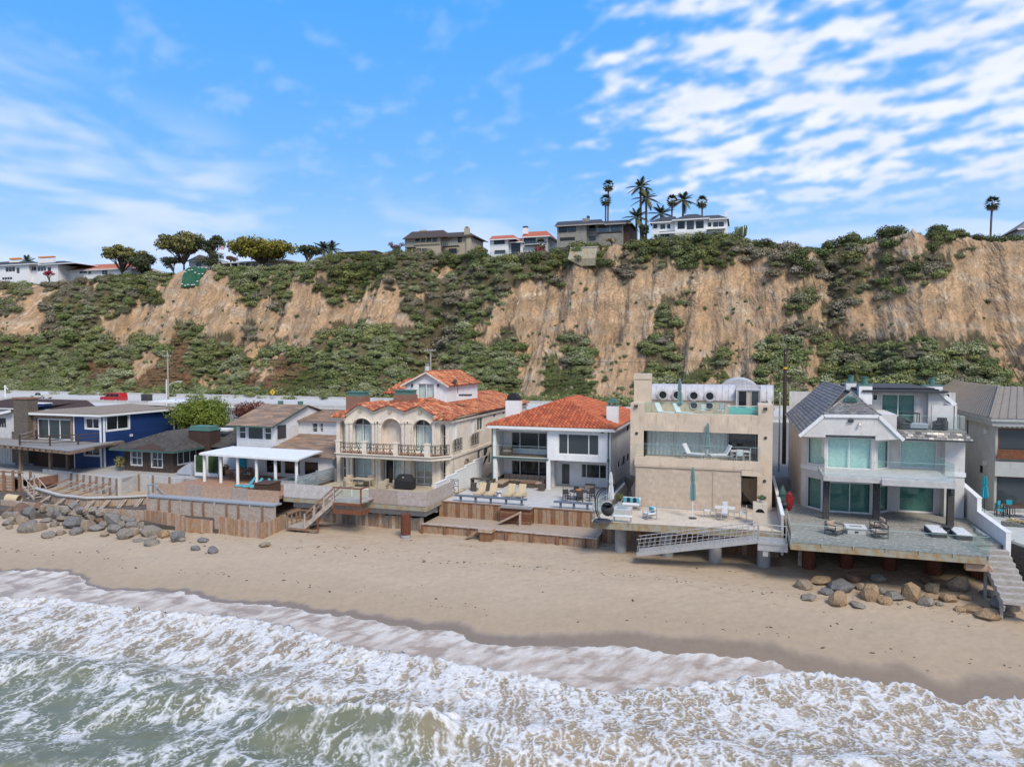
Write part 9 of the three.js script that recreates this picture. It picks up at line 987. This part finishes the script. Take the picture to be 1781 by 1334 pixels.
// palms
function makePalm(name, label, base, h, kind, seed, group) {
  const t = thing(name, label, 'palm tree', [base.x, base.y, base.z], group), r0 = rng(seed), fan = kind === 'fan', lean = (r0() - 0.5) * 0.04 * h, top = v3(base.x + lean, base.y + h, base.z); obj('trunk', [tube([v3(base.x, base.y - 0.4, base.z), v3(base.x + lean * 0.3, base.y + h * 0.5, base.z), top], fan ? 0.2 : 0.26, 10, 8), ...(fan ? [] : [])], M.palmbark, t); const green = [[0.055, 0.07, 0.022], [0.085, 0.09, 0.03], [0.04, 0.05, 0.02]], dead = [[0.16, 0.11, 0.06], [0.12, 0.085, 0.05]], n = fan ? 34 : 17;
  for (let i = 0; i < n; i++) { const az = i * 2.4 + r0() * 0.5, el = fan ? lerp(1.35, -1.25, i / n) : lerp(1.4, -0.5, i / n), L = (fan ? 1.6 : 3.7) * (0.85 + 0.3 * r0()), pos = [], col = [], tn = el < -0.75 && fan ? dead[i % 2] : green[i % 3], dir = v3(Math.cos(az) * Math.cos(el), Math.sin(el), Math.sin(az) * Math.cos(el)), sd = v3(-Math.sin(az), 0, Math.cos(az)), P = (s) => top.clone().addScaledVector(dir, L * s).add(v3(0, -(fan ? 0.25 : 1.5) * s * s, 0)), tri = (a, b, c) => { for (const p of [a, b, c]) { pos.push(p.x, p.y, p.z); col.push(...tn); } };
    if (fan) { const c = P(0.5), up = dir.clone().cross(sd); tri(top.clone().addScaledVector(sd, 0.02), top.clone().addScaledVector(sd, -0.02), c); for (let k = -5; k <= 5; k++) { const a = k * 0.24, d = dir.clone().multiplyScalar(Math.cos(a)).addScaledVector(sd, Math.sin(a)); const e = c.clone().addScaledVector(d, 1.0).add(v3(0, -0.3 * Math.abs(k) / 5 - 0.08, 0)), w = sd.clone().multiplyScalar(0.09).addScaledVector(dir, -0.09 * Math.sin(a)); tri(c.clone().addScaledVector(d, 0.3).add(w), c.clone().addScaledVector(d, 0.3).sub(w), e); tri(c, c.clone().addScaledVector(d, 0.3).add(w), c.clone().addScaledVector(d, 0.3).sub(w)); } }
    else for (let k = 1; k < 16; k++) { const s = k / 16, c = P(s), c2 = P(Math.min(1, s + 0.08)), l = 0.9 * Math.sin(Math.PI * Math.min(1, s * 0.85 + 0.15)); for (const q of [-1, 1]) tri(c, c2, c.clone().lerp(c2, 1.6).addScaledVector(sd, q * l).add(v3(0, -0.35 * l, 0))); tri(c, c2, c.clone().add(v3(0, 0.05, 0))); }
    const g = new THREE.BufferGeometry(); g.setAttribute('position', new THREE.Float32BufferAttribute(pos, 3)); g.setAttribute('color', new THREE.Float32BufferAttribute(col, 3)); g.computeVertexNormals(); obj('frond', g, M.leaf, t); }
  return t;
}
for (const [px, top, back, kind, label, seed] of [[1057, 322, 12, 'fan', 'taller of two slim fan palms behind the taupe house', 1], [1053, 347, 10, 'fan', 'shorter of two slim fan palms behind the taupe house', 2], [1115, 325, 8, 'queen', 'tall feathery palm between the taupe and hip roof houses', 3], [1124, 345, 9, 'queen', 'second feathery palm leaning in the cluster beside the taupe house', 4], [1107, 378, 6, 'queen', 'short ragged palm at the foot of the feathery cluster', 5], [1168, 348, 14, 'fan', 'fan palm rising behind the hip roof house beside feathery palm', 6], [1187, 348, 15, 'queen', 'feathery palm rising behind the hip roof house', 7], [1150, 372, 12, 'queen', 'low feathery palm behind the hip roof house gable', 8], [1222, 350, 15, 'fan', 'lone fan palm above the hip roof house ridge', 9], [1723, 353, 4, 'fan', 'solitary fan palm standing on the bare bluff edge', 10], [46, 456, 10, 'queen', 'small palm between the orange chimneys', 11], [562, 432, 6, 'queen', 'small palm in the bird of paradise thicket', 12], [576, 432, 6, 'queen', 'thin small palm beside the low grey house', 13], [940, 424, 4, 'fan', 'small palm beside the Spanish house', 14]]) { const p = onTop(px, back), y = onZ(px, top, p.z).y; makePalm('palm_tree', label, p, Math.max(1.5, y - p.y), kind, seed * 17); }
topTree('paradise_thicket', 'thicket of giant bird of paradise on the bluff edge', 514, 556, 421, 450, 3, 12, 1500, 0.6, [[0.06, 0.075, 0.025], [0.09, 0.1, 0.04], [0.04, 0.05, 0.02]], 0.4, 15, 0.4);
{ const p = onTop(1290, 2), t = thing('candelabra_cactus', 'branching candelabra cactus on the bluff edge', 'cactus', [p.x, p.y, p.z]), r0 = rng(3); obj('trunk', rod(v3(p.x, p.y - 0.4, p.z), v3(p.x, p.y + 1.2, p.z), 0.22), M.palmbark, t); for (let k = 0; k < 22; k++) { const a = r0() * 6.28, r = 1.5 * Math.sqrt(r0()), h = 3.0 + 1.4 * r0() - r * 0.6, m = v3(p.x + Math.cos(a) * r * 0.8, p.y + 1.6 + 0.4 * r0(), p.z + Math.sin(a) * r * 0.8), e = v3(p.x + Math.cos(a) * r, p.y + h + 0.4, p.z + Math.sin(a) * r); obj('branch', [rod(v3(p.x, p.y + 1.0, p.z), m, 0.13, 0.13, 6), rod(m, e, 0.16, 0.12, 6)].map((g) => tint(g, k % 2 ? [0.16, 0.17, 0.06] : [0.07, 0.09, 0.03])), M.leaf, t); } }
// ================================================================ boulders on the sand
{
  const tone = { g: lin(0.28, 0.27, 0.255), b: lin(0.22, 0.22, 0.225), t: lin(0.38, 0.31, 0.23), o: lin(0.44, 0.31, 0.185), w: lin(0.32, 0.29, 0.25), r: lin(0.24, 0.15, 0.105) }, mats = {}; for (const k in tone) mats[k] = mat(tone[k], { map: T.rock, size: 1.1, bump: T.bumpc, bs: 0.05, bsize: 0.8, roughness: 0.9 });
  const word = { g: 'grey', b: 'dark slate blue', t: 'tan', o: 'orange ochre', w: 'pale mottled', r: 'reddish brown' };
  const shape = (seed) => { const r0 = rng(seed * 101), pts = []; for (let i = 0; i < 34; i++) { const a = r0() * 6.28, c = 2 * r0() - 1, s = Math.sqrt(1 - c * c), k = 0.85 + 0.3 * r0(); pts.push(v3(Math.cos(a) * s * k, c * k, Math.sin(a) * s * k)); } return toCreasedNormals(new ConvexGeometry(pts), 0.5); };
  const shapes = [1, 2, 3, 4, 5, 6].map(shape), vl = V(0, 860, 4.947), vr = V(1380, 860, 4.44), r0 = rng(55);
  const bz = table([[0, 884], [25, 888], [130, 902], [250, 911]].map((q) => { const p = onSand(...q); return [p.x, p.z]; }));
  const put = (v, s, cx, by, w, h, k, where) => { let p = onSand(...v(cx, by)); if (where === L && p.z < bz(p.x) + 0.7) p = onZ(...v(cx, by), bz(p.x) + 0.7 + 0.5 * r0()); const m = p.distanceTo(CAM) / FOC / s, W = w * m / 2.25, Hh = h * m * 0.88; const sz = W > 0.75 ? 'large ' : W < 0.32 ? 'small ' : ''; const o = obj('boulder', shapes[Math.floor(r0() * 6)].clone().rotateY(r0() * 6.28).scale(W, Math.max(0.15, Hh * 0.62), W * (0.75 + 0.3 * r0())), mats[k]); o.position.set(p.x, p.y + Hh * 0.4, p.z - W * 0.7); o.rotation.z = (r0() - 0.5) * 0.4; where = where === L ? (cx < 330 ? 'in the riprap near the drum pipe' : cx < 640 ? 'in the riprap below the white stair' : cx < 900 ? 'in the riprap below the curved seawall' : 'in the riprap beside the orange bulkhead') : where === Rr ? (cx < 430 ? 'on the sand near the timber post' : cx < 850 ? 'on sand before the middle rusted piles' : cx < 1250 ? 'on the sand below the daybeds' : 'on the sand beside the beach stair') : where; const grp = `${sz}${word[k]} boulders ${where}`; tag(o, `${sz}${word[k]} angular boulder ${where}`, 'boulder', grp); };
  const L = 'in the riprap below the pale bulkhead', D = 'on open sand beside the orange bulkhead', Rr = 'on the sand seaward of the rusted piles';
  for (const q of [[35, 275, 80, 45, 'w'], [30, 215, 90, 60, 'w'], [75, 240, 60, 45, 't'], [140, 180, 160, 85, 'r'], [140, 265, 120, 70, 't'], [212, 225, 110, 105, 'b'], [290, 145, 90, 70, 'r'], [190, 335, 180, 85, 'w'], [320, 318, 80, 75, 't'], [325, 195, 90, 65, 'g'], [410, 205, 70, 75, 'g'], [360, 250, 90, 40, 'w'], [440, 285, 80, 50, 'w'], [470, 200, 60, 50, 'b'], [375, 385, 130, 50, 'w'], [490, 358, 90, 45, 't'], [505, 240, 120, 70, 'w'], [578, 300, 165, 100, 'b'], [612, 200, 130, 65, 't'], [605, 135, 80, 60, 'g'], [612, 355, 120, 60, 'g'], [712, 322, 115, 105, 't'], [740, 225, 110, 70, 'w'], [785, 320, 130, 55, 'g'], [820, 195, 90, 60, 'w'], [830, 250, 80, 50, 'r'], [925, 295, 160, 120, 'g'], [900, 225, 80, 60, 'w'], [950, 340, 120, 75, 'g'], [870, 368, 80, 45, 't'], [1025, 290, 90, 65, 'w'], [1035, 390, 140, 85, 'w'], [1100, 300, 95, 65, 'g'], [1115, 360, 110, 70, 't'], [1190, 295, 90, 55, 'w'], [1035, 235, 60, 45, 'g'], [1110, 250, 80, 40, 'g'], [1235, 368, 175, 90, 'w'], [10, 180, 70, 45, 't'], [55, 300, 60, 30, 't'], [250, 270, 70, 40, 'w'], [540, 170, 70, 45, 'w'], [680, 250, 60, 50, 't'], [255, 200, 80, 60, 'w'], [345, 150, 70, 55, 't'], [395, 165, 80, 55, 'w'], [460, 165, 70, 50, 'g'], [545, 210, 80, 55, 't'], [660, 165, 80, 55, 'g'], [715, 170, 70, 50, 't'], [770, 170, 80, 60, 'w'], [860, 190, 70, 60, 't'], [960, 195, 70, 50, 'w'], [985, 240, 70, 55, 'g'], [1075, 235, 60, 40, 'w'], [100, 215, 80, 60, 'w'], [50, 185, 70, 60, 'r'], [640, 250, 70, 50, 'w'], [860, 290, 80, 55, 'w'], [1160, 250, 60, 40, 't']]) put(vl, 4.947, ...q, L);
  for (const q of [[1375, 382, 110, 70, 'o'], [1495, 412, 120, 95, 'b'], [1550, 412, 60, 40, 'w'], [1262, 448, 150, 48, 'w'], [1160, 415, 110, 22, 'w'], [1290, 390, 80, 25, 't'], [1720, 420, 105, 40, 'b'], [1655, 490, 85, 45, 'b'], [1800, 512, 95, 55, 'b'], [2250, 455, 110, 35, 't']]) put(vl, 4.947, ...q, D);
  for (const q of [[90, 745, 135, 85, 't'], [210, 705, 175, 65, 'o'], [375, 765, 210, 85, 'b'], [265, 785, 130, 48, 'b'], [480, 690, 130, 75, 'r'], [665, 685, 145, 60, 'w'], [350, 870, 140, 105, 'o'], [120, 825, 130, 40, 'w'], [605, 830, 135, 130, 'o'], [525, 745, 70, 60, 't'], [700, 780, 75, 50, 'w'], [720, 860, 125, 62, 'o'], [790, 825, 150, 60, 'g'], [920, 838, 155, 140, 'o'], [1030, 700, 110, 60, 'r'], [1095, 770, 120, 80, 't'], [1305, 765, 175, 120, 't'], [1075, 820, 100, 45, 'o'], [1035, 870, 115, 60, 'w'], [1210, 838, 115, 55, 'o'], [1340, 828, 90, 40, 'o'], [1135, 865, 60, 28, 'w'], [500, 880, 120, 35, 'w'], [1545, 805, 130, 50, 'b'], [1665, 920, 190, 115, 'g'], [1300, 915, 90, 35, 'o'], [1430, 935, 190, 45, 'o'], [1540, 985, 190, 80, 'o'], [1680, 950, 100, 26, 't']]) put(vr, 4.44, ...q, Rr);
}
renderer.render(scene, camera);
